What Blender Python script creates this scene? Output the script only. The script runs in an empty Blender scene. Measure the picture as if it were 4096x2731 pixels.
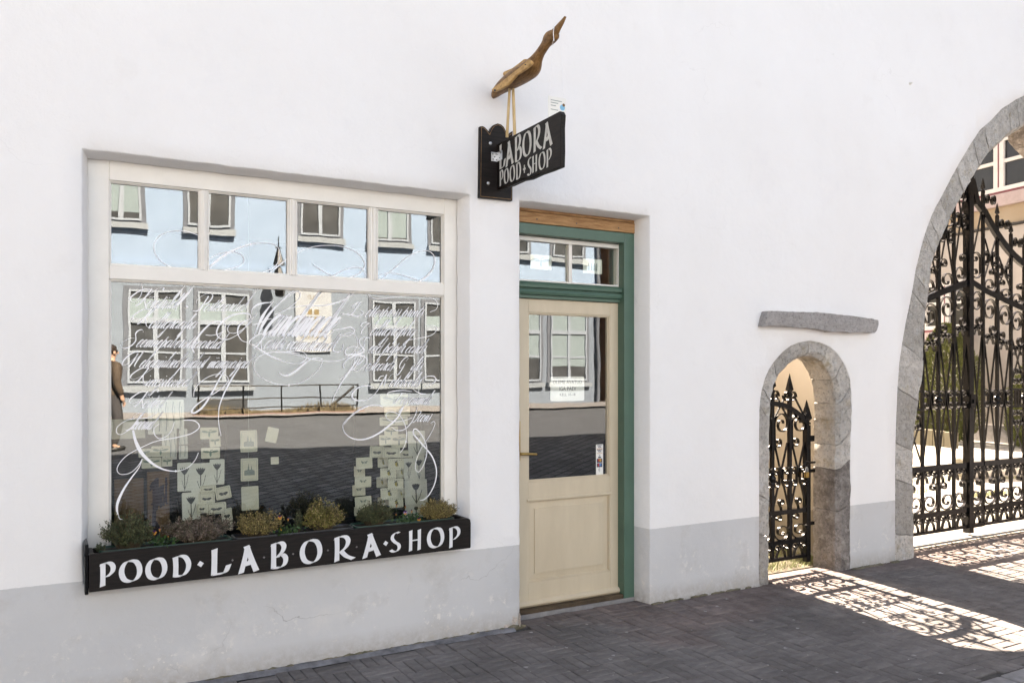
import bpy, bmesh, math, random
from mathutils import Vector, Matrix, noise
from mathutils.geometry import delaunay_2d_cdt
random.seed(7)
S = bpy.context.scene
COL = S.collection
R = math.radians
# ------------------------------------------------------------------ camera, sky, sun, exposure
# The shop wall stands in the plane y = 0, x runs to the right along it, the street is on the -y side.
F, CX, HY, CD, CH = 3320.0, 2048.0, 1491.0, 4.62, 1.635
YAW = R(29.61)
cc, ss = math.cos(YAW), math.sin(YAW)
cam_d = bpy.data.cameras.new('camera')
cam = bpy.data.objects.new('camera', cam_d); COL.objects.link(cam)
cam.location = (0, -CD, CH); cam.rotation_euler = (R(90), 0, -YAW)
cam_d.sensor_width = 36; cam_d.lens = F/4096*36
cam_d.shift_y = (HY-2731/2)/4096
cam_d.clip_start = .05; cam_d.clip_end = 600
S.camera = cam
SUN_EL, SUN_X = R(39.5), .12                    # sun behind the wall, a little to the right
w = bpy.data.worlds.new('World'); S.world = w; w.use_nodes = True
nt = w.node_tree; bg = nt.nodes['Background']
sky = nt.nodes.new('ShaderNodeTexSky'); sky.sky_type = 'NISHITA'; sky.sun_disc = False
sky.sun_elevation = SUN_EL
sky.sun_rotation = math.atan2(SUN_X, 1)
sky.air_density = 1.0; sky.dust_density = 2.5; sky.ozone_density = .6
nt.links.new(sky.outputs[0], bg.inputs[0]); bg.inputs[1].default_value = .05
sun_d = bpy.data.lights.new('sun', 'SUN'); sun_d.energy = 5.0; sun_d.angle = R(.5); sun_d.color = (1, .993, .985)
sun = bpy.data.objects.new('sun', sun_d); COL.objects.link(sun); sun.location = (5, 20, 20)
sd = Vector((SUN_X, 1, math.tan(SUN_EL)*math.hypot(1, SUN_X)))
sun.rotation_euler = sd.to_track_quat('Z', 'Y').to_euler()
vs = S.view_settings
vs.view_transform = 'Standard'; vs.look = 'None'; vs.exposure = 3.13; vs.gamma = 1
try:
    vs.use_curve_mapping = False
    vs.use_white_balance = True; vs.white_balance_temperature = 8650; vs.white_balance_tint = 16
except Exception: pass
try:
    S.cycles.max_bounces = 10; S.cycles.diffuse_bounces = 5; S.cycles.glossy_bounces = 5
    S.cycles.transparent_max_bounces = 24; S.cycles.sample_clamp_indirect = 8
except Exception: pass

# ------------------------------------------------------------------ helpers
def P(u, v, Y=0.):                              # point of the plane y=Y seen at photograph pixel (u,v)
    d = (u-CX)/F; t = (Y+CD)/(cc-ss*d)
    return Vector((t*(ss+cc*d), Y, CH+t*(HY-v)/F))
def PX(u, v, X):                                # same for a plane x=X
    d = (u-CX)/F; t = X/(ss+cc*d)
    return Vector((X, -CD+t*(cc-ss*d), CH+t*(HY-v)/F))
def cr(o, s, pts): return [(o[0]+s*x, o[1]+s*y) for x, y in pts]

def tag(o, label=None, cat=None, group=None, kind=None):
    if label: o['label'] = label
    if cat: o['category'] = cat
    if group: o['group'] = group
    if kind: o['kind'] = kind
    return o
def empty(name, loc=(0, 0, 0), parent=None):
    o = bpy.data.objects.new(name, None); COL.objects.link(o); o.location = loc
    o.empty_display_size = .1
    if parent: o.parent = parent
    return o
class MB:
    def __init__(s): s.v = []; s.f = []; s.m = []
    def add(s, vs, fs, m=0):
        b = len(s.v); s.v += [tuple(v) for v in vs]
        for f in fs: s.f.append(tuple(b+i for i in f)); s.m.append(m)
    def box(s, x0, y0, z0, x1, y1, z1, m=0, M=None):
        v = [Vector(p) for p in ((x0,y0,z0),(x1,y0,z0),(x1,y1,z0),(x0,y1,z0),(x0,y0,z1),(x1,y0,z1),(x1,y1,z1),(x0,y1,z1))]
        if M: v = [M @ p for p in v]
        s.add(v, [(0,3,2,1),(4,5,6,7),(0,1,5,4),(1,2,6,5),(2,3,7,6),(3,0,4,7)], m)
    def bbox(s, x0, y0, z0, x1, y1, z1, b=.004, m=0, M=None):   # bevelled box
        bm = bmesh.new(); bmesh.ops.create_cube(bm, size=1)
        for q in bm.verts: q.co = Vector(((x0+x1)/2+q.co.x*(x1-x0), (y0+y1)/2+q.co.y*(y1-y0), (z0+z1)/2+q.co.z*(z1-z0)))
        bmesh.ops.bevel(bm, geom=bm.edges[:], offset=b, segments=2, affect='EDGES', profile=.5)
        s.bm(bm, m, M)
    def bm(s, bm, m=0, M=None):
        bm.verts.index_update()
        s.add([(M @ v.co) if M else v.co for v in bm.verts], [[v.index for v in f.verts] for f in bm.faces], m); bm.free()
    def prism(s, pts, y0, y1, m=0, M=None):      # polygon in xz extruded in y (front at y0)
        n = len(pts); v = [Vector((x, y0, z)) for x, z in pts]+[Vector((x, y1, z)) for x, z in pts]
        if M: v = [M @ p for p in v]
        s.add(v, [tuple(range(n)), tuple(range(2*n-1, n-1, -1))]+[(i, i+n, (i+1) % n+n, (i+1) % n) for i in range(n)], m)
    def tube(s, pts, r, n=8, m=0, cap=True):
        pts = [Vector(p) for p in pts]; k = len(pts)
        rr = r if isinstance(r, (list, tuple)) else [r]*k
        vs = []; up = None
        for i, p in enumerate(pts):
            t = (pts[min(i+1, k-1)]-pts[max(i-1, 0)]).normalized()
            if up is None: up = t.orthogonal().normalized()
            up = (up-t*up.dot(t)).normalized(); b = t.cross(up)
            for j in range(n):
                a = 2*math.pi*j/n; vs.append(p+(up*math.cos(a)+b*math.sin(a))*rr[i])
        fs = [(i*n+j, i*n+(j+1) % n, (i+1)*n+(j+1) % n, (i+1)*n+j) for i in range(k-1) for j in range(n)]
        if cap: fs += [tuple(range(n-1, -1, -1)), tuple((k-1)*n+j for j in range(n))]
        s.add(vs, fs, m)
    def lathe(s, prof, c, n=16, m=0, M=None):    # profile (r,z) around vertical axis at c
        k = len(prof); vs = []
        for r, z in prof:
            for j in range(n):
                a = 2*math.pi*j/n; vs.append(Vector((c[0]+r*math.cos(a), c[1]+r*math.sin(a), c[2]+z)))
        if M: vs = [M @ q for q in vs]
        s.add(vs, [(i*n+j, i*n+(j+1) % n, (i+1)*n+(j+1) % n, (i+1)*n+j) for i in range(k-1) for j in range(n)]+[tuple(range(n-1, -1, -1)), tuple((k-1)*n+j for j in range(n))], m)
    def band(s, pts, d, th, y, m=0):             # flat bar following (x,z) points; d deep in y, th thick in plane
        k = len(pts); vs = []
        for i in range(k):
            a = pts[max(i-1, 0)]; b = pts[min(i+1, k-1)]
            tx, tz = b[0]-a[0], b[1]-a[1]; l = math.hypot(tx, tz) or 1
            nx, nz = -tz/l*th/2, tx/l*th/2; x, z = pts[i]
            vs += [(x+nx, y-d/2, z+nz), (x-nx, y-d/2, z-nz), (x-nx, y+d/2, z-nz), (x+nx, y+d/2, z+nz)]
        fs = [(i*4+j, i*4+(j+1) % 4, i*4+4+(j+1) % 4, i*4+4+j) for i in range(k-1) for j in range(4)]
        fs += [(3, 2, 1, 0), tuple((k-1)*4+j for j in range(4))]
        s.add(vs, fs, m)
    def build(s, name, mat, parent=None, smooth=None, fix=True):
        me = bpy.data.meshes.new(name); me.from_pydata(s.v, [], s.f)
        mats = mat if isinstance(mat, (list, tuple)) else [mat]
        for q in mats: me.materials.append(q)
        if len(mats) > 1: me.polygons.foreach_set('material_index', s.m)
        if fix:
            bm = bmesh.new(); bm.from_mesh(me); bmesh.ops.recalc_face_normals(bm, faces=bm.faces); bm.to_mesh(me); bm.free()
        if smooth is not None:
            me.polygons.foreach_set('use_smooth', [True]*len(me.polygons)); me.set_sharp_from_angle(angle=R(smooth))
        me.update()
        o = bpy.data.objects.new(name, me); COL.objects.link(o)
        if parent: o.parent = parent
        return o
def at(o, parent):                               # keep world placement under a placed parent
    o.parent = parent; o.matrix_parent_inverse = Matrix.Translation(parent.location).inverted() if parent.parent is None else Matrix.Identity(4)
    return o
def dup(o, parent=None, mat=None):
    c = o.copy(); COL.objects.link(c)
    if parent: c.parent = parent
    return c
def smooth_path(pts, n=6, closed=False):
    pts = [Vector(p) for p in pts]; out = []; k = len(pts)
    rng = range(k if closed else k-1)
    for i in rng:
        p0 = pts[(i-1) % k] if closed or i > 0 else pts[0]*2-pts[1]
        p1 = pts[i]; p2 = pts[(i+1) % k]
        p3 = pts[(i+2) % k] if closed or i+2 < k else p2*2-p1
        for j in range(n):
            t = j/n
            out.append(.5*((2*p1)+(p2-p0)*t+(2*p0-5*p1+4*p2-p3)*t*t+(3*p1-p0-3*p2+p3)*t**3))
    out.append(pts[0] if closed else pts[-1])
    return out

# ------------------------------------------------------------------ materials
def newmat(name):
    m = bpy.data.materials.new(name); m.use_nodes = True
    n = m.node_tree.nodes; return m, n, m.node_tree.links, n['Principled BSDF']
def N(n, t, **kw):
    q = n.new(t)
    for k, v in kw.items(): setattr(q, k, v)
    return q
def mat(name, col, rough=.6, var=.12, scale=6., bump=0., bscale=60., metal=0., spec=.5, col2=None, stretch=None, rnd=0.):
    m, n, l, b = newmat(name)
    b.inputs['Roughness'].default_value = rough; b.inputs['Metallic'].default_value = metal
    b.inputs['Specular IOR Level'].default_value = spec
    tc = N(n, 'ShaderNodeTexCoord'); mp = N(n, 'ShaderNodeMapping')
    l.new(tc.outputs['Object'], mp.inputs[0])
    if stretch: mp.inputs['Scale'].default_value = stretch
    nz = N(n, 'ShaderNodeTexNoise'); nz.inputs['Scale'].default_value = scale; nz.inputs['Detail'].default_value = 8; nz.inputs['Roughness'].default_value = .62
    l.new(mp.outputs[0], nz.inputs['Vector'])
    c2 = col2 or tuple(max(0, c*(1-var*2.2)) for c in col)
    rp = N(n, 'ShaderNodeValToRGB'); rp.color_ramp.elements[0].position = .32; rp.color_ramp.elements[1].position = .68
    rp.color_ramp.elements[0].color = (*c2, 1); rp.color_ramp.elements[1].color = (*[min(1, c*(1+var*.5)) for c in col], 1)
    l.new(nz.outputs[0], rp.inputs[0]); out = rp.outputs[0]
    if rnd:
        oi = N(n, 'ShaderNodeObjectInfo'); at_ = N(n, 'ShaderNodeAttribute', attribute_name='rnd')
        ad = N(n, 'ShaderNodeMath', operation='ADD'); fr = N(n, 'ShaderNodeMath', operation='FRACT')
        l.new(oi.outputs['Random'], ad.inputs[0]); l.new(at_.outputs['Fac'], ad.inputs[1]); l.new(ad.outputs[0], fr.inputs[0])
        mr = N(n, 'ShaderNodeMapRange'); mr.inputs[3].default_value = 1-rnd; mr.inputs[4].default_value = 1+rnd
        l.new(fr.outputs[0], mr.inputs[0])
        hs = N(n, 'ShaderNodeHueSaturation'); l.new(out, hs.inputs['Color']); l.new(mr.outputs[0], hs.inputs['Value']); out = hs.outputs[0]
    l.new(out, b.inputs['Base Color'])
    if bump:
        nb = N(n, 'ShaderNodeTexNoise'); nb.inputs['Scale'].default_value = bscale; nb.inputs['Detail'].default_value = 6
        l.new(mp.outputs[0], nb.inputs['Vector'])
        bp = N(n, 'ShaderNodeBump'); bp.inputs['Strength'].default_value = bump; bp.inputs['Distance'].default_value = .01
        l.new(nb.outputs[0], bp.inputs['Height']); l.new(bp.outputs[0], b.inputs['Normal'])
    return m
def plaster_mat():
    m, n, l, b = newmat('white_plaster')
    b.inputs['Roughness'].default_value = .9; b.inputs['Specular IOR Level'].default_value = .15
    g = N(n, 'ShaderNodeNewGeometry'); sp = N(n, 'ShaderNodeSeparateXYZ'); l.new(g.outputs['Position'], sp.inputs[0])
    def noise_(sc, det=6, ro=.6):
        q = N(n, 'ShaderNodeTexNoise'); q.inputs['Scale'].default_value = sc; q.inputs['Detail'].default_value = det; q.inputs['Roughness'].default_value = ro
        l.new(g.outputs['Position'], q.inputs['Vector']); return q.outputs[0]
    def mr(src, a, bb, c, d):
        q = N(n, 'ShaderNodeMapRange'); l.new(src, q.inputs[0])
        for i, v in enumerate((a, bb, c, d)): q.inputs[i+1].default_value = v
        return q.outputs[0]
    def math_(op, a, bv):
        q = N(n, 'ShaderNodeMath', operation=op)
        for i, x in enumerate((a, bv)):
            if isinstance(x, (int, float)): q.inputs[i].default_value = x
            else: l.new(x, q.inputs[i])
        return q.outputs[0]
    def mix(f, a, c):
        q = N(n, 'ShaderNodeMix', data_type='RGBA'); l.new(f, q.inputs[0])
        for i, x in ((6, a), (7, c)):
            if isinstance(x, tuple): q.inputs[i].default_value = (*x, 1)
            else: l.new(x, q.inputs[i])
        return q.outputs[2]
    big = noise_(.9, 4); med = noise_(4, 8, .65); fine = noise_(22, 8, .7)
    white = mix(mr(big, .35, .7, 0, 1), (.80, .785, .775), (.83, .82, .815))
    white = mix(mr(med, .60, .8, 0, .30), white, (.70, .665, .635))
    soot = math_('MULTIPLY', mr(noise_(1.7, 8, .7), .56, .74, 0, .30), mr(fine, .3, .7, .3, 1))
    white = mix(soot, white, (.66, .64, .66))
    grey = mix(mr(big, .35, .7, 0, 1), (.535, .535, .54), (.60, .598, .60))
    grey = mix(mr(med, .54, .72, 0, .6), grey, (.46, .44, .415))
    grey = mix(mr(noise_(2.3, 8, .7), .55, .68, 0, .55), grey, (.66, .64, .62))
    # lower edge of the wall: dirt and rubbed, flaking paint, thinning out upwards
    low = mr(sp.outputs['Z'], .5, .05, 0, 1)
    flake = math_('MULTIPLY', mr(fine, .545, .60, 0, 1), math_('MULTIPLY', mr(med, .47, .57, 0, 1), low))
    grey = mix(flake, grey, (.74, .71, .67))
    dirt = math_('MULTIPLY', mr(sp.outputs['Z'], .14, .0, 0, .85), mr(fine, .35, .65, .3, 1))
    grey = mix(dirt, grey, (.30, .26, .22))
    dn = N(n, 'ShaderNodeTexNoise'); dn.inputs['Scale'].default_value = 3; dn.inputs['Detail'].default_value = 6; l.new(g.outputs['Position'], dn.inputs['Vector'])
    va = N(n, 'ShaderNodeVectorMath', operation='SCALE'); l.new(dn.outputs['Color'], va.inputs[0]); va.inputs['Scale'].default_value = .55
    vb = N(n, 'ShaderNodeVectorMath', operation='ADD'); l.new(g.outputs['Position'], vb.inputs[0]); l.new(va.outputs[0], vb.inputs[1])
    vo = N(n, 'ShaderNodeTexVoronoi', feature='DISTANCE_TO_EDGE'); vo.inputs['Scale'].default_value = 1.5; l.new(vb.outputs[0], vo.inputs['Vector'])
    crack = math_('MULTIPLY', mr(vo.outputs['Distance'], .0045, .0015, 0, 1), mr(noise_(1.3, 3), .54, .64, 0, .55))
    grey = mix(math_('MULTIPLY', crack, mr(sp.outputs['Z'], .5, .3, .3, 1)), grey, (.27, .255, .24)); white = mix(math_('MULTIPLY', crack, .35), white, (.55, .53, .52))
    # painted plinth line
    line = mr(sp.outputs['X'], .1, 2.4, .607, .531)
    line = math_('ADD', line, math_('MULTIPLY', math_('SUBTRACT', fine, .5), .01))
    fac = N(n, 'ShaderNodeMath', operation='LESS_THAN'); l.new(sp.outputs['Z'], fac.inputs[0]); l.new(line, fac.inputs[1])
    l.new(mix(fac.outputs[0], white, grey), b.inputs['Base Color'])
    bp = N(n, 'ShaderNodeBump'); bp.inputs['Strength'].default_value = .35; bp.inputs['Distance'].default_value = .012
    hgt = math_('ADD', math_('MULTIPLY', noise_(7, 7, .68), 2.0), math_('MULTIPLY', noise_(160, 4), .18))
    l.new(hgt, bp.inputs['Height']); l.new(bp.outputs[0], b.inputs['Normal'])
    return m
def stone_mat(name, a, c, lich=(.42, .33, .18), lam=.35, bscale=24):
    m, n, l, b = newmat(name)
    b.inputs['Roughness'].default_value = .92; b.inputs['Specular IOR Level'].default_value = .15
    g = N(n, 'ShaderNodeNewGeometry')
    def nz(sc, d=8, r=.68, st=None):
        q = N(n, 'ShaderNodeTexNoise'); q.inputs['Scale'].default_value = sc; q.inputs['Detail'].default_value = d; q.inputs['Roughness'].default_value = r
        if st:
            mp = N(n, 'ShaderNodeMapping'); mp.inputs['Scale'].default_value = st; l.new(g.outputs['Position'], mp.inputs[0]); l.new(mp.outputs[0], q.inputs['Vector'])
        else: l.new(g.outputs['Position'], q.inputs['Vector'])
        return q.outputs[0]
    def ramp(src, p0, p1, c0, c1):
        q = N(n, 'ShaderNodeValToRGB'); q.color_ramp.elements[0].position = p0; q.color_ramp.elements[1].position = p1
        q.color_ramp.elements[0].color = (*c0, 1); q.color_ramp.elements[1].color = (*c1, 1); l.new(src, q.inputs[0]); return q.outputs[0]
    def mix(f, x, y, mode='MIX'):
        q = N(n, 'ShaderNodeMix', data_type='RGBA', blend_type=mode)
        if isinstance(f, float): q.inputs[0].default_value = f
        else: l.new(f, q.inputs[0])
        l.new(x, q.inputs[6])
        if isinstance(y, tuple): q.inputs[7].default_value = (*y, 1)
        else: l.new(y, q.inputs[7])
        return q.outputs[2]
    base = ramp(nz(9), .38, .62, a, c)
    base = mix(ramp(nz(42, 8, .8), .52, .63, (0, 0, 0), (.65, .65, .65)), base, tuple(x*.30 for x in a))
    base = mix(ramp(nz(17, 8, .75), .53, .66, (0, 0, 0), (.6, .6, .6)), base, tuple(x*.52 for x in a))
    base = mix(ramp(nz(5.5, 4), .58, .70, (0, 0, 0), (.6, .6, .6)), base, lich)
    base = mix(ramp(nz(15, 8, .75), .52, .66, (0, 0, 0), (.7, .7, .7)), base, tuple(min(.72, x*1.4) for x in c))
    oi = N(n, 'ShaderNodeObjectInfo'); mr = N(n, 'ShaderNodeMapRange'); mr.inputs[3].default_value = .78; mr.inputs[4].default_value = 1.18
    l.new(oi.outputs['Random'], mr.inputs[0])
    hs = N(n, 'ShaderNodeHueSaturation'); l.new(base, hs.inputs['Color']); l.new(mr.outputs[0], hs.inputs['Value'])
    l.new(hs.outputs[0], b.inputs['Base Color'])
    bp = N(n, 'ShaderNodeBump'); bp.inputs['Strength'].default_value = 1.; bp.inputs['Distance'].default_value = .03
    ad = N(n, 'ShaderNodeMath', operation='ADD'); l.new(nz(bscale), ad.inputs[0]); l.new(nz(3, 8, .7, (6, 6, 40)), ad.inputs[1])
    l.new(ad.outputs[0], bp.inputs['Height']); l.new(bp.outputs[0], b.inputs['Normal'])
    return m
def wood_mat(name, a, c, stretch, rough=.6, scale=9., bump=.25):
    return mat(name, c, rough, .1, scale, bump, scale*4, col2=a, stretch=stretch, spec=.2)
def glass_mat(name='window_glass', r0=.128, tint=(.93, .95, .915), wob=.032):
    m, n, l, b = newmat(name); n.remove(b)
    out = n['Material Output']
    tr = N(n, 'ShaderNodeBsdfTransparent'); tr.inputs[0].default_value = (*tint, 1)
    gl = N(n, 'ShaderNodeBsdfGlossy'); gl.inputs['Roughness'].default_value = .0; gl.inputs[0].default_value = (.96, .98, 1, 1)
    lw = N(n, 'ShaderNodeLayerWeight'); lw.inputs[0].default_value = .5
    pw = N(n, 'ShaderNodeMath', operation='POWER'); l.new(lw.outputs['Facing'], pw.inputs[0]); pw.inputs[1].default_value = 5
    mr = N(n, 'ShaderNodeMapRange'); mr.inputs[3].default_value = r0; mr.inputs[4].default_value = 1; l.new(pw.outputs[0], mr.inputs[0])
    g = N(n, 'ShaderNodeNewGeometry'); nz = N(n, 'ShaderNodeTexNoise'); nz.inputs['Scale'].default_value = 1.9; nz.inputs['Detail'].default_value = 2
    l.new(g.outputs['Position'], nz.inputs['Vector'])
    bp = N(n, 'ShaderNodeBump'); bp.inputs['Strength'].default_value = wob; bp.inputs['Distance'].default_value = .02
    l.new(nz.outputs[0], bp.inputs['Height']); l.new(bp.outputs[0], gl.inputs['Normal'])
    mx = N(n, 'ShaderNodeMixShader'); l.new(mr.outputs[0], mx.inputs[0]); l.new(tr.outputs[0], mx.inputs[1]); l.new(gl.outputs[0], mx.inputs[2])
    df = N(n, 'ShaderNodeBsdfDiffuse'); df.inputs[0].default_value = (.8, .8, .8, 1); m2 = N(n, 'ShaderNodeMixShader')
    nd = N(n, 'ShaderNodeTexNoise'); nd.inputs['Scale'].default_value = 5; nd.inputs['Detail'].default_value = 6; l.new(g.outputs['Position'], nd.inputs['Vector'])
    md = N(n, 'ShaderNodeMapRange'); md.inputs[1].default_value = .35; md.inputs[2].default_value = .75; md.inputs[3].default_value = .002; md.inputs[4].default_value = .008; l.new(nd.outputs[0], md.inputs[0])
    l.new(md.outputs[0], m2.inputs[0]); l.new(mx.outputs[0], m2.inputs[1]); l.new(df.outputs[0], m2.inputs[2]); l.new(m2.outputs[0], out.inputs[0])
    return m
M = {}
M['plaster'] = plaster_mat()
M['stone'] = stone_mat('limestone', (.58, .54, .495), (.76, .72, .67))
M['stone_dark'] = stone_mat('dark_limestone', (.23, .205, .19), (.41, .375, .35), (.27, .22, .16))  # darker stone for the lower right jamb and the large arch's right half
M['ledge'] = stone_mat('grey_ledge_stone', (.62, .575, .555), (.74, .70, .68), (.62, .58, .55))
M['white_paint'] = mat('white_frame_paint', (.78, .745, .69), .45, .03, 5, .04, 90)
M['cream'] = mat('cream_door_paint', (.61, .515, .38), .45, .025, 3.2, .08, 90, stretch=(2.5, 1, .5), col2=(.545, .455, .33))
M['green'] = mat('green_frame_paint', (.066, .135, .098), .38, .06, 5, .05, 90)
M['pine'] = wood_mat('bare_pine', (.24, .115, .05), (.47, .27, .13), (1.2, 8, 11), .6, 6.)
M['dark_wood'] = wood_mat('dark_stained_wood', (.007, .0055, .005), (.016, .012, .0105), (1.2, 6, 12), .5, 8., .12)
M['board_wood'] = wood_mat('black_stained_board', (.006, .005, .0045), (.019, .013, .010), (8, 1.3, 12), .5, 8., .12)
M['worn_edge'] = mat('worn_wood_edge', (.20, .11, .045), .6, .25, 30)
M['bird_wood'] = wood_mat('oiled_bird_wood', (.10, .048, .018), (.33, .175, .07), (14, 3, 5), .45, 7.)
M['wing_wood'] = wood_mat('pale_wing_wood', (.36, .19, .065), (.66, .42, .18), (16, 3, 5), .45, 7.)
M['leg_wood'] = wood_mat('pale_stick_wood', (.48, .33, .16), (.68, .50, .28), (14, 14, 2), .5, 6.)
M['iron'] = mat('black_gate_iron', (.004, .004, .0045), .22, .1, 20, .12, 130, spec=.28)
M['steel'] = mat('zinc_steel', (.62, .63, .64), .35, .08, 25, metal=.9)
M['brass'] = mat('brass', (.50, .33, .12), .35, .1, 20, metal=1.)
M['letter'] = mat('white_sign_paint', (.74, .75, .77), .55, .04, 12)
M['letter_old'] = mat('weathered_sign_paint', (.64, .63, .59), .6, .12, 22)
M['faint'] = mat('faded_dot_paint', (.17, .165, .17), .6, .2, 40)
M['script'] = mat('white_glass_paint', (.90, .90, .92), .6, .02, 10)
M['glass'] = glass_mat()
M['glass_door'] = glass_mat('door_glass', .10, (.97, .98, .965), .03)
M['glass_top'] = glass_mat('transom_glass', .115, wob=.035)
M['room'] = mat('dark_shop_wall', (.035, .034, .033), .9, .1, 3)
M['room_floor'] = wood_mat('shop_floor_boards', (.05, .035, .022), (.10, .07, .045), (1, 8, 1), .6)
M['paper'] = mat('cream_card', (.78, .735, .62), .8, .06, 8)
M['paper_white'] = mat('white_card', (.82, .805, .76), .8, .03, 8)
M['ink'] = mat('dark_print_ink', (.075, .08, .085), .8, .1, 20)
M['ink_soft'] = mat('soft_print_ink', (.26, .30, .29), .8, .1, 20)
M['ink_green'] = mat('green_print_ink', (.17, .25, .21), .8, .1, 20)
M['ink_yellow'] = mat('yellow_print_ink', (.42, .33, .07), .8, .1, 20)
M['brown_board'] = wood_mat('brown_display_board', (.14, .075, .04), (.24, .135, .075), (3, 3, .6), .6, 5.)
M['post_ink'] = mat('aubergine_letter_paint', (.035, .014, .026), .7, .1, 20)
M['trough_green'] = mat('dark_green_plastic', (.012, .048, .035), .4, .1, 10)
M['trough_black'] = mat('black_plastic', (.018, .018, .022), .35, .1, 10)
M['soil'] = mat('potting_soil', (.028, .019, .013), .95, .3, 60, .8, 90)
def brick_m():
    m = mat('clinker_brick', (.172, .158, .152), .8, .22, 14, .35, 160, rnd=.11, col2=(.122, .111, .108), spec=.2)
    n, l = m.node_tree.nodes, m.node_tree.links; b = n['Principled BSDF']; src = b.inputs['Base Color'].links[0].from_socket
    g = N(n, 'ShaderNodeNewGeometry'); q = N(n, 'ShaderNodeTexNoise'); q.inputs['Scale'].default_value = .8; q.inputs['Detail'].default_value = 5; q.inputs['Roughness'].default_value = .6
    l.new(g.outputs['Position'], q.inputs['Vector']); sp = N(n, 'ShaderNodeSeparateXYZ'); l.new(g.outputs['Position'], sp.inputs[0])
    mr = N(n, 'ShaderNodeMapRange'); mr.inputs[1].default_value = -1.1; mr.inputs[2].default_value = .1; mr.inputs[3].default_value = -.16; mr.inputs[4].default_value = .2; l.new(sp.outputs['Y'], mr.inputs[0])
    ad = N(n, 'ShaderNodeMath', operation='ADD'); l.new(q.outputs[0], ad.inputs[0]); l.new(mr.outputs[0], ad.inputs[1])
    gx_ = N(n, 'ShaderNodeMapRange'); gx_.inputs[1].default_value = 2.2; gx_.inputs[2].default_value = 3.0; l.new(sp.outputs['X'], gx_.inputs[0])
    rq = N(n, 'ShaderNodeMapRange'); rq.inputs[1].default_value = .5; rq.inputs[2].default_value = .66; rq.inputs[4].default_value = .7; l.new(ad.outputs[0], rq.inputs[0])
    rp = N(n, 'ShaderNodeMath', operation='MULTIPLY'); l.new(rq.outputs[0], rp.inputs[0]); l.new(gx_.outputs[0], rp.inputs[1])
    mx = N(n, 'ShaderNodeMix', data_type='RGBA', blend_type='MULTIPLY'); l.new(rp.outputs[0], mx.inputs[0]); l.new(src, mx.inputs[6]); mx.inputs[7].default_value = (1.12, .93, .88, 1)
    q2 = N(n, 'ShaderNodeTexNoise'); q2.inputs['Scale'].default_value = 1.7; q2.inputs['Detail'].default_value = 6; q2.inputs['Roughness'].default_value = .7; l.new(g.outputs['Position'], q2.inputs['Vector'])
    r2 = N(n, 'ShaderNodeMapRange'); r2.inputs[1].default_value = .42; r2.inputs[2].default_value = .62; r2.inputs[3].default_value = .80; r2.inputs[4].default_value = 1.12; l.new(q2.outputs[0], r2.inputs[0])
    hs = N(n, 'ShaderNodeHueSaturation'); l.new(mx.outputs[2], hs.inputs['Color']); l.new(r2.outputs[0], hs.inputs['Value']); l.new(hs.outputs[0], b.inputs['Base Color'])
    return m
M['brick'] = brick_m()
M['mortar'] = mat('dark_joint_sand', (.078, .070, .064), .95, .2, 30, .3, 120)
M['fillet'] = mat('concrete_fillet', (.20, .20, .215), .9, .3, 8, .4, 90)
M['kerb'] = mat('grey_kerb_stone', (.25, .24, .24), .85, .15, 12, .3, 90)
M['cobble'] = mat('street_setts', (.115, .115, .12), .6, .25, 6, .3, 40)
M['asphalt'] = mat('light_asphalt', (.108, .116, .128), .9, .12, 3, .2, 90, spec=.15)

# ------------------------------------------------------------------ outlines shared by wall and stone arches
oA, sA = (2950, 1150), .4145
arch_out_px = cr(oA, sA, [(218, 1180), (226, 1080), (240, 990), (270, 880), (312, 785), (370, 700), (440, 622), (520, 562), (600, 530), (700, 513), (800, 530), (900, 575), (980, 650), (1050, 765), (1090, 880), (1103, 1000), (1108, 1150)])
arch_in_px = cr(oA, sA, [(318, 1180), (320, 1090), (335, 990), (375, 890), (445, 792), (540, 710), (640, 668), (722, 657), (800, 690), (860, 750), (905, 830), (938, 930), (956, 1030), (962, 1150)])
def xz(px, Y): return [(p.x, p.z) for p in (P(u, v, Y) for u, v in px)]
def resample(pts, n):
    pts = [(q.x, q.y) for q in smooth_path([(a, b, 0) for a, b in pts], 5)]
    L = [0]
    for a, b in zip(pts, pts[1:]): L.append(L[-1]+math.hypot(b[0]-a[0], b[1]-a[1]))
    out = []; j = 0
    for i in range(n):
        t = L[-1]*i/(n-1)
        while j < len(L)-2 and L[j+1] < t: j += 1
        f = (t-L[j])/max(1e-9, L[j+1]-L[j]); a, b = pts[j], pts[j+1]
        out.append((a[0]+(b[0]-a[0])*f, a[1]+(b[1]-a[1])*f))
    return out
SA_OUT = [(4.825, -.06), (4.815, .12)]+[(4.823, z) for z in (.35, .6, .85, 1.0)]+xz(arch_out_px, 0)+[(5.872, z) for z in (1.0, .8, .6, .35, .1, -.06)]
SA_IN = [(4.955, -.06)]+[(4.957, z) for z in (.2, .5, .8, 1.0)]+xz(arch_in_px, .03)+[(5.735, z) for z in (.95, .8, .6, .35, .1, -.06)]
oB, sB = (3550, 350), .574; oC, sC = (3550, 1200), .7018
big_out = cr(oC, sC, [(48, 1560), (48, 1500), (47, 1150), (47, 900), (52, 700), (60, 500), (68, 370), (85, 250), (105, 130), (128, 30)])+cr(oB, sB, [(180, 1400), (200, 1270), (225, 1170), (250, 1070), (290, 950), (325, 860), (375, 770), (430, 660), (490, 550), (520, 500), (580, 400), (650, 295), (720, 235), (800, 150), (900, 85), (951, 60)])
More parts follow.
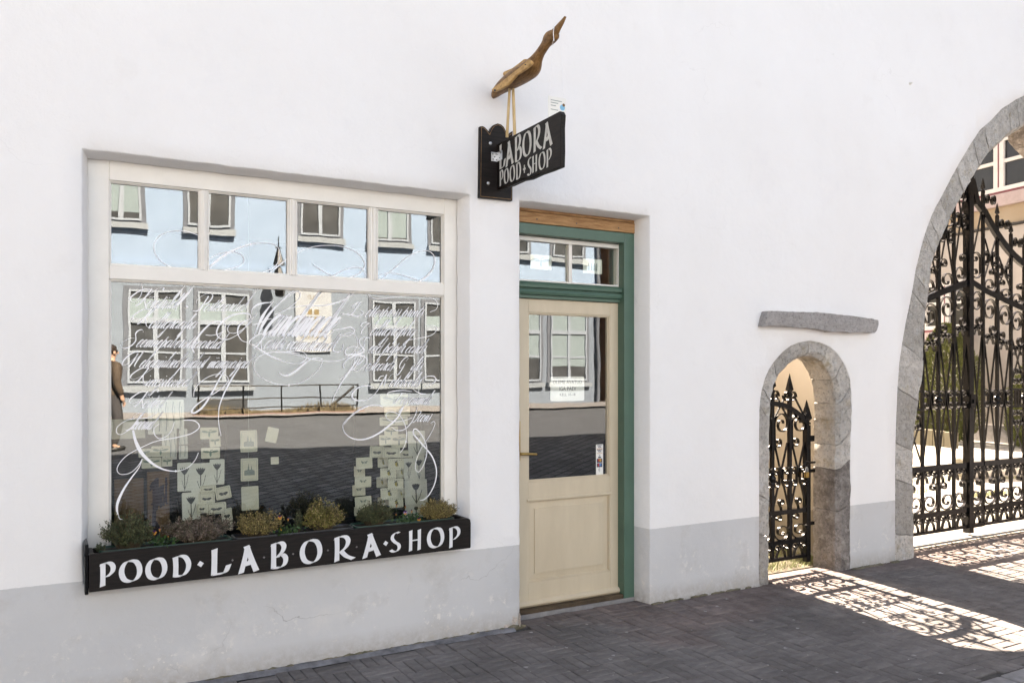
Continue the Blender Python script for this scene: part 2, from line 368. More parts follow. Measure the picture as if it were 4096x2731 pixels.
big_in = cr(oC, sC, [(147, 1560), (147, 1500), (147, 1300), (144, 1150), (140, 950), (150, 760), (165, 620), (190, 450), (196, 375), (203, 200), (214, 60)])+cr(oB, sB, [(285, 1400), (290, 1300), (320, 1200), (350, 1110), (400, 1000), (440, 900), (490, 820), (560, 690), (640, 560), (700, 470), (770, 410), (830, 350), (900, 310), (951, 270)])
AX = 8.74
bo = xz(big_out, 0); bi = xz(big_in, .05)
bo = bo+[(8.6, 4.46), (AX, 4.50)]; bi = bi+[(8.55, 4.16), (AX, 4.22)]
bo = [(x, max(z, -.06)) for x, z in bo]; bi = [(x, max(z, -.06)) for x, z in bi]
BA_OUT = bo+[(2*AX-x, z) for x, z in bo[-2::-1]]
BA_IN = bi+[(2*AX-x, z) for x, z in bi[-2::-1]]
ZB = -.3
WIN = (.182, .585, 2.323, 2.743)
DOOR = (2.684, -.2, 3.746, 2.745)
def jitter_rect(r, e=.0022):
    x0, z0, x1, z1 = r; pts = []
    for a, b in (((x0, z0), (x1, z0)), ((x1, z0), (x1, z1)), ((x1, z1), (x0, z1)), ((x0, z1), (x0, z0))):
        n = max(2, int(math.hypot(b[0]-a[0], b[1]-a[1])/.05))
        for i in range(n):
            f = i/n; j = 0 if i == 0 else e
            pts.append((a[0]+(b[0]-a[0])*f+random.uniform(-j, j), a[1]+(b[1]-a[1])*f+random.uniform(-j, j)))
    return pts
def offset(poly, d):                             # outward for d>0 (ccw polygon)
    n = len(poly); ar = sum(poly[i][0]*poly[(i+1) % n][1]-poly[(i+1) % n][0]*poly[i][1] for i in range(n))
    sg = 1 if ar > 0 else -1; out = []
    for i in range(n):
        a, b, c = poly[i-1], poly[i], poly[(i+1) % n]
        n1 = Vector((b[1]-a[1], a[0]-b[0])); n2 = Vector((c[1]-b[1], b[0]-c[0]))
        if n1.length < 1e-7: n1 = n2.copy()
        if n2.length < 1e-7: n2 = n1.copy()
        n1.normalize(); n2.normalize(); q = n1+n2; q = q/max(.6, q.length**2/2) if q.length > 1e-6 else n1
        out.append((b[0]+q.x*d*sg, b[1]+q.y*d*sg))
    return out
def inside(p, poly):
    x, z = p; r = False; n = len(poly)
    for i in range(n):
        x1, z1 = poly[i]; x2, z2 = poly[(i+1) % n]
        if (z1 > z) != (z2 > z) and x < (x2-x1)*(z-z1)/(z2-z1)+x1: r = not r
    return r

# ------------------------------------------------------------------ the shop building
shop = tag(empty('shop_building', (2, 0, 0)), 'white plastered shop house with grey painted plinth and two stone arches', 'building')
W0 = shop.location.copy()
def part(mb, name, m, parent=None, smooth=None):  # part of the shop, geometry given in world coordinates
    o = mb.build(name, m, None, smooth); o.parent = parent or shop
    o.location = -W0 if parent is None else (0, 0, 0)
    return o
def subroot(name):                                # empty part of the shop whose children use world coordinates
    o = empty(name, -W0, shop); return o
wall = MB()
holes = [(jitter_rect(WIN), .12, 'w'), (jitter_rect(DOOR), .15, 'd'), (SA_OUT, .02, 's'), (BA_OUT, .03, 'b')]
X0, X1, Z0, Z1 = -4.5, 13.5, ZB, 8.4
vs2 = [(X0, Z0), (X1, Z0), (X1, Z1), (X0, Z1)]; ed = [(0, 1), (1, 2), (2, 3), (3, 0)]
hs = []
for poly, dep, k in holes:
    out = offset(poly, .007); hs.append(out); b = len(vs2); vs2 += out
    ed += [(b+i, b+(i+1) % len(out)) for i in range(len(out))]
x = X0+.1
while x < X1:
    z = Z0+.1
    while z < Z1:
        p = (x+random.uniform(-.02, .02), z+random.uniform(-.02, .02))
        if not any(inside(p, offset(h, .03)) for h in hs): vs2.append(p)
        z += .16 if z < 5.4 else .6
    x += .16
vo, eo, fo, *_ = delaunay_2d_cdt([Vector(v) for v in vs2], ed, [], 0, 1e-5)
def wav(x, z): return .006*(noise.noise(Vector((x*.9, z*.9, 3)))) + .0025*noise.noise(Vector((x*4, z*4, 7)))
fs = []
for f in fo:
    c = sum((vo[i] for i in f), Vector((0, 0)))/len(f)
    if any(inside((c.x, c.y), h) for h in hs): continue
    fs.append(f)
wall.add([(v.x, wav(v.x, v.y), v.y) for v in vo], fs)
for (poly, dep, k), out in zip(holes, hs):
    n = len(poly)
    inn = offset(poly, -.028) if k == 'w' else ([(min(max(x, DOOR[0]), DOOR[2]-.022 if abs(x-DOOR[2]) < .1 else x), min(z, DOOR[3]-.012)) for x, z in poly] if k == 'd' else poly)
    if k == 'w': inn = [(x, z+(.012 if z > 2.5 else 0)) for x, z in inn]
    v = [(x, wav(x, z), z) for x, z in out]+[(x, .007, z) for x, z in poly]+[(x, dep, z) for x, z in inn]
    f = []
    for i in range(n):
        j = (i+1) % n
        f += [(i, j, n+j, n+i), (n+i, n+j, 2*n+j, 2*n+i)]
    wall.add(v, f)
bmw = bmesh.new()
o = wall.build('wall', M['plaster'], None, 62)
bm = bmesh.new(); bm.from_mesh(o.data); bmesh.ops.remove_doubles(bm, verts=bm.verts, dist=2e-4); bmesh.ops.recalc_face_normals(bm, faces=bm.faces); bm.to_mesh(o.data); bm.free()
o.data.set_sharp_from_angle(angle=R(62)); o.parent = shop; o.location = -W0
bmw.free()
mb = MB(); mb.box(-4.5, 6.8, -.3, 4.55, 7, 8.4); mb.box(-4.5, .3, -.3, -4.3, 6.8, 8.4); mb.box(4.38, .3, -.3, 4.55, 6.8, 8.4)
M['yard_render'] = mat('brown_yard_render', (.22, .19, .16), .9, .1, 3)
part(mb, 'rear_wall', M['yard_render'])
mb = MB(); mb.box(-4.7, .02, 8.4, 4.7, 7.1, 8.55); part(mb, 'roof', M['kerb'])
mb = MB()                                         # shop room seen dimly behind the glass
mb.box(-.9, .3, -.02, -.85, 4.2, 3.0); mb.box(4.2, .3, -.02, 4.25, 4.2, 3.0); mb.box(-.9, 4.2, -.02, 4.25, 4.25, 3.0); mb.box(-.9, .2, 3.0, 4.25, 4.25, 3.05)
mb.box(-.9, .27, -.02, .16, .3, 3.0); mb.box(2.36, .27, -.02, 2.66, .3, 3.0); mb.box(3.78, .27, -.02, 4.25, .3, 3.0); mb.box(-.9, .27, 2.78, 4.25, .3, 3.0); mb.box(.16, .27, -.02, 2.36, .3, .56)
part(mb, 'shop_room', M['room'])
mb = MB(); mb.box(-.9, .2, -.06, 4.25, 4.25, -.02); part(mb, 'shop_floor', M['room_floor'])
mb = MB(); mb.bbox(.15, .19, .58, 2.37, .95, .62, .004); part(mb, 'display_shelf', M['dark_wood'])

# --- shop window
GY = .158
win = subroot('shop_window')
gx = [P(435, 1000, GY).x, P(300+1307*.3827, 1000, GY).x, P(300+1377*.3827, 1000, GY).x, P(1100+140*.3827, 1000, GY).x, P(1100+208*.3827, 1000, GY).x, P(1100+982*.3827, 1000, GY).x, P(1100+1052*.3827, 1000, GY).x, P(1769, 1000, GY).x]
zt = P(435, 724, GY).z; zm1 = P(435, 1062, GY).z; zm0 = P(435, 1117, GY).z; zb = .70
fx0, fx1, fz0, fz1 = WIN[0]+.02, WIN[2]-.02, .60, WIN[3]-.008
FY = .128
def sub(mb, name, m, parent, smooth=None): return part(mb, name, m, parent, smooth)
mb = MB()
mb.bbox(fx0, FY, fz0, gx[0], .19, fz1, .003); mb.bbox(gx[7], FY, fz0, fx1, .19, fz1, .003)
mb.bbox(gx[0], FY+.0006, zt, gx[7], .19, fz1, .003); mb.bbox(gx[0], FY+.0006, fz0, gx[7], .19, zb, .003)
sub(mb, 'frame', M['white_paint'], win)
mb = MB(); mb.bbox(gx[0], FY+.0012, zm0, gx[7], .188, zm1, .004); sub(mb, 'transom_bar', M['white_paint'], win)
for i in (1, 3, 5):
    mb = MB(); mb.bbox(gx[i], FY+.008, zm1, gx[i+1], .186, zt, .004); mb.bbox((gx[i]+gx[i+1])/2-.006, FY+.001, zm1+.001, (gx[i]+gx[i+1])/2+.006, FY+.02, zt-.001, .003)
    sub(mb, 'mullion', M['white_paint'], win)
def bead(x0, x1, z0, z1, wd=.011, y0=FY+.010, y1=.156):
    mb = MB()
    for k, (q, yy) in enumerate(((wd, y0+.010), (wd*.55, y0))):
        e = .0004*(k+1)
        mb.box(x0+e, yy, z0+e, x0+q, y1+k*.001, z1-e); mb.box(x1-q, yy, z0+e, x1-e, y1+k*.001, z1-e)
        mb.box(x0+q, yy+e, z0+e, x1-q, y1+k*.001, z0+q); mb.box(x0+q, yy+e, z1-q, x1-q, y1+k*.001, z1-e)
    return mb
def pane(x0, x1, z0, z1, y, m, parent):
    mb = MB(); mb.box(x0, y, z0, x1, y+.006, z1); return sub(mb, 'pane', m, parent)
for a, b in ((0, 1), (2, 3), (4, 5), (6, 7)):
    pane(gx[a]+.002, gx[b]-.002, zm1+.002, zt-.002, GY, M['glass_top'], win)
    sub(bead(gx[a], gx[b], zm1, zt), 'glazing_bead', M['white_paint'], win)
pane(gx[0]+.002, gx[7]-.002, zb+.002, zm0-.002, GY, M['glass'], win)
sub(bead(gx[0], gx[7], zb, zm0), 'glazing_bead', M['white_paint'], win)
# dark outer sill flashing beside the flower box
mb = MB(); mb.box(fx0-.012, .0, .585, fx1+.012, FY+.001, .60); sub(mb, 'sill', M['steel'], win)
# --- lettering painted on the glass: pen strokes, thick on the way down, thin on the way up
LY = [GY-.0006]
def ribbon(mb, pts, wfun, y=None, plane=None):
    k = len(pts)
    if k < 2: return
    if y is None:
        LY[0] -= .0000045; y = LY[0]
    vs = []
    for i in range(k):
        a = pts[max(i-1, 0)]; b = pts[min(i+1, k-1)]
        tx, tz = b[0]-a[0], b[1]-a[1]; l = math.hypot(tx, tz) or 1
        h = wfun(i/(k-1), tx/l, tz/l); nx, nz = -tz/l*h, tx/l*h
        for sx in (1, -1):
            q = (pts[i][0]+nx*sx, pts[i][1]+nz*sx); vs.append(plane(*q) if plane else (q[0], y, q[1]))
    mb.add(vs, [(2*i, 2*i+1, 2*i+3, 2*i+2) for i in range(k-1)])
def dot(mb, x, z, r, n=10):
    LY[0] -= .0000045
    mb.add([(x+r*math.cos(2*math.pi*i/n), LY[0], z+r*math.sin(2*math.pi*i/n)) for i in range(n)], [tuple(range(n))])
LOW = {
'a': (1.0, [[(.75,.85),(.5,1),(.2,.8),(.1,.4),(.25,.03),(.5,.15),(.72,.6),(.8,1),(.75,.3),(.85,.02),(1.05,.3)]]),
'b': (.8, [[(0,.2),(.4,1.2),(.5,2.1),(.35,2.0),(.25,1),(.2,.3),(.3,.02),(.55,.2),(.6,.7),(.5,.95),(.85,.8)]]),
'c': (.72, [[(.65,.8),(.5,1),(.25,.8),(.12,.4),(.25,.03),(.5,.05),(.75,.35)]]),
'd': (1.0, [[(.75,.85),(.5,1),(.2,.8),(.1,.4),(.25,.03),(.5,.15),(.75,.6),(.85,2.2),(.75,.3),(.85,.02),(1.05,.3)]]),
'e': (.7, [[(0,.2),(.3,.4),(.6,.75),(.5,1),(.25,.85),(.12,.4),(.25,.03),(.5,.05),(.75,.35)]]),
'f': (.55, [[(0,.2),(.3,.6),(.6,1.8),(.5,2.1),(.35,1.7),(.3,0),(.22,-1.0),(.05,-.9),(.3,-.1),(.6,.3)]]),
'g': (1.0, [[(.75,.85),(.5,1),(.2,.8),(.1,.4),(.25,.03),(.5,.15),(.75,.6),(.8,1),(.75,0),(.6,-1.0),(.35,-1.2),(.3,-.9),(.7,-.2),(1.05,.3)]]),
'h': (1.0, [[(0,.2),(.4,1.2),(.5,2.1),(.35,2.0),(.25,1),(.22,0)],[(.22,.1),(.35,.7),(.55,.98),(.75,.85),(.72,.3),(.82,.02),(1.02,.3)]]),
'i': (.46, [[(0,.25),(.25,1),(.2,.3),(.3,.02),(.5,.3)]]),
'j': (.46, [[(0,.25),(.25,1),(.2,0),(.1,-1.0),(-.15,-1.1),(0,-.5),(.5,.3)]]),
'k': (.92, [[(0,.2),(.4,1.2),(.5,2.1),(.35,2.0),(.25,1),(.22,0)],[(.22,.35),(.5,.9),(.7,.9),(.6,.6),(.35,.5),(.6,.1),(.75,.02),(.95,.3)]]),
'l': (.48, [[(0,.2),(.4,1.3),(.5,2.1),(.35,2.0),(.22,.3),(.32,.02),(.5,.3)]]),
'm': (1.2, [[(0,.5),(.2,.98),(.2,0)],[(.2,.05),(.35,.75),(.5,.98),(.6,.7),(.55,0)],[(.55,.05),(.7,.75),(.87,.98),(.98,.8),(.93,.3),(1.03,.02),(1.22,.3)]]),
'n': (.9, [[(0,.5),(.2,.98),(.2,0)],[(.2,.05),(.37,.75),(.55,.98),(.68,.8),(.63,.3),(.73,.02),(.92,.3)]]),
'o': (.78, [[(.5,1),(.25,.9),(.1,.45),(.25,.02),(.5,.1),(.65,.55),(.5,1),(.6,.8),(.85,.75)]]),
'p': (.85, [[(0,.3),(.35,1.5),(.25,.6),(.1,-1.1)],[(.18,0),(.35,.7),(.55,.98),(.7,.7),(.65,.2),(.5,.02),(.3,.1),(.6,.05),(.87,.3)]]),
'r': (.58, [[(0,.3),(.2,.9),(.3,1.15),(.42,.9),(.35,.3),(.45,.02),(.6,.3)]]),
's': (.55, [[(0,.2),(.3,.8),(.35,1.15),(.4,.7),(.45,.25),(.3,0),(.12,.1),(.35,.08),(.58,.3)]]),
't': (.48, [[(0,.25),(.3,1.7),(.22,.3),(.32,.02),(.5,.3)],[(.02,1.15),(.6,1.25)]]),
'u': (.9, [[(0,.4),(.2,1),(.15,.3),(.28,.02),(.5,.2),(.7,.98),(.65,.3),(.75,.02),(.92,.3)]]),
'v': (.78, [[(0,.5),(.2,.98),(.25,.3),(.35,.02),(.6,.5),(.6,1),(.85,.85)]]),
'y': (.9, [[(0,.4),(.2,1),(.15,.3),(.28,.02),(.5,.2),(.7,.98),(.65,0),(.5,-1.0),(.25,-1.2),(.25,-.8),(.92,.3)]]),
' ': (.45, []),
}
MARK = {'õ': ('o', '~'), 'ü': ('u', ':'), 'ä': ('a', ':'), 'ö': ('o', ':')}
CAPS = {   # flourished capitals, unit box (x-height = 1)
'K': [[(1.5,2.1),(1.1,2.35),(.2,2.3),(-.6,1.5),(-.7,.9),(-.2,.6),(.5,.9),(1.3,1.7),(2.0,2.5),(2.6,2.7),(2.7,2.3)],[(1.25,2.45),(1.0,1.4),(.7,.5),(.35,.1)],[(.95,1.3),(1.3,.5),(1.8,-.2),(2.4,-.4)]],
'P': [[(.75,2.2),(.6,1.2),(.4,.2),(.0,-.15),(-.5,-.1)],[(-.5,1.0),(-.6,1.6),(-.1,2.3),(.7,2.7),(1.3,2.3),(1.3,1.6),(.9,1.0),(.5,.9)]],
'S': [[(1.3,2.2),(1.0,2.6),(.5,2.5),(.3,2.0),(.6,1.4),(.8,.8),(.5,.1),(-.1,-.3),(-.8,-.1),(-.9,.6),(-.3,1.2),(.4,1.3)]],
'M': [[(.5,2.3),(-.3,1.9),(-.8,1.0),(-.7,.3),(-.2,.4),(.4,1.2),(.6,2.0),(.5,.9),(.3,0)],[(.3,.05),(.8,1.2),(1.2,2.1),(1.2,2.2),(1.0,1.0),(.95,.2),(1.15,.05)]],
'L': [[(1.1,1.9),(1.2,2.3),(.9,2.4),(.6,1.6),(.3,.5),(-.1,.1),(-.6,.1),(-.5,.4),(.0,.3),(.6,.0),(1.1,.1)],[(.9,2.4),(.3,2.3),(-.2,1.8),(-.1,1.4),(.4,1.5)]],
'C': [[(1.0,1.5),(1.2,1.9),(.9,2.2),(.4,1.8),(.1,1.0),(.15,.25),(.5,.0),(1.0,.4)],[(.9,2.2),(.1,2.4),(-.5,2.1),(-.5,1.6),(.1,1.5)]],
'G': [[(1.0,1.6),(1.2,2.1),(.9,2.4),(.4,2.0),(.1,1.2),(.15,.5),(.5,.2),(.9,.7),(1.0,1.1),(.9,.1),(.6,-.9),(.2,-1.1),(.1,-.7)]],
'N': [[(.0,2.0),(-.6,1.8),(-.8,1.2)],[(.5,2.2),(.3,1.0),(.1,0)],[(.45,2.2),(.7,1.1),(.95,0)],[(.95,0),(1.15,1.2),(1.5,2.2),(1.9,2.4)]],
'T': [[(-.8,1.5),(-.7,2.0),(.0,2.2),(.8,2.1),(1.5,2.1)],[(.6,2.1),(.3,1.2),(0,.3),(-.5,.0),(-.8,.3)]],
'I': [[(.8,2.1),(.6,1.2),(.3,.2),(-.2,-.2),(-.5,.0)],[(-.2,1.3),(-.1,1.9),(.4,2.3),(.9,2.2)]],
'H': [],
}
SL = .70                                          # slant of the hand
script = [None]*3
def done(mb, name): return sub(mb, name, M['script'], win, None)
def write(_, text, p0, p1, xh, thick=.070, thin=.024, capx=0):
    """lower-case words from glass point p0 to p1 (x,z), x-height xh"""
    mb = MB()
    adv = sum(LOW[MARK.get(c, (c,))[0]][0] for c in text)
    dx = (p1[0]-p0[0])/adv; x = p0[0]
    def wf(f, tx, tz):
        d = -(tz*math.cos(.6)+tx*math.sin(.6)); d = max(0, d)
        return xh*(thin+(thick-thin)*d**1.3)
    for c in text:
        base, mk = (MARK[c] if c in MARK else (c, None)); a, st = LOW[base]
        zz = p0[1]+(p1[1]-p0[1])*(x-p0[0])/max(1e-6, p1[0]-p0[0])
        for s_ in st:
            pp = [(q.x, q.y) for q in smooth_path([(px, pz, 0) for px, pz in s_], 5)]
            ribbon(mb, [(x+px*dx+pz*xh*SL, zz+pz*xh) for px, pz in pp], wf)
        dots = [(.33, 1.45)] if base in 'ij' else ([(.2, 1.45), (.6, 1.45)] if mk == ':' else [])
        for ax_, az in dots: dot(mb, x+ax_*dx+az*xh*SL-.40*xh, zz+az*xh, xh*.06)
        if mk == '~': ribbon(mb, [(x+ax_*dx+az*xh*SL-.35*xh, zz+az*xh) for ax_, az in ((0, 1.4), (.25, 1.55), (.5, 1.4), (.8, 1.55))], lambda f, a_, b_: xh*.03)
        x += a*dx
    done(mb, 'painted_word')
def capital(_, c, o, h, thick=.09, thin=.022, sl=.45):
    mb = MB()
    for s_ in CAPS[c]:
        pp = smooth_path([(a, b, 0) for a, b in s_], 6)
        ribbon(mb, [(o[0]+q.x*h+q.y*h*sl, o[1]+q.y*h) for q in pp], lambda f, tx, tz: h*(thin+(thick-thin)*max(0, -(tz*.83+tx*.56))**1.4))
    done(mb, 'painted_capital')
def gp(u, v): q = P(u, v, GY); return (q.x, q.z)
cA = ((300, 1100), .3827); cB = ((1100, 1100), .3827); cC = ((300, 1600), .5102); cD = ((1100, 1600), .4464); cE = ((300, 560), .3827); cF = ((1100, 560), .3827)
def g_(c, x, y): return gp(c[0][0]+c[1]*x, c[0][1]+c[1]*y)
mA, mBb, mC = script
xh = .052
def line(mb, text, c, x0, y0, x1, y1, xpx, **k): write(mb, text, g_(c, x0, y0), g_(c, x1, y1), xpx*c[1]/590., **k)
line(mA, 'õrgtrükk', cA, 720, 345, 1050, 350, 62); capital(mA, 'K', g_(cA, 600, 330), .040)
line(mA, 'ostkaardid', cA, 1330, 378, 1745, 378, 60); capital(mA, 'P', g_(cA, 1270, 368), .036); 
line(mA, 'alligraafia', cA, 755, 558, 1240, 562, 62); capital(mA, 'K', g_(cA, 620, 520), .036)
line(mA, 'eemnepaberistkaardid', cA, 625, 752, 1500, 772, 62); capital(mA, 'S', g_(cA, 545, 745), .034)
line(mA, 'ehaanilised puidust', cA, 660, 965, 1330, 972, 60); line(mA, 'mänguasjad', cA, 1370, 972, 1790, 975, 60); capital(mA, 'M', g_(cA, 540, 960), .036)
line(mA, 'ingitused', cA, 715, 1165, 1170, 1168, 60); capital(mA, 'K', g_(cA, 600, 1130), .034)
line(mA, 'öited', cA, 685, 1390, 900, 1390, 62); capital(mA, 'K', g_(cA, 590, 1380), .034)
line(mA, 'koonid', cC, 430, 230, 590, 232, 50); capital(mA, 'I', g_(cC, 420, 225), .036)
write(mBb, 'andmade', g_(cA, 1935, 636), (g_(cB, 560, 640)[0], g_(cA, 1935, 636)[1]-.002), .122, thick=.066, thin=.013)
write(mBb, 'äsitsi valmistatud', g_(cA, 1955, 772), g_(cB, 560, 800), .050)
capital(mBb, 'K', g_(cA, 1840, 770), .036)
line(mC, 'etterpress prints', cB, 925, 438, 1520, 440, 66); capital(mC, 'L', g_(cB, 780, 425), .034)
line(mC, 'alligraphy', cB, 975, 635, 1440, 636, 72); capital(mC, 'C', g_(cB, 885, 625), .032)
line(mC, 'eed paper cards', cB, 955, 815, 1545, 818, 66); capital(mC, 'S', g_(cB, 870, 790), .030)
line(mC, 'ostcards', cB, 930, 998, 1210, 1000, 66); line(mC, 'ifts', cB, 1400, 1000, 1510, 1002, 66); capital(mC, 'G', g_(cB, 1280, 985), .032); capital(mC, 'P', g_(cB, 800, 985), .034)
line(mC, 'otebooks', cB, 1180, 1168, 1490, 1170, 66); capital(mC, 'N', g_(cB, 1090, 1160), .032)
line(mC, 'oy animals', cB, 1300, 1350, 1600, 1352, 62); capital(mC, 'T', g_(cB, 1255, 1340), .030)
line(mC, 'cons', cB, 1475, 1532, 1600, 1535, 66); capital(mC, 'I', g_(cB, 1450, 1530), .028)
# flourishes: (letter block, crop, thickest half width, where it is thickest 0..1, points)
FL = [
(1, cA, .006, .5, [(1850,520),(1920,505),(1990,470),(2060,455)]),
(1, cE, .003, .9, [(1305,1005),(1200,965),(1090,950),(980,960),(890,1000),(835,1070),(825,1140),(850,1210),(910,1275),(1000,1325),(1100,1355),(1190,1368)]),
(1, cE, .010, .1, [(1382,1350),(1450,1290),(1540,1220),(1640,1160),(1750,1115),(1840,1090),(1950,1075),(2060,1085),(2125,1130),(2140,1200),(2120,1280),(2060,1340),(1960,1385)]),
(1, cE, .003, .5, [(1382,1265),(1450,1215),(1550,1180),(1660,1168),(1740,1200),(1765,1250),(1740,1300),(1650,1340),(1500,1372)]),
(1, cE, .003, .5, [(2225,1235),(2140,1300),(2060,1370),(2020,1392)]),
(1, cF, .0035, .5, [(0,1350),(60,1300),(135,1232)]),
(1, cF, .004, .6, [(210,1190),(300,1150),(420,1112),(560,1102),(700,1115),(820,1155),(900,1215),(938,1290),(925,1340),(870,1400),(780,1436),(700,1442),(600,1420),(500,1370),(400,1305)]),
(1, cF, .005, .0, [(600,1430),(650,1395),(740,1350),(840,1330),(910,1345),(945,1400),(945,1450)]),
(1, cF, .003, .5, [(1060,1435),(1120,1405),(1200,1387),(1290,1400),(1390,1430),(1490,1464)]),
(1, cF, .009, .95, [(1120,1455),(1180,1395),(1270,1320),(1360,1240),(1450,1185),(1540,1160),(1610,1165),(1660,1210),(1670,1280),(1640,1360),(1580,1430),(1510,1476)]),
(0, cA, .003, .3, [(695,85),(702,140),(688,210),(650,260)]),
(0, cA, .007, .6, [(1160,95),(1110,160),(1040,240),(1000,320)]),
(0, cA, .012, .4, [(1255,98),(1180,190),(1110,270),(1065,330),(1052,372)]),
(1, cA, .003, .5, [(1305,100),(1370,122),(1470,128),(1600,110)]),
(0, cA, .004, .6, [(1920,130),(1850,220),(1800,310),(1780,365)]),
(1, cA, .011, .6, [(1845,410),(1850,360),(1890,320),(1960,295),(2050,285)]),
(1, cA, .016, .5, [(2075,275),(1990,385),(1925,500),(1870,632)]),
(1, cA, .016, .72, [(2330,165),(2220,230),(2120,310),(2030,410),(1960,520),(1915,625)]),
(1, cA, .009, .3, [(1840,450),(1820,410),(1740,400),(1620,430),(1520,510),(1480,590),(1500,650),(1570,675),(1650,650),(1740,590),(1830,480),(1905,400)]),
(1, cA, .003, .5, [(1695,492),(1640,500),(1595,550),(1610,600),(1680,605),(1760,560),(1850,480)]),
(1, cA, .008, .4, [(1830,460),(1760,490),(1710,540),(1700,610),(1740,680),(1795,702)]),
(0, cA, .009, .75, [(1365,625),(1430,630),(1510,610),(1560,570),(1570,520),(1530,490),(1460,490),(1400,520),(1320,600),(1250,700),(1225,760),(1245,812)]),
(1, cA, .010, .3, [(1850,720),(1950,790),(2050,850),(2150,890),(2250,920),(2350,925)]),
(1, cB, .006, .1, [(260,925),(310,890),(330,850),(300,810),(230,795),(120,797)]),
(1, cB, .004, .3, [(0,805),(120,812),(250,840),(400,880),(550,900),(680,890),(780,840),(850,760),(862,680),(820,615),(760,605),(690,635)]),
(1, cB, .012, .6, [(490,880),(440,865),(370,880),(300,930),(220,1000),(150,1040),(90,1050),(40,1020)]),
(1, cA, .0035, .2, [(2350,820),(2200,802),(2050,805),(1940,840),(1880,900),(1870,970),(1910,1040),(2000,1100),(2120,1140),(2235,1150)]),
(1, cB, .003, .5, [(143,1148),(250,1130),(360,1070),(450,990),(490,920),(490,872)]),
(0, cA, .009, .8, [(1240,1270),(1250,1200),(1310,1120),(1400,1060),(1490,1035),(1570,1045),(1600,1090),(1570,1150),(1480,1220),(1380,1280),(1290,1340),(1230,1400),(1220,1432),(1260,1435),(1340,1370),(1420,1250),(1500,1100),(1575,975)]),
(0, cA, .008, .25, [(1720,960),(1640,1080),(1560,1230),(1512,1360),(1500,1460),(1503,1560),(1525,1680)]),
(0, cC, .016, .22, [(455,235),(475,320),(520,410),(600,490),(690,540),(790,555),(880,530),(940,470),(968,410)]),
(0, cC, .0055, .18, [(850,155),(930,160),(970,190),(965,225),(900,265),(780,295),(640,320),(520,370),(410,430),(345,500),(330,550),(360,580),(430,570),(490,520),(528,460)]),
(0, cC, .012, .55, [(528,460),(500,530),(440,610),(380,700),(335,800),(330,870),(350,925),(390,937)]),
(0, cC, .004, .3, [(660,185),(620,220),(625,270),(660,300),(720,280),(760,230),(778,170)]),
(0, cC, .003, .5, [(640,100),(560,140),(430,150),(340,200),(325,250),(360,268),(430,230)]),
(2, cB, .004, .5, [(1120,1370),(1060,1358),(970,1370),(870,1420),(780,1490),(720,1560)]),
(2, cD, .010, .8, [(965,60),(900,42),(800,60),(700,120),(620,200),(608,250),(640,310),(720,350),(820,345),(930,295),(1030,220),(1100,150),(1150,60)]),
(2, cD, .004, .6, [(1230,155),(1150,185),(1060,190),(1000,160),(998,120),(1040,105),(1110,130),(1160,210),(1178,300),(1172,370),(1150,430),(1120,470)]),
(2, cD, .005, .5, [(1275,60),(1260,120),(1220,200),(1160,260),(1090,270),(1045,240)]),
(2, cD, .008, .72, [(1390,210),(1420,190),(1432,215),(1400,290),(1350,370),(1300,450),(1265,540),(1258,610),(1285,642),(1325,590),(1355,500),(1358,420),(1330,340),(1280,270),(1245,260),(1240,300),(1280,350),(1350,430),(1410,510),(1445,620),(1435,730),(1390,830),(1340,885),(1298,897)]),
(2, cB, .0035, .4, [(840,790),(830,900),(780,1000),(680,1090)]),
(2, cB, .010, .3, [(870,870),(780,1000),(690,1130),(630,1240),(600,1315)]),
(2, cB, .008, .4, [(1030,1170),(960,1155),(880,1170),(820,1220),(805,1270),(840,1305),(920,1310),(1000,1280),(1060,1220),(1090,1170)]),
(2, cB, .0035, .5, [(972,192),(985,225),(1040,245),(1130,245),(1280,228),(1450,217),(1580,227),(1670,260),(1700,310),(1680,360),(1620,385)]),
(1, cB, .008, .3, [(825,185),(740,250),(620,295),(480,320),(300,320),(150,350),(0,415)]),
(1, cB, .013, .6, [(450,195),(340,335),(250,480),(180,640)]),
(1, cB, .006, .2, [(0,345),(80,260),(160,190),(230,170),(265,200),(240,260),(150,340),(60,390),(0,410)]),
(1, cB, .016, .5, [(690,355),(640,430),(590,530),(555,610)]),
(1, cB, .008, .4, [(600,575),(700,560),(790,545),(830,580),(800,620),(740,635),(660,620)]),
(1, cB, .007, .3, [(690,640),(640,710),(605,780),(650,805),(700,780),(715,720)]),
(2, cB, .003, .5, [(1590,530),(1660,530),(1690,560),(1660,610),(1600,640),(1500,660),(1400,680),(1340,720),(1345,745)]),
(2, cB, .006, .6, [(720,400),(700,410),(760,410),(860,430),(920,400),(900,370)]),
(2, cB, .010, .5, [(990,655),(930,650),(880,680),(890,730),(930,780),(900,815),(820,830),(740,830),(740,780),(800,745),(880,760)]),
(2, cB, .008, .4, [(720,975),(715,930),(770,870),(850,840),(930,850),(960,890),(930,950),(860,1000),(810,990)]),
(2, cB, .006, .5, [(1500,1110),(1580,1060),(1660,1060),(1680,1100),(1640,1135),(1560,1160)]),
(2, cB, .006, .5, [(1170,1280),(1180,1230),(1260,1210),(1340,1205),(1430,1215)]),
(2, cB, .006, .6, [(1440,1190),(1490,1225),(1530,1240),(1575,1240)]),
]
for k, c, th, pk, pts in FL:
    pp = smooth_path([(*g_(c, x, y), 0) for x, y in pts], 7)
    mb = MB(); ribbon(mb, [(q.x, q.y) for q in pp], lambda f, tx, tz, th=th, pk=pk: min(.0017, th*.6)+max(0, th*.58-.0017)*max(0, 1-abs(f-pk)/.45)**1.2); done(mb, 'painted_flourish')
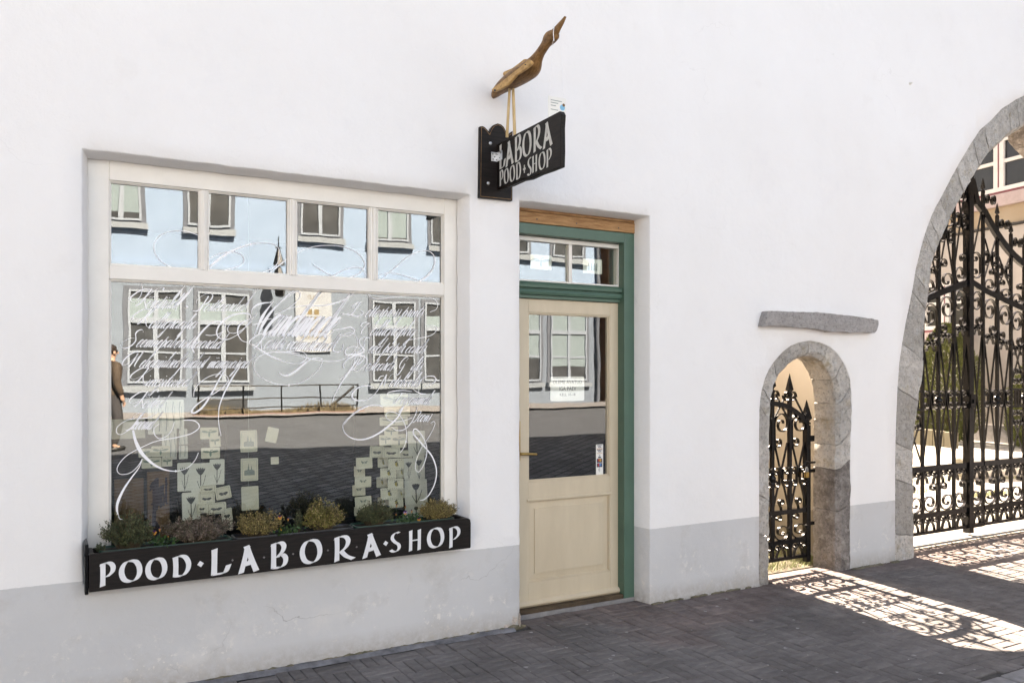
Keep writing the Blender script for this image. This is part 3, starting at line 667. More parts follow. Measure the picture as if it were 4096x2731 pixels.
for c, x, y in ((cE, 1835, 1090), (cA, 2235, 1150), (cC, 790, 555), (cD, 1172, 370), (cF, 1275, 1318), (cA, 1170, 330)): mb = MB(); dot(mb, *g_(c, x, y), .006); done(mb, 'painted_dot')

# --- doorway
dr = subroot('door_frame')
DY = .15
def dpx(u, v, Y): q = P(u, v, Y); return q.x, q.z
jx1 = dpx(2538, 1600, DY)[0]                       # outer right edge of the green frame
jx0 = dpx(2497, 1600, DY)[0]
mx = DOOR[0]+.004
fz_top = dpx(2500, 932, DY)[1]; fz_low = dpx(2500, 972, DY)[1]
mb = MB(); mb.bbox(jx0, DY, -.0, jx1, .30, fz_top, .003); sub(mb, 'jamb', M['green'], dr)
mb = MB(); mb.bbox(mx-.05, DY, -.0, mx+.012, .30, fz_top, .003); sub(mb, 'jamb', M['green'], dr)
mb = MB(); mb.bbox(mx+.012, DY+.0006, fz_low, jx0, .30, fz_top-.0006, .003); sub(mb, 'head', M['green'], dr)
tz1 = dpx(2300, 1142, DY+.04)[1]; tz0 = dpx(2300, 1180, DY+.04)[1]
mb = MB()
prof = [(.03, tz1+.012), (.012, tz1), (0, tz1-.012), (.002, tz1-.03), (.022, tz1-.036), (.022, tz1-.04), (.008, tz1-.046), (.002, tz1-.06), (.008, tz1-.076), (.03, tz1-.082), (.03, tz0-.035), (.14, tz0-.035), (.14, tz1+.012)]
v = [(mx+.012, DY+.02+a, z) for a, z in prof]+[(jx0, DY+.02+a, z) for a, z in prof]; n = len(prof)
mb.add(v, [tuple(range(n)), tuple(range(2*n-1, n-1, -1))]+[(i, (i+1) % n, n+(i+1) % n, n+i) for i in range(n)])
sub(mb, 'transom_moulding', M['green'], dr, 40)
# fanlight
LY2 = .235
lx0 = mx+.014; lx1 = jx0-.003; lz0 = tz1+.013; lz1 = fz_low-.003
fl = [dpx(2083, 960, LY2)[0]-.12, dpx(2270, 1000, LY2)[0], dpx(2283, 1000, LY2)[0], dpx(2470, 1000, LY2)[0]]
fl[0] = lx0+.045
gz1 = dpx(2300, 974, LY2)[1]; gz0 = dpx(2300, 1131, LY2)[1]
gz1 = min(gz1, lz1-.03)
mb = MB()
mb.bbox(lx0, .215, lz0, fl[0], .27, lz1, .003); mb.bbox(fl[3], .215, lz0, lx1, .27, lz1, .003)
mb.bbox(fl[0], .2155, gz1, fl[3], .27, lz1, .003); mb.bbox(fl[0], .2155, lz0, fl[3], .27, gz0, .003)
mb.bbox(fl[1], .217, gz0, fl[2], .265, gz1, .003); sub(mb, 'fanlight_frame', M['white_paint'], dr)
pane(fl[0]+.001, fl[1]-.001, gz0+.001, gz1-.001, LY2+.005, M['glass_top'], dr); pane(fl[2]+.001, fl[3]-.001, gz0+.001, gz1-.001, LY2+.005, M['glass_top'], dr)
# bare pine packing board above the frame
mb = MB(); bz1 = DOOR[3]-.004
mb.bbox(mx-.02, DY-.006, fz_top+.002, jx1+.006, .30, fz_top+.075, .004); part(mb, 'lintel_board', M['pine'])
mb = MB(); mb.bbox(mx-.02, DY-.001, fz_top+.078, jx1+.006, .30, max(bz1, fz_top+.14), .004); part(mb, 'lintel_board', M['pine'])
for nx in (2.9, 3.22, 3.58):
    mb = MB(); mb.tube([(nx, DY-.0085, fz_top+.03), (nx, DY, fz_top+.03)], .005, 8); part(mb, 'nail', M['ink'])
# door leaf
door = subroot('shop_door')
QY = .225
ax0 = mx+.0135; ax1 = dpx(2487, 1600, QY)[0]
az1 = tz0-.037; az0 = .055
ga0 = dpx(2107, 1500, QY+.02)[0]; ga1 = dpx(2434, 1500, QY+.02)[0]; gb1 = dpx(2300, 1257, QY+.02)[1]; gb0 = dpx(2107, 1927, QY+.02)[1]
pz1 = dpx(2113, 2003, QY)[1]; pz0 = dpx(2113, 2330, QY)[1]
mb = MB()
mb.bbox(ax0, QY, az0, ga0-.0, QY+.06, az1, .003); mb.bbox(ga1, QY, az0, ax1, QY+.06, az1, .003)
mb.bbox(ga0, QY+.0007, gb1, ga1, QY+.06, az1-.0007, .003); mb.bbox(ga0, QY+.0007, pz1, ga1, QY+.06, gb0, .003); mb.bbox(ga0, QY+.0007, az0+.0007, ga1, QY+.06, pz0, .003)
sub(mb, 'stile_and_rail', M['cream'], door)
mb = MB(); mb.box(ga0, QY+.022, pz0, ga1, QY+.05, pz1)
b0 = .055
v = []
for q, y in ((.012, QY+.021), (b0, QY+.016), (b0+.001, QY+.009)):
    v += [(ga0+q, y, pz0+q), (ga1-q, y, pz0+q), (ga1-q, y, pz1-q), (ga0+q, y, pz1-q)]
mb.add(v, [(4*k+i, 4*k+(i+1) % 4, 4*k+4+(i+1) % 4, 4*k+4+i) for k in range(2) for i in range(4)]+[(8, 9, 10, 11)])
sub(mb, 'door_panel', M['cream'], door)
sub(bead(ga0, ga1, gb0, gb1, .014, QY+.004, QY+.03), 'glazing_bead', M['cream'], door)
sub(bead(ga0, ga1, pz0, pz1, .012, QY+.004, QY+.022), 'panel_moulding', M['cream'], door)
mb = MB(); mb.bbox(ga0-.012, QY-.010, pz1-.004, ga1+.012, QY+.004, pz1+.014, .004); sub(mb, 'rail_moulding', M['cream'], door)
pane(ga0+.002, ga1-.002, gb0+.002, gb1-.002, QY+.022, M['glass_door'], door)
wz = dpx(2113, 2400, QY)[1]
mb = MB()
prof = [(0, wz), (-.012, wz-.004), (-.024, wz-.018), (-.024, wz-.03), (-.012, wz-.044), (-.006, wz-.048), (-.010, wz-.06), (-.020, wz-.10), (-.022, wz-.16), (-.022, az0-.01), (0, az0-.01)]
v = [(ax0+.002, QY+a, z) for a, z in prof]+[(ax1+.004, QY+a, z) for a, z in prof]; n = len(prof)
mb.add(v, [tuple(range(n)), tuple(range(2*n-1, n-1, -1))]+[(i, (i+1) % n, n+(i+1) % n, n+i) for i in range(n)])
sub(mb, 'weather_bar', M['cream'], door, 40)
hx, hz = dpx(2083, 1815, QY-.03)
mb = MB(); mb.bbox(hx-.02, QY-.006, hz-.05, hx+.012, QY+.001, hz+.22, .003)
mb.tube([(hx, QY-.004, hz), (hx, QY-.045, hz)], .010, 10)
mb.tube([(hx-.01, QY-.047, hz+.002), (hx+.03, QY-.05, hz), (hx+.115, QY-.046, hz-.006)], [.011, .010, .008], 10)
sub(mb, 'handle', M['brass'], door, 40)
mb = MB(); mb.bbox(mx+.0, .16, 0, jx0+.02, .30, .048, .003); part(mb, 'threshold', M['room_floor'])
mb = MB(); mb.bbox(mx-.0, .145, -.02, jx1, .158, .022, .003); part(mb, 'step_edge', M['kerb'])
# papers behind the door glass and the stickers on it
def paper_rect(x0, x1, z0, z1, y, r=.012, t=.0012):
    pts = []
    for cx_, cz_, a0 in ((x1-r, z1-r, 0), (x0+r, z1-r, 90), (x0+r, z0+r, 180), (x1-r, z0+r, 270)):
        for k in range(4):
            a = R(a0+k*30); pts.append((cx_+r*math.cos(a), cz_+r*math.sin(a)))
    mb = MB(); mb.prism(pts, y, y+t); return mb
def text_mesh(name, s, x, z, size, y, m, parent, width=None, flip=False, bold=0, rot=None):
    cu = bpy.data.curves.new(name, 'FONT'); cu.body = s; cu.size = size; cu.align_x = 'CENTER'; cu.align_y = 'CENTER'; cu.resolution_u = 3; cu.offset = bold
    t = bpy.data.objects.new(name, cu); COL.objects.link(t)
    dg = bpy.context.evaluated_depsgraph_get(); me = bpy.data.meshes.new_from_object(t.evaluated_get(dg)); bpy.data.objects.remove(t)
    wd = max(v.co.x for v in me.vertices)-min(v.co.x for v in me.vertices)
    sx = (width/wd) if width else 1
    Mx = rot or (Matrix.Translation((x, y, z)) @ Matrix.Rotation(R(90), 4, 'X') @ Matrix.Diagonal((sx, 1, 1, 1)))
    me.transform(Mx); me.materials.clear(); me.materials.append(m)
    o = bpy.data.objects.new(name, me); COL.objects.link(o)
    if parent: o.parent = parent
    return o
PY = QY+.0305
x0, zt_ = dpx(2202, 1506, PY); x1, zb_ = dpx(2337, 1602, PY)
nt_ = tag(paper_rect(x0, x1, zb_, zt_, PY, .012).build('notice', M['paper_white']), 'white handwritten opening-hours notice behind the door glass', 'notice')
xm = (x0+x1)/2; hgt = zt_-zb_
text_mesh('handwriting', 'OLEME AVATUD', xm, zt_-hgt*.23, .034, PY-.0006, M['ink'], nt_, (x1-x0)*.86)
text_mesh('handwriting', 'IGA PÄEV', xm, zt_-hgt*.50, .040, PY-.0006, M['ink'], nt_, (x1-x0)*.5)
text_mesh('handwriting', 'KELL 10-18', xm, zt_-hgt*.74, .028, PY-.0006, M['ink'], nt_, (x1-x0)*.46)
KY = QY+.0212
x0, zt_ = dpx(2384, 1777, KY); x1, zb_ = dpx(2412, 1899, KY)
stk = tag(paper_rect(x0, x1, zb_, zt_, KY-.0004, .006, .0005).build('payment_sticker', M['paper_white']), 'tall white card-payment sticker low on the door glass', 'sticker')
xm = (x0+x1)/2; hgt = zt_-zb_; wd = x1-x0; navy = mat('navy_print', (.03, .035, .07), .6); orange = mat('orange_print', (.55, .25, .05), .6); red = mat('red_print', (.45, .04, .03), .6); amber = mat('amber_print', (.6, .3, .05), .6); blue = mat('blue_print', (.07, .22, .5), .6)
def bar(z, h, m, wf=.78, y=KY-.0007):
    mb = MB(); mb.box(xm-wd*wf/2, y-.0002, zt_-hgt*z-hgt*h/2, xm+wd*wf/2, y, zt_-hgt*z+hgt*h/2); mb.build('print', m, stk)
bar(.03, .016, navy); bar(.145, .018, orange); bar(.175, .016, navy); bar(.29, .014, orange); bar(.42, .045, navy, .4); bar(.525, .13, navy); bar(.67, .13, navy)
text_mesh('print', 'VISA', xm, zt_-hgt*.085, .022, KY-.0008, navy, stk, wd*.55, bold=.0006)
text_mesh('print', 'VISA', xm, zt_-hgt*.225, .022, KY-.0008, navy, stk, wd*.55, bold=.0006)
text_mesh('print', 'V', xm, zt_-hgt*.36, .022, KY-.0008, navy, stk, bold=.0004)
for zc, ma_, mb_ in ((.515, red, amber), (.66, red, blue)):
    for sx_, m_, dy in ((-.11, ma_, 0), (.11, mb_, .0001)):
        mb = MB(); n = 14; mb.add([(xm+wd*sx_+wd*.17*math.cos(2*math.pi*i/n), KY-.0012-dy, zt_-hgt*zc+wd*.17*math.sin(2*math.pi*i/n)) for i in range(n)], [tuple(range(n))]); mb.build('print', m_, stk)
mb = MB()
for k in range(4):
    r_ = wd*(.10+.07*k); mb.band([(xm-wd*.25+r_*math.cos(R(a)), zt_-hgt*.81+r_*1.6*math.sin(R(a))) for a in range(-40, 41, 10)], .0002, .0014, KY-.0009)
mb.build('print', navy, stk)
def motif_bird(mb, x0, x1, z0, z1, y):
    w_, h_ = x1-x0, z1-z0; cx_, cz_ = (x0+x1)/2, z0+h_*.55
    def ell(cx, cz, a, b, rot, n=12): mb.add([(cx+a*math.cos(t)*math.cos(rot)-b*math.sin(t)*math.sin(rot), y, cz+a*math.cos(t)*math.sin(rot)+b*math.sin(t)*math.cos(rot)) for t in (2*math.pi*i/n for i in range(n))], [tuple(range(n))])
    ell(cx_-w_*.23, cz_+h_*.08, w_*.2, h_*.1, -.15); ell(cx_+w_*.23, cz_+h_*.08, w_*.2, h_*.1, .15)
    ell(cx_, cz_-h_*.12, w_*.06, h_*.27, 0); ell(cx_+w_*.06, cz_+h_*.22, w_*.1, h_*.035, .25)
def motif_figures(mb, x0, x1, z0, z1, y):
    w_, h_ = x1-x0, z1-z0
    for fx in (.3, .45, .58, .7):
        cx_ = x0+w_*fx
        mb.add([(cx_-w_*.05, y, z0+h_*.2), (cx_+w_*.05, y, z0+h_*.2), (cx_+w_*.04, y, z0+h_*.55), (cx_+w_*.015, y, z0+h_*.72), (cx_-w_*.015, y, z0+h_*.72), (cx_-w_*.04, y, z0+h_*.55)], [tuple(range(6))])
TY = LY2+.0125
for (u0, v0, u1, v1), kind, lab in (((2122, 1012, 2206, 1081), 'bird', 'small card with a winged bird print in the left fanlight pane'), ((2332, 1029, 2408, 1097), 'fig', 'small card with a print of standing figures in the right fanlight pane')):
    x0, zt_ = dpx(u0, (v0+v0+8)/2, TY); x1, zb_ = dpx(u1, v1, TY)
    o = tag(paper_rect(x0, x1, zb_, zt_, TY, .006).build('card', M['paper_white']), lab, 'card', 'cards in the fanlight')
    mb = MB(); (motif_bird if kind == 'bird' else motif_figures)(mb, x0, x1, zb_, zt_, TY-.0006); mb.build('print', M['ink_soft'], o)

# --- stone arches
def arch_stones(name, outer, inner, cuts, depth, back_in, m, m2, chamf=.035, y0=.004):
    """outer/inner: matching polylines (x,z) ; cuts: indices of the joints ; back depth"""
    root = subroot(name)
    for a, b in zip(cuts, cuts[1:]):
        k = b-a
        bm = bmesh.new(); rows = []
        ja = random.uniform(-.004, .006); jd = random.uniform(-.006, .010)
        for i in range(k+1):
            o_, n_ = Vector(outer[a+i]), Vector(inner[a+i]); q = (n_-o_)
            e = .0035 if i == 0 else (-.0035 if i == k else 0)
            tn = Vector(outer[min(a+i+1, len(outer)-1)])-Vector(outer[max(a+i-1, 0)]); tn = tn.normalized()*e if tn.length > 0 else tn*0
            nb = n_+q.normalized()*back_in
            row = []
            for p2, y in ((o_-q.normalized()*.012, y0+.016), (o_+q*.03, y0), (o_+q*.5, y0+.004+ja), (n_-q.normalized()*chamf*.9, y0+.006+ja), (n_-q.normalized()*chamf*.25, y0+.02+chamf*.4), (n_, y0+chamf*1.2), (n_+q.normalized()*back_in*.4, depth*.45), (nb, depth+jd), (o_, depth+jd)):
                row.append(bm.verts.new((p2.x+tn.x, y, p2.y+tn.y)))
            rows.append(row)
        nn = len(rows[0])
        for r0, r1 in zip(rows, rows[1:]):
            for j in range(nn): bm.faces.new((r0[j], r0[(j+1) % nn], r1[(j+1) % nn], r1[j]))
        bm.faces.new(rows[0][::-1]); bm.faces.new(rows[-1])
        bmesh.ops.recalc_face_normals(bm, faces=bm.faces)
        bmesh.ops.subdivide_edges(bm, edges=[e for e in bm.edges if e.calc_length() > .05], cuts=1, use_grid_fill=True)
        for v in bm.verts:
            c = v.co; d = noise.noise_vector(c*14)*.010+noise.noise_vector(c*38)*.0055
            v.co = c+Vector((d.x, d.y*.8, d.z))
        mb = MB(); mb.bm(bm); sub(mb, 'stone', m2 if ((sum(outer[i][1] for i in (a, b))/2 < .9 and outer[a][0] > 5.5 and name == 'small_archway') or outer[a][0] > 8.62) else m, root, 35)
    return root
n = 61
so = resample(SA_OUT, n); si = resample(SA_IN, n)
arch_stones('small_archway', so, si, [0, 6, 10, 16, 19, 21, 24, 27, 30, 33, 36, 39, 41, 44, 47, 52, 60], .265, -.006, M['stone'], M['stone_dark'])
n = 141
bo_ = resample(BA_OUT, n); bi_ = resample(BA_IN, n)
cuts = [0, 4, 10, 14, 20, 25, 29]
while cuts[-1] < 106: cuts.append(cuts[-1]+random.choice((2, 2, 2, 3)))
cuts = [c for c in cuts if c < 108]+[111, 115, 121, 126, 130, 136, 140]
arch_stones('large_archway', bo_, bi_, cuts, .46, -.02, M['stone'], M['stone_dark'], .06)
# rough vault lining behind the large arch, the stone slab above the small arch
pts = xz(cr(oA, sA, [(248, 372), (262, 310), (285, 226), (420, 229), (560, 236), (700, 238), (820, 242), (960, 258), (1080, 272), (1200, 290), (1300, 302), (1346, 318), (1350, 360), (1340, 412), (1318, 434), (1210, 430), (1100, 436), (1000, 424), (900, 428), (800, 408), (700, 392), (560, 382), (450, 376), (340, 370)]), -.06)
bm = bmesh.new(); f_ = [bm.verts.new((x, -.072, z)) for x, z in pts]; b_ = [bm.verts.new((x+.004, .02, z)) for x, z in pts]
n = len(pts)
cv = bm.verts.new((sum(p[0] for p in pts)/n, -.074, sum(p[1] for p in pts)/n))
for i in range(n):
    bm.faces.new((f_[i], f_[(i+1) % n], cv)); bm.faces.new((f_[(i+1) % n], f_[i], b_[i], b_[(i+1) % n]))
bmesh.ops.recalc_face_normals(bm, faces=bm.faces)
bmesh.ops.subdivide_edges(bm, edges=[e for e in bm.edges if e.calc_length() > .05], cuts=3)
for v in bm.verts:
    if v.co.y < .0: v.co += Vector((noise.noise(v.co*30)*.004, noise.noise(v.co*22+Vector((5, 0, 0)))*.007, noise.noise(v.co*34+Vector((0, 9, 0)))*.006))
bmesh.ops.triangulate(bm, faces=bm.faces)
mb = MB(); mb.bm(bm); part(mb, 'ledge_stone', M['ledge'], None, 40)
# broken plaster corner beside the door, bits at the wall foot
def lump(cx_, cy_, cz_, rx, ry, rz, seed, lev=2):
    bm = bmesh.new(); bmesh.ops.create_icosphere(bm, subdivisions=lev, radius=1)
    for v in bm.verts:
        d = 1+.28*noise.noise(v.co*2.3+Vector((seed, 0, 0)))+.16*noise.noise(v.co*6+Vector((0, seed, 0)))
        v.co = Vector((cx_+v.co.x*rx*d, cy_+v.co.y*ry*d, cz_+v.co.z*rz*d))
    return bm
M['raw'] = mat('raw_pinkish_render', (.56, .49, .44), .95, .25, 40, .8, 120, col2=(.32, .27, .235))
mb = MB()
mb.bm(lump(2.642, .006, .045, .040, .0085, .065, 3, 3)); mb.bm(lump(2.595, .006, .015, .045, .0085, .030, 5, 3)); mb.bm(lump(2.677, .03, .045, .0075, .05, .06, 6, 3))
part(mb, 'exposed_render', M['raw'], None, 60)
mb = MB()
for i in range(60):
    t = random.random(); x = .75+1.95*t; mb.bm(lump(x, -.004, -.004+random.random()*.008, .03+.05*random.random(), .006+.006*random.random(), .012+.01*random.random(), i, 1))
for i in range(16):
    x = 3.78+random.random()*1.05; mb.bm(lump(x, -.004, -.002, .03+.04*random.random(), .010, .012, i+80, 1))
for i in range(12):
    x = 5.9+random.random()*.6; mb.bm(lump(x, -.015, -.002, .04+.04*random.random(), .025, .016, i+180, 1))
M['foot'] = mat('mossy_wall_foot', (.20, .17, .125), .95, .3, 18, .8, 120, col2=(.07, .07, .04))
tag(part(mb, 'rough_wall_foot', M['foot'], None, 60), kind='stuff')
mb = MB(); q = P(3640, 335, 0); mb.lathe([(.016, 0), (.014, .006), (.007, .010), (.006, .022), (.009, .024)], (0, 0, 0), 12, 0, Matrix.Translation((q.x, .002, q.z)) @ Matrix.Rotation(R(90), 4, 'X')); part(mb, 'wall_anchor', M['white_paint'], None, 40)
# ------------------------------------------------------------------ ground
def quadmesh(name, pts, m, kind='structure'):
    mb = MB(); mb.add(pts, [tuple(range(len(pts)))]); return tag(mb.build(name, m), kind=kind)
KY0 = -2.02                                        # kerb line
pave = MB(); pave.add([(-8, KY0, -.012), (16, KY0, -.012), (16, .24, -.012), (-8, .24, -.012)], [(0, 1, 2, 3)])
pave = tag(pave.build('pavement', M['mortar']), kind='structure')
def road_z(y): return -.09 + .0386*(-y+KY0)+.0 if False else (-.10+(.745/14.6)*(KY0-y))
mb = MB()
mb.add([(-14, KY0-.14, road_z(KY0)), (34, KY0-.14, road_z(KY0)), (34, -9.6, road_z(-9.6)), (-14, -9.6, road_z(-9.6))], [(3, 2, 1, 0)])
def sett_mat():
    m, n, l, b = newmat('street_setts'); b.inputs['Roughness'].default_value = .85; b.inputs['Specular IOR Level'].default_value = .15
    tc = N(n, 'ShaderNodeNewGeometry'); mp = N(n, 'ShaderNodeMapping'); l.new(tc.outputs['Position'], mp.inputs[0]); mp.inputs['Rotation'].default_value = (0, 0, R(38))
    br = N(n, 'ShaderNodeTexBrick'); l.new(mp.outputs[0], br.inputs[0]); br.inputs['Scale'].default_value = 1
    br.inputs['Brick Width'].default_value = .30; br.inputs['Row Height'].default_value = .17; br.inputs['Mortar Size'].default_value = .018; br.inputs['Bias'].default_value = 0
    br.inputs[1].default_value = (.26, .26, .275, 1); br.inputs[2].default_value = (.11, .11, .118, 1); br.inputs[3].default_value = (.02, .019, .018, 1)
    l.new(br.outputs[0], b.inputs['Base Color']); bp = N(n, 'ShaderNodeBump'); bp.inputs['Strength'].default_value = 1; bp.inputs['Distance'].default_value = .03; bp.invert = True
    l.new(br.outputs[1], bp.inputs['Height']); l.new(bp.outputs[0], b.inputs['Normal']); return m
tag(mb.build('road', sett_mat()), kind='structure')
mb = MB(); mb.add([(-14, -9.6, road_z(-9.6)), (34, -9.6, road_z(-9.6)), (34, -16.75, road_z(-16.7)), (-14, -16.75, road_z(-16.7))], [(3, 2, 1, 0)])
tag(mb.build('road', M['asphalt']), kind='structure')
# bricks laid in squares of three, turned by turns
bl, bw, jt = .2, .0633, .004
cands = []
cell = bl+.0035
for ix in range(int(16/cell)):
    for iy in range(-11, 1):
        cx0 = .3+ix*cell; cy0 = iy*cell-.002
        for k in range(3):
            if (ix+iy) % 2: r = (cx0+k*cell/3, cy0, cx0+(k+1)*cell/3-jt, cy0+bl)
            else: r = (cx0, cy0+k*cell/3, cx0+bl, cy0+(k+1)*cell/3-jt)
            lim = -.045 if r[0] < 2.62 else (.135 if r[0] < 3.72 else (-.02 if r[0] < 4.8 else .24))
            if r[3] > lim+.001:
                if r[1] > lim-.03: continue
                r = (r[0], r[1], r[2], lim)
            if r[1] < KY0+.012: 
                if r[3] < KY0+.05: continue
                r = (r[0], KY0+.012, r[2], r[3])
            cands.append(r)
def proj(x, y, z):
    yy = y+CD; t = yy*cc+x*ss
    if t < .3: return None
    rr = x*cc-yy*ss; return CX+F*rr/t, HY-F*(z-CH)/t, t
def brick_mesh(mb, r, h, b=.004, tilt=(0, 0)):
    x0, y0, x1, y1 = r; c = .0
    def tz(x, y): return h+tilt[0]*(x-(x0+x1)/2)+tilt[1]*(y-(y0+y1)/2)
    v = [(x0, y0, -.03), (x1, y0, -.03), (x1, y1, -.03), (x0, y1, -.03)]
    v += [(x, y, tz(x, y)-b) for x, y in ((x0, y0), (x1, y0), (x1, y1), (x0, y1))]
    v += [(x, y, tz(x, y)) for x, y in ((x0+b, y0+b), (x1-b, y0+b), (x1-b, y1-b), (x0+b, y1-b))]
    mb.add(v, [(i, (i+1) % 4, 4+(i+1) % 4, 4+i) for i in range(4)]+[(4+i, 4+(i+1) % 4, 8+(i+1) % 4, 8+i) for i in range(4)]+[(8, 9, 10, 11)])
sc = []
for r in cands:
    q = proj((r[0]+r[2])/2, (r[1]+r[3])/2, 0)
    vis = q and -60 < q[0] < 4150 and q[1] < 2790
    a = (r[2]-r[0])*(r[3]-r[1])*abs(CH)/q[2]**3 if vis else 0
    sc.append((a, r))
sc.sort(key=lambda t: -t[0])
single = [r for a, r in sc[:300] if a > 0]; rest = [r for a, r in sc[300:]]
meshes = {}
for r in single:
    key = (round(r[2]-r[0], 3), round(r[3]-r[1], 3), random.randint(0, 4))
    if key not in meshes:
        mb = MB(); hw, hd = key[0]/2, key[1]/2; brick_mesh(mb, (-hw, -hd, hw, hd), 0, .004, (random.uniform(-.015, .015), random.uniform(-.015, .015)))
        me = bpy.data.meshes.new('brick'); me.from_pydata(mb.v, [], mb.f); me.materials.append(M['brick']); meshes[key] = me
    o = bpy.data.objects.new('brick', meshes[key]); COL.objects.link(o); o.parent = pave
    o.location = ((r[0]+r[2])/2, (r[1]+r[3])/2, random.uniform(-.0025, .0015)); o.rotation_euler = (0, 0, random.uniform(-.006, .006))
mb = MB(); nb = []
for r in rest:
    k0 = len(mb.f); brick_mesh(mb, r, random.uniform(-.0025, .0015), .004, (random.uniform(-.015, .015), random.uniform(-.015, .015))); nb += [random.random()]*(len(mb.f)-k0)
o = mb.build('brick_field', M['brick'], pave, None, False); at_ = o.data.attributes.new('rnd', 'FLOAT', 'FACE'); at_.data.foreach_set('value', nb); tag(o, kind='stuff')
# pale mortar fillet along the wall, bird droppings and gum on the bricks
mb = MB(); seg = 60
vv = []
for i in range(seg+1):
    x = .3+2.33*i/seg; a = .004*noise.noise(Vector((x*9, 0, 0)))
    vv += [(x, .01, .016+a), (x, -.03+a, .006), (x, -.05+.012*noise.noise(Vector((x*5, 3, 0))), -.006)]
mb.add(vv, [(i*3+j, i*3+j+1, (i+1)*3+j+1, (i+1)*3+j) for i in range(seg) for j in range(2)])
tag(mb.build('mortar_strip', M['fillet'], None, 60), kind='structure')
mb = MB()
for i in range(70):
    u = random.uniform(2050, 3900); v = random.uniform(2330, 2720); t = -CH/((HY-v)/F); d = (u-CX)/F
    x, y = t*(ss+cc*d), -CD+t*(cc-ss*d)
    if y > -.06 or y < KY0+.1: continue
    s_ = random.choice((.004, .005, .006, .010, .013)); k = 9
    mb.add([(x+s_*(1+.3*math.sin(j*2.1+i))*math.cos(2*math.pi*j/k), y+s_*(1+.3*math.cos(j*1.7+i))*math.sin(2*math.pi*j/k), .0042) for j in range(k)]+[(x, y, .0052)], [(j, (j+1) % k, k) for j in range(k)])
M['gum'] = mat('old_gum', (.36, .34, .34), .8, .2, 60)
tag(mb.build('gum_spots', M['gum'], pave), kind='stuff')
kerb = tag(empty('kerb', (0, KY0, 0)), kind='structure')
km = None
for i in range(24):
    if km is None:
        mb = MB(); mb.bbox(-.495, -.14, -.25, .495, -.002, .004, .012); ko = mb.build('kerb_stone', M['kerb'], kerb); km = ko
    else: ko = dup(km, kerb)
    ko.location = (-6+i*1.0, 0, random.uniform(-.003, .003))

# ------------------------------------------------------------------ wrought-iron gates
def clothoid(a1, a2, k1, k2, n=46):
    """S scroll: heading integrates curvature that changes sign in the middle"""
    def half(ang, k, sg):
        L = math.sqrt(2*ang/k); h = math.pi/2; x = z = 0; out = []
        for i in range(n+1):
            s_ = L*i/n; out.append((x, z)); th = h+sg*k*s_*s_/2; x += math.cos(th)*L/n; z += math.sin(th)*L/n
        return out
    up = half(a1, k1, 1)
    dn = [(-x, -z) for x, z in half(a2, k2, 1)]
    return dn[::-1]+up[1:]
def fit(pts, x0, x1, z0, z1, flip=False):
    ax = [p[0] for p in pts]; az = [p[1] for p in pts]
    sx = (x1-x0)/(max(ax)-min(ax)); sz = (z1-z0)/(max(az)-min(az))
    o = [(x0+(p[0]-min(ax))*sx, z0+(p[1]-min(az))*sz) for p in pts]
    return [(x0+x1-p[0], p[1]) for p in o] if flip else o
def spiral(turns, r0, r1, a0, sg=1, n=40):
    return [((r0+(r1-r0)*(i/n)**.8)*math.cos(a0+sg*2*math.pi*turns*i/n), (r0+(r1-r0)*(i/n)**.8)*math.sin(a0+sg*2*math.pi*turns*i/n)) for i in range(n+1)]
def ccurl(h, flip=False):                          # C scroll standing upright with both ends curled in
    a = spiral(1.15, .5, .1, math.pi, -1); up = [(x, z+.5) for x, z in a]; lo = [(x, -z-.5) for x, z in a]
    return lo[::-1]+up
def bigc(hh=1.55, ru=.55, lo=1.45, upt=1.25):    # C scroll with a large lower and a small upper eye
    n = 40; a = []
    for i in range(n+1):
        f = i/n; r_ = .16+.84*f**.75; ph_ = math.pi+2*math.pi*lo*(1-f); a.append((r_*math.cos(ph_)*(1-.0*f), r_*math.sin(ph_)))
    for i in range(n+1):
        f = i/n; r_ = ru*(1-.82*f**.8); ph_ = math.pi-2*math.pi*upt*f; a.append((ru-1+r_*math.cos(ph_), hh+r_*math.sin(ph_)))
    return a
SC = bigc(); SC2 = [(x, -z) for x, z in bigc()]
CS = ccurl(1)
CURL = [(0, -1.2), (-.12, -.6)]+[(x*.5, z*.5) for x, z in spiral(1.4, 1, .22, math.pi, -1)]   # small leg ending in a curl
def scroll(name, pts, x0, x1, z0, z1, y, parent, flip=False, d=.024, th=.008):
    mb = MB(); mb.band(fit(pts, x0, x1, z0, z1, flip), d, th, y); return mb.build(name, M['iron'], parent, 35)
def vbar(x, z0, z1, y, parent, w=.024, name='bar', x2=None):
    mb = MB(); x2 = x if x2 is None else x2
    if x2 == x: mb.box(x-w/2, y-w/2, z0, x+w/2, y+w/2, z1)
    else: mb.band([(x, z0), (x2, z1)], w*.8, w*.62, y)
    return mb.build(name, M['iron'], parent)
def rail(pts, y, parent, h=.03, d=.03, name='rail'):
    mb = MB(); mb.band(pts, d, h, y); return mb.build(name, M['iron'], parent, 30)
def spear(x, z0, h, y, parent, w=.026):
    mb = MB(); v = []
    for f, s_ in ((0, .5), (.06, .55), (.08, .95), (.13, .95), (.16, .4), (.30, 1.25), (1, .05)):
        q = w*s_; v += [(x-q, y-q*.7, z0+h*f), (x+q, y-q*.7, z0+h*f), (x+q, y+q*.7, z0+h*f), (x-q, y+q*.7, z0+h*f)]
    mb.add(v, [(i*4+j, i*4+(j+1) % 4, i*4+4+(j+1) % 4, i*4+4+j) for i in range(6) for j in range(4)]+[(24, 25, 26, 27)])
    return mb.build('spearhead', M['iron'], parent)
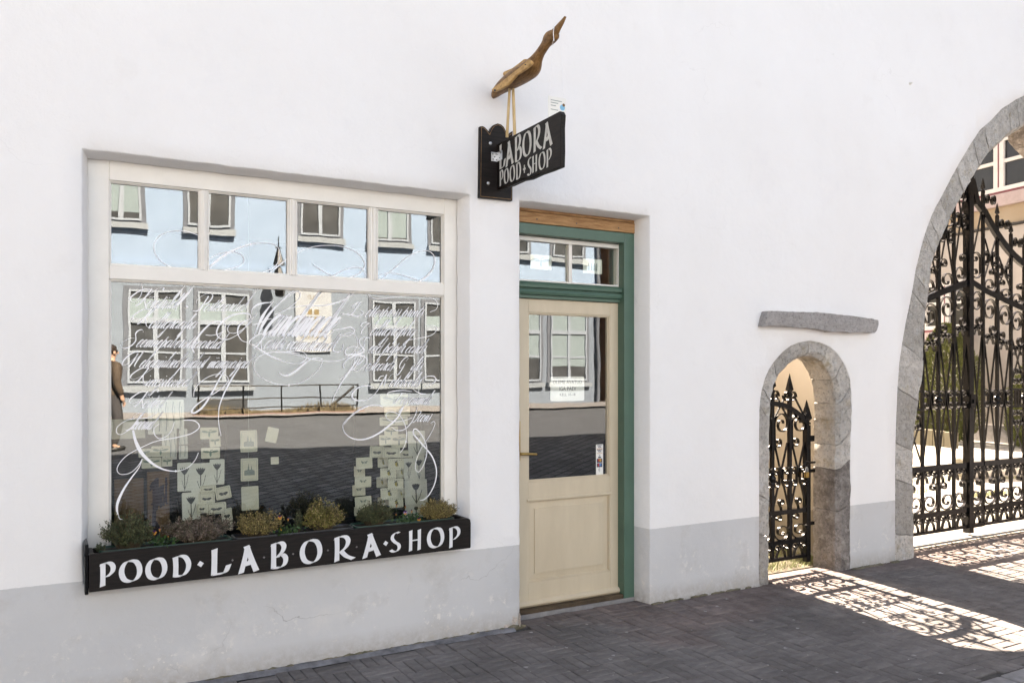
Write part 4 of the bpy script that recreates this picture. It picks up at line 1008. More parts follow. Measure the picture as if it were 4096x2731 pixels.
def knot(x, z, y, parent, r=.026):
    mb = MB(); mb.lathe([(r*.6, -.055), (r*.9, -.045), (r*.7, -.03), (r*1.25, -.008), (r*1.25, .008), (r*.7, .03), (r*.9, .045), (r*.6, .055)], (x, y, z), 10)
    return mb.build('collar', M['iron'], parent, 40)
# small gate behind the little arch
GYs = .20
gate = tag(empty('iron_gate', (5.17, GYs, 0)), 'small black wrought-iron gate with arched top bar and spearheads', 'gate')
gw = Vector((5.17, GYs, 0))
def G_(o): o.location = -gw; return o
xs = [4.775, 4.975, 5.17, 5.372, 5.575]
def arcz(x): return 1.385-.17*((x-5.17)/.4)**2*1.0
for i, x in enumerate(xs):
    edge = i in (0, 4)
    G_(vbar(x, .06 if edge else .10, {0: 1.22, 1: 1.40, 2: 1.49, 3: 1.45, 4: 1.20}[i], GYs, gate, .046 if edge else .028, 'post' if edge else 'bar'))
G_(rail([(xs[0]+(xs[4]-xs[0])*k/16, arcz(xs[0]+(xs[4]-xs[0])*k/16)) for k in range(17)], GYs-.004, gate, .04, .034, 'arched_rail'))
for z, h in ((.115, .026), (.25, .034), (.495, .036)): G_(rail([(xs[0], z), (xs[4], z)], GYs-.002, gate, h, .032))
for x, z0, h in ((xs[0], 1.20, .22), (xs[1], 1.39, .17), (xs[2], 1.47, .20), (xs[3], 1.44, .19), (xs[4], 1.19, .22)): G_(spear(x, z0, h, GYs, gate, .030 if x in (xs[0], xs[4]) else .022))
for a, b in zip(xs, xs[1:]):
    L, Rr = a+.018, b-.018; left = a < 5.1; w_ = Rr-L
    G_(scroll('scroll', SC, L, Rr, .268, .478, GYs, gate, left))
    G_(scroll('scroll', SC2, L+.008, Rr-.008, 1.03, 1.30, GYs, gate, left))
    for fx in (0, 1): G_(scroll('scroll', CURL, L+fx*w_*.52, L+fx*w_*.52+w_*.46, .128, .236, GYs, gate, not fx))
    G_(scroll('scroll', CURL, L+.055, Rr-.055, .500, .60, GYs, gate, left))
    for s_ in (0, 1): G_(scroll('scroll', CS, (L if s_ else Rr-.065), (L+.065 if s_ else Rr), .70, .86, GYs, gate, bool(s_)))
    G_(vbar(a+.01, .50, 1.06, GYs+.006, gate, .018, 'brace', b-.02)); G_(vbar(b-.01, .50, 1.06, GYs-.006, gate, .018, 'brace', a+.02))
    za, zb2 = arcz(a), arcz(b)
    G_(vbar(a+.01, 1.24, 1.45 if b < 5.5 else 1.30, GYs+.006, gate, .018, 'brace', b-.04)); G_(vbar(b-.01, 1.24, 1.45 if a > 4.8 else 1.3, GYs-.006, gate, .018, 'brace', a+.04))
for x, z in ((5.17, 1.415), (5.372, 1.405)):
    for s_ in (-1, 1): G_(scroll('scroll', spiral(1.2, 1, .3, 0, s_), x+(.008 if s_ > 0 else -.075), x+(.075 if s_ > 0 else -.008), z, z+.075, GYs, gate, s_ < 0, .026, .007))
for x in (4.975, 5.17): G_(knot(x, .775, GYs, gate))
mb = MB(); mb.bbox(5.58, GYs-.012, 1.06, 5.66, GYs+.012, 1.11, .004); mb.bbox(5.58, GYs-.012, .36, 5.66, GYs+.012, .39, .004); mb.bbox(5.60, GYs-.010, .80, 5.67, GYs+.010, .83, .004); G_(mb.build('hinge', M['iron'], gate))
mb = MB(); mb.tube([(5.50, GYs-.03, .86), (5.52, GYs-.04, .90), (5.56, GYs-.04, .89), (5.66, GYs-.01, .885)], .010, 8); G_(mb.build('latch', M['iron'], gate, 40))
pl = tag(empty('padlock', (5.525, GYs-.045, .79)), 'brass padlock hanging on the small iron gate', 'padlock')
mb = MB(); mb.bbox(-.019, -.010, -.022, .019, .010, .024, .004); mb.build('lock_body', M['brass'], pl)
mb = MB(); mb.tube([(-.012, 0, .02), (-.012, 0, .05), (-.007, 0, .062), (.007, 0, .062), (.012, 0, .05), (.012, 0, .02)], .0035, 8); mb.build('shackle', M['steel'], pl, 40)
# large gate
GYb = .40
def large_gate(x0, bars, latt, topf, midf, label, mirror_spears):
    ctr = Vector((x0, GYb, 0)); g = tag(empty('iron_gate', ctr), label, 'gate')
    def q(o): o.location = -ctr; return o
    lo, hi = bars[0], bars[-1]
    def ln(zf, y, h, nm): q(rail([(lo+(hi-lo)*k/20, zf(lo+(hi-lo)*k/20)) for k in range(21)], y, g, h, .036, nm))
    ln(lambda x: .085, GYb, .026, 'rail'); ln(lambda x: .255, GYb-.002, .042, 'rail'); ln(lambda x: .706, GYb-.002, .05, 'rail')
    ln(midf, GYb-.004, .062, 'curved_rail')
    if mirror_spears: ln(topf, GYb-.004, .075, 'curved_rail')
    for i, x in enumerate(bars):
        post = x in (8.165, 10.63)
        zt_ = topf(x)+(.20 if mirror_spears and not post else 0)
        q(vbar(x, .02 if post else .085, zt_, GYb, g, .072 if post else .028, 'post' if post else 'bar'))
        if mirror_spears and not post and x < 9.7: q(spear(x, zt_-.01, .15, GYb, g, .017))
    for a, b in zip(bars, bars[1:]):
        L, Rr = a+.02, b-.02
        if a == 8.165: L += .024
        if b in (8.165, 10.63): Rr -= .024
        w_ = Rr-L; fl_ = int(round((a-6.4)/.25)) % 2 == 0; zm = min(midf(a), midf(b))-.03; ztp = min(topf(a), topf(b))
        q(scroll('scroll', SC, L, Rr, .285, .555, GYb, g, fl_, .028, .010))
        for fx in (0, 1):
            q(scroll('scroll', CURL, L+fx*w_*.52, L+fx*w_*.52+w_*.46, .56, .68, GYb, g, bool(fx), .028, .009))
            q(scroll('scroll', CURL, L+fx*w_*.52, L+fx*w_*.52+w_*.46, .10, .235, GYb, g, not fx, .028, .009))
        if (a, b) in latt or (b-a) < .2:
            for z0, z1 in ((.73, 1.2), (1.5, 2.0)):
                q(vbar(a+.01, z0, z1, GYb+.006, g, .017, 'brace', b-.01)); q(vbar(b-.01, z0, z1, GYb-.006, g, .017, 'brace', a+.01))
            for zc in (1.08, 1.52):
                for fx in (0, 1): q(scroll('scroll', CS, L+fx*w_*.5, L+fx*w_*.5+w_*.46, zc, zc+.16, GYb, g, bool(fx), .028, .008))
            q(rail([(a, 1.28), (b, 1.28)], GYb, g, .02, .03)); q(rail([(a, 1.46), (b, 1.46)], GYb, g, .02, .03))
            for fx in (.3, .5, .7): q(vbar(a+(b-a)*fx, 1.28, 1.46, GYb, g, .018))
        else:
            q(vbar(a+.008, .73, zm-.46, GYb+.006, g, .018, 'brace', b-.02)); q(vbar(b-.008, .73, zm-.46, GYb-.006, g, .018, 'brace', a+.02))
            for s_ in (0, 1): q(scroll('scroll', CS, (L if s_ else Rr-.075), (L+.075 if s_ else Rr), 1.28, 1.46, GYb, g, bool(s_), .028, .009))
        q(scroll('scroll', SC2, L, Rr, zm-.36, zm, GYb, g, fl_, .028, .010))
        for fx in (0, 1): q(scroll('scroll', CURL, L+fx*w_*.52, L+fx*w_*.52+w_*.46, zm-.46, zm-.36, GYb, g, not fx, .028, .009))
        if ztp > zm+.55:
            z1 = zm+.07; z2 = ztp-.05; hh = z2-z1
            q(scroll('scroll', SC, L, Rr, z1, z1+min(.30, hh*.45), GYb, g, fl_, .028, .010))
            q(vbar(a+.008, z1+.1, z2, GYb+.006, g, .017, 'brace', b-.02)); q(vbar(b-.008, z1+.1, z2, GYb-.006, g, .017, 'brace', a+.02))
            for s_ in (0, 1):
                q(scroll('scroll', CS, (L if s_ else Rr-.07), (L+.07 if s_ else Rr), z1+hh*.5, z1+hh*.5+.15, GYb, g, bool(s_), .028, .009))
            if hh > .8: q(scroll('scroll', CS, L+w_*.2, Rr, z2-.3, z2-.04, GYb, g, fl_, .028, .010))
        elif mirror_spears:
            q(scroll('scroll', SC, L, Rr, zm+.06, zm+.30, GYb, g, fl_, .028, .010))
        if mirror_spears:
            zt0 = max(topf(a), topf(b))+.06
            for s_ in (0, 1): q(scroll('scroll', spiral(1.2, 1, .3, 0, 1 if s_ else -1), (L+.02 if s_ else Rr-.09), (L+.09 if s_ else Rr-.02), zt0+.02, zt0+.11, GYb, g, not s_, .028, .008))
    for x in bars:
        if x not in (8.165, 10.63) and abs((x-7.42) % .5-.25) < .05: q(knot(x, 1.365, GYb, g, .034))
    return g, q
def insidez(x):
    best = 4.1
    for (xa, za), (xb, zb3) in zip(BA_IN, BA_IN[1:]):
        if xa <= x <= xb and za > 1: best = za+(zb3-za)*(x-xa)/max(1e-6, xb-xa); break
    return best-.04
bars_l = [6.78, 6.92, 7.17, 7.42, 7.67, 7.92, 8.165]
bars_r = [8.165+.25*i for i in range(10)]+[10.63]; bars_r[0] = 8.165
mid_l = lambda x: 2.55-.20*((8.165-x)/.7)**1.15 if x < 8.165 else 2.55
g1, q1 = large_gate(8.165, bars_l, [(7.17, 7.42)], lambda x: max(2.0, min(3.72, insidez(max(6.8, x)))), mid_l, 'left panel of the large black wrought-iron gate reaching up to the stone arch', False)
mid_r = lambda x: 2.55-.26*min(1, (x-8.165)/1.1)**.9 if x < 9.4 else 2.29+.26*min(1, (x-9.4)/1.1)
top_r = lambda x: (3.62-.86*math.sin(min(1, (x-8.165)/1.23)*math.pi/2)**.85) if x < 9.4 else 2.76+.7*((x-9.4)/1.23)**1.3
g2, q2 = large_gate(8.4, bars_r[1:], [(bars_r[3], bars_r[4])], top_r, mid_r, 'right leaf of the large black wrought-iron gate with a sagging curved top bar', True)
mb = MB(); mb.band([(8.21, 3.60), (8.30, 3.37), (8.415, top_r(8.415))], .036, .075, GYb-.004); q2(mb.build('curved_rail', M['iron'], g2, 30))
for z in (.085, .255, .706): q2(rail([(8.21, z), (8.415, z)], GYb, g2, .04, .03))
q2(rail([(8.21, 2.55), (8.415, mid_r(8.415))], GYb-.004, g2, .06, .036, 'curved_rail'))
q2(scroll('scroll', SC, 8.22, 8.395, .285, .555, GYb, g2, True, .028, .010)); q2(scroll('scroll', SC2, 8.22, 8.395, 2.12, 2.46, GYb, g2, True, .028, .010)); q2(scroll('scroll', CS, 8.22, 8.37, 2.6, 2.86, GYb, g2, True, .028, .010))
for z0, z1 in ((.10, .235), (.56, .68), (2.02, 2.12)):
    for fx in (0, 1): q2(scroll('scroll', CURL, 8.22+fx*.09, 8.305+fx*.09, z0, z1, GYb, g2, not fx, .028, .009))
q2(vbar(8.21, .73, 2.0, GYb+.006, g2, .018, 'brace', 8.40)); q2(vbar(8.40, .73, 2.0, GYb-.006, g2, .018, 'brace', 8.21)); q2(vbar(8.21, 2.7, 3.3, GYb+.006, g2, .017, 'brace', 8.40))
mb = MB(); mb.bbox(8.13, GYb-.052, 1.28, 8.21, GYb-.038, 1.42, .003); mb.bbox(8.155, GYb-.066, 1.33, 8.185, GYb-.05, 1.37, .003); q1(mb.build('lock_plate', M['iron'], g1))

# ------------------------------------------------------------------ hanging sign, carved crane
sign = tag(empty('shop_sign', (2.5, 0, 2.9)), 'black hanging shop sign lettered LABORA above the door on a scalloped backboard', 'sign')
sw = Vector((2.5, 0, 2.9))
def SG(o): o.location = -sw; return o
o3 = (1850, 0); s3 = .5421
bb = xz(cr(o3, s3, [(125, 1458), (368, 1482), (370, 968), (355, 980), (328, 1000), (322, 972), (305, 938), (285, 920), (260, 912), (232, 922), (212, 945), (198, 978), (182, 958), (165, 940), (150, 932), (131, 934)]), -.028)
mb = MB(); mb.prism(bb, -.028, -.002); SG(mb.build('backboard', M['dark_wood'], sign))
inn = offset(bb, -.010)
mb = MB(); n = len(bb)
mid = offset(bb, -.006)
mb.add([(x, -.0292, z) for x, z in mid]+[(x, -.0292, z) for x, z in inn], [(i, (i+1) % n, n+(i+1) % n, n+i) for i in range(n)]); SG(mb.build('worn_edge', M['worn_edge'], sign))
BXs = 2.5
edge = [(-.034, 2.787), (-.20, 2.778), (-.34, 2.782), (-.43, 2.772), (-.55, 2.776), (-.66, 2.773), (-.762, 2.774), (-.766, 2.86), (-.764, 2.99), (-.772, 3.06), (-.756, 3.083), (-.60, 3.081), (-.42, 3.079), (-.25, 3.078), (-.12, 3.074), (-.03, 3.073)]
mb = MB(); Mr = Matrix(((0, 1, 0, 0), (1, 0, 0, 0), (0, 0, 1, 0), (0, 0, 0, 1)))
bm = bmesh.new(); vf = [bm.verts.new((BXs, y, z)) for y, z in edge]; vb = [bm.verts.new((BXs+.032, y, z)) for y, z in edge]
bm.faces.new(vf); bm.faces.new(vb[::-1])
for i in range(len(edge)): bm.faces.new((vf[i], vf[(i+1) % len(edge)], vb[(i+1) % len(edge)], vb[i]))
bmesh.ops.recalc_face_normals(bm, faces=bm.faces); bmesh.ops.bevel(bm, geom=bm.edges[:], offset=.003, segments=1, affect='EDGES')
mb.bm(bm); SG(mb.build('board', M['board_wood'], sign))
mb = MB(); mb.band([(-.05, 2.793), (-.20, 2.785), (-.34, 2.789), (-.43, 2.780), (-.55, 2.784)], .0005, .005, 0); mb.v = [(BXs-.0008, p[0], p[2]) for p in mb.v]; SG(mb.build('worn_edge', M['worn_edge'], sign))
ROM = {
'P': [[(.14,.97),(.15,.5),(.13,.03)],[(.05,.88),(.28,.97),(.62,.96),(.84,.80),(.78,.58),(.42,.40)]],
'O': [[(.5,.985),(.27,.93),(.09,.70),(.06,.40),(.20,.12),(.5,.015),(.78,.10),(.94,.36),(.92,.68),(.76,.92),(.5,.985)]],
'D': [[(.12,.96),(.15,.5),(.13,.04)],[(.06,.90),(.35,.985),(.70,.92),(.92,.62),(.88,.30),(.62,.06),(.32,.03),(.12,.05)]],
'L': [[(.16,.98),(.15,.5),(.13,.05)],[(.13,.05),(.45,.06),(.76,.10),(.95,.36)]],
'A': [[(.36,.97),(.62,.50),(.88,.06)],[(.42,.93),(.29,.55),(.08,.03)],[(.24,.42),(.45,.30)],[(.43,.28),(.62,.52)]],
'B': [[(.14,.97),(.14,.5),(.13,.04)],[(.05,.88),(.32,.97),(.66,.97),(.82,.82),(.70,.62),(.36,.42)],[(.40,.46),(.70,.52),(.93,.38),(.88,.16),(.60,.04),(.14,.04)]],
'R': [[(.12,.97),(.13,.5),(.11,.03)],[(.04,.88),(.25,.97),(.55,.96),(.70,.80),(.62,.58),(.36,.40)],[(.32,.42),(.60,.20),(.97,.06)]],
'S': [[(.84,.93),(.60,.97),(.30,.86),(.22,.68),(.45,.50),(.78,.36),(.84,.18),(.62,.03),(.30,.03),(.06,.12)]],
'H': [[(.15,.96),(.15,.5),(.13,.04)],[(.86,.97),(.86,.5),(.84,.05)],[(.15,.50),(.86,.52)]],
'+': [[(.5,1),(.5,.5),(.5,0)],[(.02,.5),(.5,.5),(.98,.5)]],
}
LZ = [0.]
def roman(mb, ch, x0, z0, w_, h_, nib, put, ang=16, minh=.16):
    """one brush-lettered capital in the box x0..x0+w_, z0..z0+h_ ; put(a, z, d) places it on its board"""
    ni = nib; bx0, bx1 = x0+.42*nib, x0+w_-.42*nib
    nv = (math.cos(R(ang))*nib/2, math.sin(R(ang))*nib/2)
    for st in ROM[ch]:
        LZ[0] += .00001
        pp = [(bx0+(bx1-bx0)*q.x, z0+h_*q.y) for q in smooth_path([(a, b, 0) for a, b in st], 8)]
        if ch == '+': an = (nib*.32, 0)
        k = len(pp); vs = []
        for i in range(k):
            a = pp[max(i-1, 0)]; b = pp[min(i+1, k-1)]; tx, tz = b[0]-a[0], b[1]-a[1]; l = math.hypot(tx, tz) or 1
            nx, nz = -tz/l, tx/l; dt = nx*nv[0]+nz*nv[1]; sg = 1 if dt >= 0 else -1
            flare = 1+.22*max(0, abs(i/(k-1)-.5)*2-.55) if len(st) == 3 else 1
            ox, oz = sg*nv[0]*flare+nx*nib*minh/2*1.0, sg*nv[1]*flare+nz*nib*minh/2*1.0
            if ch == '+': ox, oz = nx*nib*.42, nz*nib*.42
            vs += [put(pp[i][0]+ox, pp[i][1]+oz, LZ[0]), put(pp[i][0]-ox, pp[i][1]-oz, LZ[0])]
        mb.add(vs, [(2*i, 2*i+1, 2*i+3, 2*i+2) for i in range(k-1)])
mb = MB()
o3b = (1900, 450); s3b = .2423
def by(x): return PX(o3b[0]+s3b*x, 900, BXs).y
putb = lambda a, z, d: (BXs-.0006-d, -a, z)
def zz(x, y): return PX(o3b[0]+s3b*x, o3b[1]+s3b*y, BXs).z
for ch, xa, xb, yt, yb, xt in (('L', 398, 512, 525, 945, 430), ('A', 500, 652, 460, 890, 575), ('B', 652, 778, 370, 812, 720), ('O', 780, 938, 315, 722, 860), ('R', 958, 1115, 212, 650, 1030), ('A', 1112, 1296, 145, 590, 1205)):
    a0, a1 = -by(xa), -by(xb); h1 = zz(xt, yt); h0 = zz(xt, yb)
    roman(mb, ch, a0, h0, a1-a0, h1-h0, .021, putb, 14)
for ch, xa, xb, yt, yb, xt in (('P', 405, 478, 958, 1225, 425), ('O', 476, 562, 925, 1172, 520), ('O', 570, 664, 875, 1142, 615), ('D', 676, 764, 832, 1112, 700), ('+', 786, 848, 868, 1000, 818), ('S', 858, 945, 745, 1040, 900), ('H', 940, 1034, 700, 1000, 985), ('O', 1048, 1168, 655, 942, 1108), ('P', 1176, 1280, 605, 915, 1200)):
    a0, a1 = -by(xa), -by(xb); h1 = zz(xt, yt); h0 = zz(xt, yb)
    roman(mb, ch, a0, h0, a1-a0, h1-h0, .0145, putb, 14)
SG(mb.build('lettering', M['letter_old'], sign, None, False))
mb = MB(); q = P(o3b[0]+s3b*268, o3b[1]+s3b*675, -.031); q2_ = P(o3b[0]+s3b*355, o3b[1]+s3b*795, -.031)
zc = (q.z+q2_.z)/2
mb.bbox(q.x, -.033, zc-.028, BXs+.001, -.030, zc+.030, .0008); mb.bbox(BXs-.0028, -.10, zc-.028, BXs-.0006, -.030, zc+.030, .0008)
SG(mb.build('angle_bracket', M['steel'], sign))
mb = MB()
for dx, dz in ((.010, .016), (.024, .0), (.012, -.016), (.034, .018), (.036, -.018)): mb.tube([(q.x+dx, -.0345, zc+dz), (q.x+dx, -.031, zc+dz)], .0042, 8)
for dy, dz in ((.045, .014), (.07, -.012), (.085, .015)): mb.tube([(BXs-.0042, -dy, zc+dz), (BXs-.002, -dy, zc+dz)], .004, 8)
SG(mb.build('bracket_hole', M['ink'], sign))
for x, y in ((255, 510), (220, 1170)):
    q = P(o3b[0]+s3b*x, o3b[1]+s3b*y, -.031); mb = MB(); mb.lathe([(.011, 0), (.010, .004), (.005, .007)], (0, 0, 0), 12, 0, Matrix.Translation((q.x, -.029, q.z)) @ Matrix.Rotation(R(90), 4, 'X')); SG(mb.build('screw', M['steel'], sign, 40))
# carved wooden crane standing on the sign board
BX = 2.49
bird = tag(empty('carved_bird', (BX, -.2, 3.08)), 'carved wooden crane with raised beak standing on the shop sign', 'carved bird')
bwv = Vector((BX, -.2, 3.08))
def BD(o): o.location = -bwv; return o
oK = (1900, 30); sK = 400/1568
def kp(x, y, X=BX): q = PX(oK[0]+sK*x, oK[1]+sK*y, X); return q.y, q.z
# spine: (upper outline, lower outline, half thickness)
sp = [((275, 1345), (275, 1440), .012), ((300, 1290), (330, 1415), .022), ((355, 1225), (400, 1365), .034), ((440, 1135), (520, 1305), .046), ((600, 1005), (640, 1245), .058), ((720, 920), (780, 1170), .062), ((810, 870), (880, 1100), .060), ((850, 840), (950, 1015), .053), ((880, 805), (990, 930), .043), ((920, 765), (1010, 860), .034), ((985, 680), (1050, 770), .026), ((1050, 580), (1110, 680), .023), ((1085, 510), (1160, 615), .024), ((1105, 450), (1230, 555), .030), ((1150, 390), (1282, 490), .032), ((1210, 355), (1298, 430), .022), ((1222, 348), (1300, 425), .017), ((1290, 270), (1335, 350), .012), ((1360, 195), (1385, 255), .009), ((1405, 140), (1432, 150), .005)]
up = smooth_path([(*kp(*a), t) for a, b, t in sp], 3); dn = smooth_path([(*kp(*b), t) for a, b, t in sp], 3)
mb = MB(); NS = 14; vs = []
for a, b in zip(up, dn):
    cy_, cz_ = (a.x+b.x)/2, (a.y+b.y)/2; hy, hz_ = (a.x-b.x)/2, (a.y-b.y)/2
    for j in range(NS):
        t = 2*math.pi*j/NS; vs.append((BX+a.z*math.sin(t), cy_+hy*math.cos(t), cz_+hz_*math.cos(t)))
k = len(up); mb.add(vs, [(i*NS+j, i*NS+(j+1) % NS, (i+1)*NS+(j+1) % NS, (i+1)*NS+j) for i in range(k-1) for j in range(NS)]+[tuple(range(NS)), tuple((k-1)*NS+j for j in range(NS))])
BD(mb.build('body', M['bird_wood'], bird, 50))
for sx_, wpts in ((-1, [(265, 1310), (285, 1275), (420, 1160), (560, 1040), (700, 930), (780, 850), (830, 815), (870, 840), (872, 880), (840, 925), (750, 990), (640, 1060), (570, 1140), (500, 1225), (400, 1290), (300, 1325)]), (1, [(325, 1105), (345, 1080), (470, 1010), (600, 960), (720, 880), (800, 820), (850, 820), (860, 860), (760, 950), (600, 1010), (470, 1080), (365, 1122)])):
    yz = [kp(*p, BX+sx_*.080) for p in wpts]; cy_ = sum(p[0] for p in yz)/len(yz); cz_ = sum(p[1] for p in yz)/len(yz)
    bm = bmesh.new()
    def wx(i, e): # the wing lies on the body's flank and opens away towards its tip
        f = min(1, max(0, (yz[i][0]+.38)/.36)); return BX+sx_*(.064+.014*f+e)
    vo_ = [bm.verts.new((wx(i, .013), y, z)) for i, (y, z) in enumerate(yz)]; vi_ = [bm.verts.new((wx(i, -.006), y, z)) for i, (y, z) in enumerate(yz)]
    bm.faces.new(vo_); bm.faces.new(vi_[::-1]); n = len(yz)
    for i in range(n): bm.faces.new((vo_[i], vo_[(i+1) % n], vi_[(i+1) % n], vi_[i]))
    bmesh.ops.recalc_face_normals(bm, faces=bm.faces); bmesh.ops.bevel(bm, geom=[e for e in bm.edges], offset=.004, segments=2, affect='EDGES')
    mb = MB(); mb.bm(bm); BD(mb.build('wing', M['wing_wood'], bird, 40))
mb = MB(); y1, z1 = kp(565, 1270); y2, z2 = PX(1850+.5421*328, .5421*1030, BXs-.012).y, 3.078
mb.tube([(BX-.008, y1, z1+.03), (BXs-.012, y2, z2)], [.008, .009], 10); BD(mb.build('leg', M['leg_wood'], bird, 40))
mb = MB(); y1, z1 = kp(585, 1262); y2 = PX(1850+.5421*390, .5421*995, BXs+.02).y
mb.tube([(BX+.004, y1, z1+.03), (BXs+.016, y2, 3.078)], [.009, .010], 10); BD(mb.build('leg', M['leg_wood'], bird, 40))
mb = MB(); y, z = kp(303, 1300, BX-.092); mb.tube([(BX-.0935, y, z), (BX-.085, y, z)], .006, 10); y, z = kp(790, 900, BX-.08); mb.tube([(BX-.0835, y, z), (BX-.072, y, z)], .003, 8); BD(mb.build('wing_screw', M['ink'], bird))
# small card hanging from the beak on two threads
q0 = P(2150+.0829*490, 370+.0829*190, -.62); q1_ = P(2150+.0829*1335, 370+.0829*350, -.62); q3 = P(2150+.0829*1405, 370+.0829*1400, -.62)
hc = tag(empty('hanging_card', (q0.x+.05, -.62, q1_.z)), 'small white opening card dangling from the carved crane on thin threads', 'card')
hv = Vector(hc.location)
zt_ = (q0.z+q1_.z)/2+.005; zb_ = q3.z
mb = MB(); mb.bbox(q0.x+.004, -.621, zb_, q3.x-.004, -.617, zt_, .0008); o = mb.build('card_sheet', M['paper_white'], hc); o.location = -hv
mb = MB(); mb.lathe([(.017, 0), (.017, .001)], (0, 0, 0), 16, 0, Matrix.Translation((q3.x-.03, -.6215, zt_-.055)) @ Matrix.Rotation(R(90), 4, 'X')); o = mb.build('print', mat('pale_blue_print', (.20, .50, .72), .7), hc); o.location = -hv
mb = MB(); mb.lathe([(.009, 0), (.009, .001)], (0, 0, 0), 12, 0, Matrix.Translation((q3.x-.022, -.6230, zt_-.040)) @ Matrix.Rotation(R(90), 4, 'X')); o = mb.build('print', M['worn_edge'], hc); o.location = -hv
mb = MB()
for k, (z_, w_) in enumerate(((.022, .075), (.036, .05), (.052, .035), (.075, .05))):
    mb.box(q0.x+.02, -.6216, zt_-z_-.002, q0.x+.02+w_, -.6211, zt_-z_+.002)
o = mb.build('handwriting', M['ink_soft'], hc); o.location = -hv
yb_, zb2 = kp(1285, 330)
for x_, sx_ in ((q0.x+.014, -.02), (q3.x-.016, .02)):
    mb = MB(); mb.tube([(x_, -.618, zt_-.004), (BX+sx_, yb_, zb2+.01)], .0008, 5); o = mb.build('thread', M['script'], hc); o.location = -hv
mb = MB(); mb.tube([(BX-.02, yb_, zb2-.075), (BX-.0225, yb_+.002, zb2-.03), (BX-.018, yb_, zb2+.012), (BX, yb_, zb2+.02), (BX+.018, yb_, zb2+.01)], .0022, 6); o = mb.build('thread', M['script'], hc); o.location = -hv
# ------------------------------------------------------------------ flower box with troughs and plants
BYF = -.10
box = tag(empty('planter_box', (1.24, 0, .57)), 'long black wooden window box lettered POOD LABORA SHOP under the shop window', 'window box')
bxv = Vector((1.24, 0, .57))
def BO(o): o.location = -bxv; return o
bz0, bz1 = .570, .752
mb = MB()
b_ = [(.206, bz0), (2.274, bz0), (2.279, bz0+.006), (2.280, bz1-.03), (2.275, bz1-.008), (2.262, bz1), (.206, bz1+.003)]
mb.prism(b_, BYF, BYF+.022); BO(mb.build('front_board', M['dark_wood'], box))
mb = MB(); mb.bbox(.207, BYF+.0225, bz0+.004, .229, .095, bz1-.002, .003); BO(mb.build('end_board', M['dark_wood'], box))
mb = MB(); mb.bbox(2.252, BYF+.0225, bz0+.004, 2.275, .095, bz1-.004, .003); BO(mb.build('end_board', M['dark_wood'], box))
mb = MB(); mb.bbox(.2295, .074, bz0+.004, 2.2515, .095, bz1-.004, .003); BO(mb.build('back_board', M['dark_wood'], box))
mb = MB(); mb.box(.2295, BYF+.0225, bz0+.006, 2.2515, .0735, bz0+.022); BO(mb.build('base_board', M['dark_wood'], box))
mb = MB(); putf = lambda a, z, d: (a, BYF-.0006-d, z); LZ[0] = 0
for ch, x0, x1, z0, z1, nb_ in (('P', .248, .33, .588, .708, .024), ('O', .335, .445, .599, .706, .026), ('O', .455, .561, .597, .703, .026), ('D', .579, .676, .597, .704, .026), ('L', .763, .875, .580, .722, .030), ('A', .903, 1.024, .572, .724, .029), ('B', 1.071, 1.172, .580, .722, .028), ('O', 1.231, 1.361, .589, .718, .029), ('R', 1.419, 1.551, .578, .722, .028), ('A', 1.586, 1.711, .578, .722, .028), ('S', 1.749, 1.832, .598, .714, .021), ('H', 1.867, 1.959, .588, .718, .021), ('O', 1.987, 2.104, .597, .714, .025), ('P', 2.128, 2.218, .582, .710, .022)):
    roman(mb, ch, x0, z0, x1-x0, z1-z0, nb_*.86, putf, 17)
def diamond(mb, x, z, r): LZ[0] += .00001; mb.add([(x+r*math.cos(R(a)), BYF-.0006-LZ[0], z+r*math.sin(R(a))) for a in (8, 98, 188, 278)], [(0, 1, 2, 3)])
diamond(mb, .719, .650, .0165); diamond(mb, 1.731, .654, .0155)
BO(mb.build('lettering', M['letter'], box, None, False))
mb = MB()
for x, y in ((128, 1237), (668, 1188), (1165, 1130), (1760, 1068), (2252, 1010)):
    q = P(900+.2338*x, 1950+.2338*y, BYF); diamond(mb, q.x, q.z, .0065)
BO(mb.build('faded_dot', M['faint'], box, None, False))
mb = MB(); mb.bbox(.188, -.085, .555, .2045, .10, .80, .003); mb.bbox(.186, -.098, .748, .215, -.09, .756, .001); BO(mb.build('side_bracket', M['iron'], box))
# troughs
def trough(x0, x1, m, label, y0=BYF+.030, y1=.070):
    cx_ = (x0+x1)/2; t = tag(empty('flower_trough', (cx_, 0, .60)), label, 'flower trough', 'troughs in the window box'); tv = Vector(t.location)
    def rr(e, r, z):
        pts = []
        for px_, py_, a0 in ((x1-e-r, y1-e-r, 0), (x0+e+r, y1-e-r, 90), (x0+e+r, y0+e+r, 180), (x1-e-r, y0+e+r, 270)):
            for k in range(5): a = R(a0+k*22.5); pts.append((px_+r*math.cos(a), py_+r*math.sin(a), z))
        return pts
    rings = [rr(.016, .02, .60), rr(.010, .025, .742), rr(.0, .032, .744), rr(-.003, .033, .750), rr(-.001, .032, .757), rr(.006, .028, .758), rr(.012, .024, .750), rr(.014, .022, .70)]
    mb = MB(); n = 20; vs = [p for r in rings for p in r]
    mb.add(vs, [(i*n+j, i*n+(j+1) % n, (i+1)*n+(j+1) % n, (i+1)*n+j) for i in range(len(rings)-1) for j in range(n)]+[tuple(range(n))])
    o = mb.build('shell', m, t, 50); o.location = -tv
    mb = MB(); mb.add(rr(.013, .022, .7475), [tuple(range(n))])
    bm = bmesh.new(); g = 40
    o = mb.build('soil', M['soil'], t); o.location = -tv; bm.free()
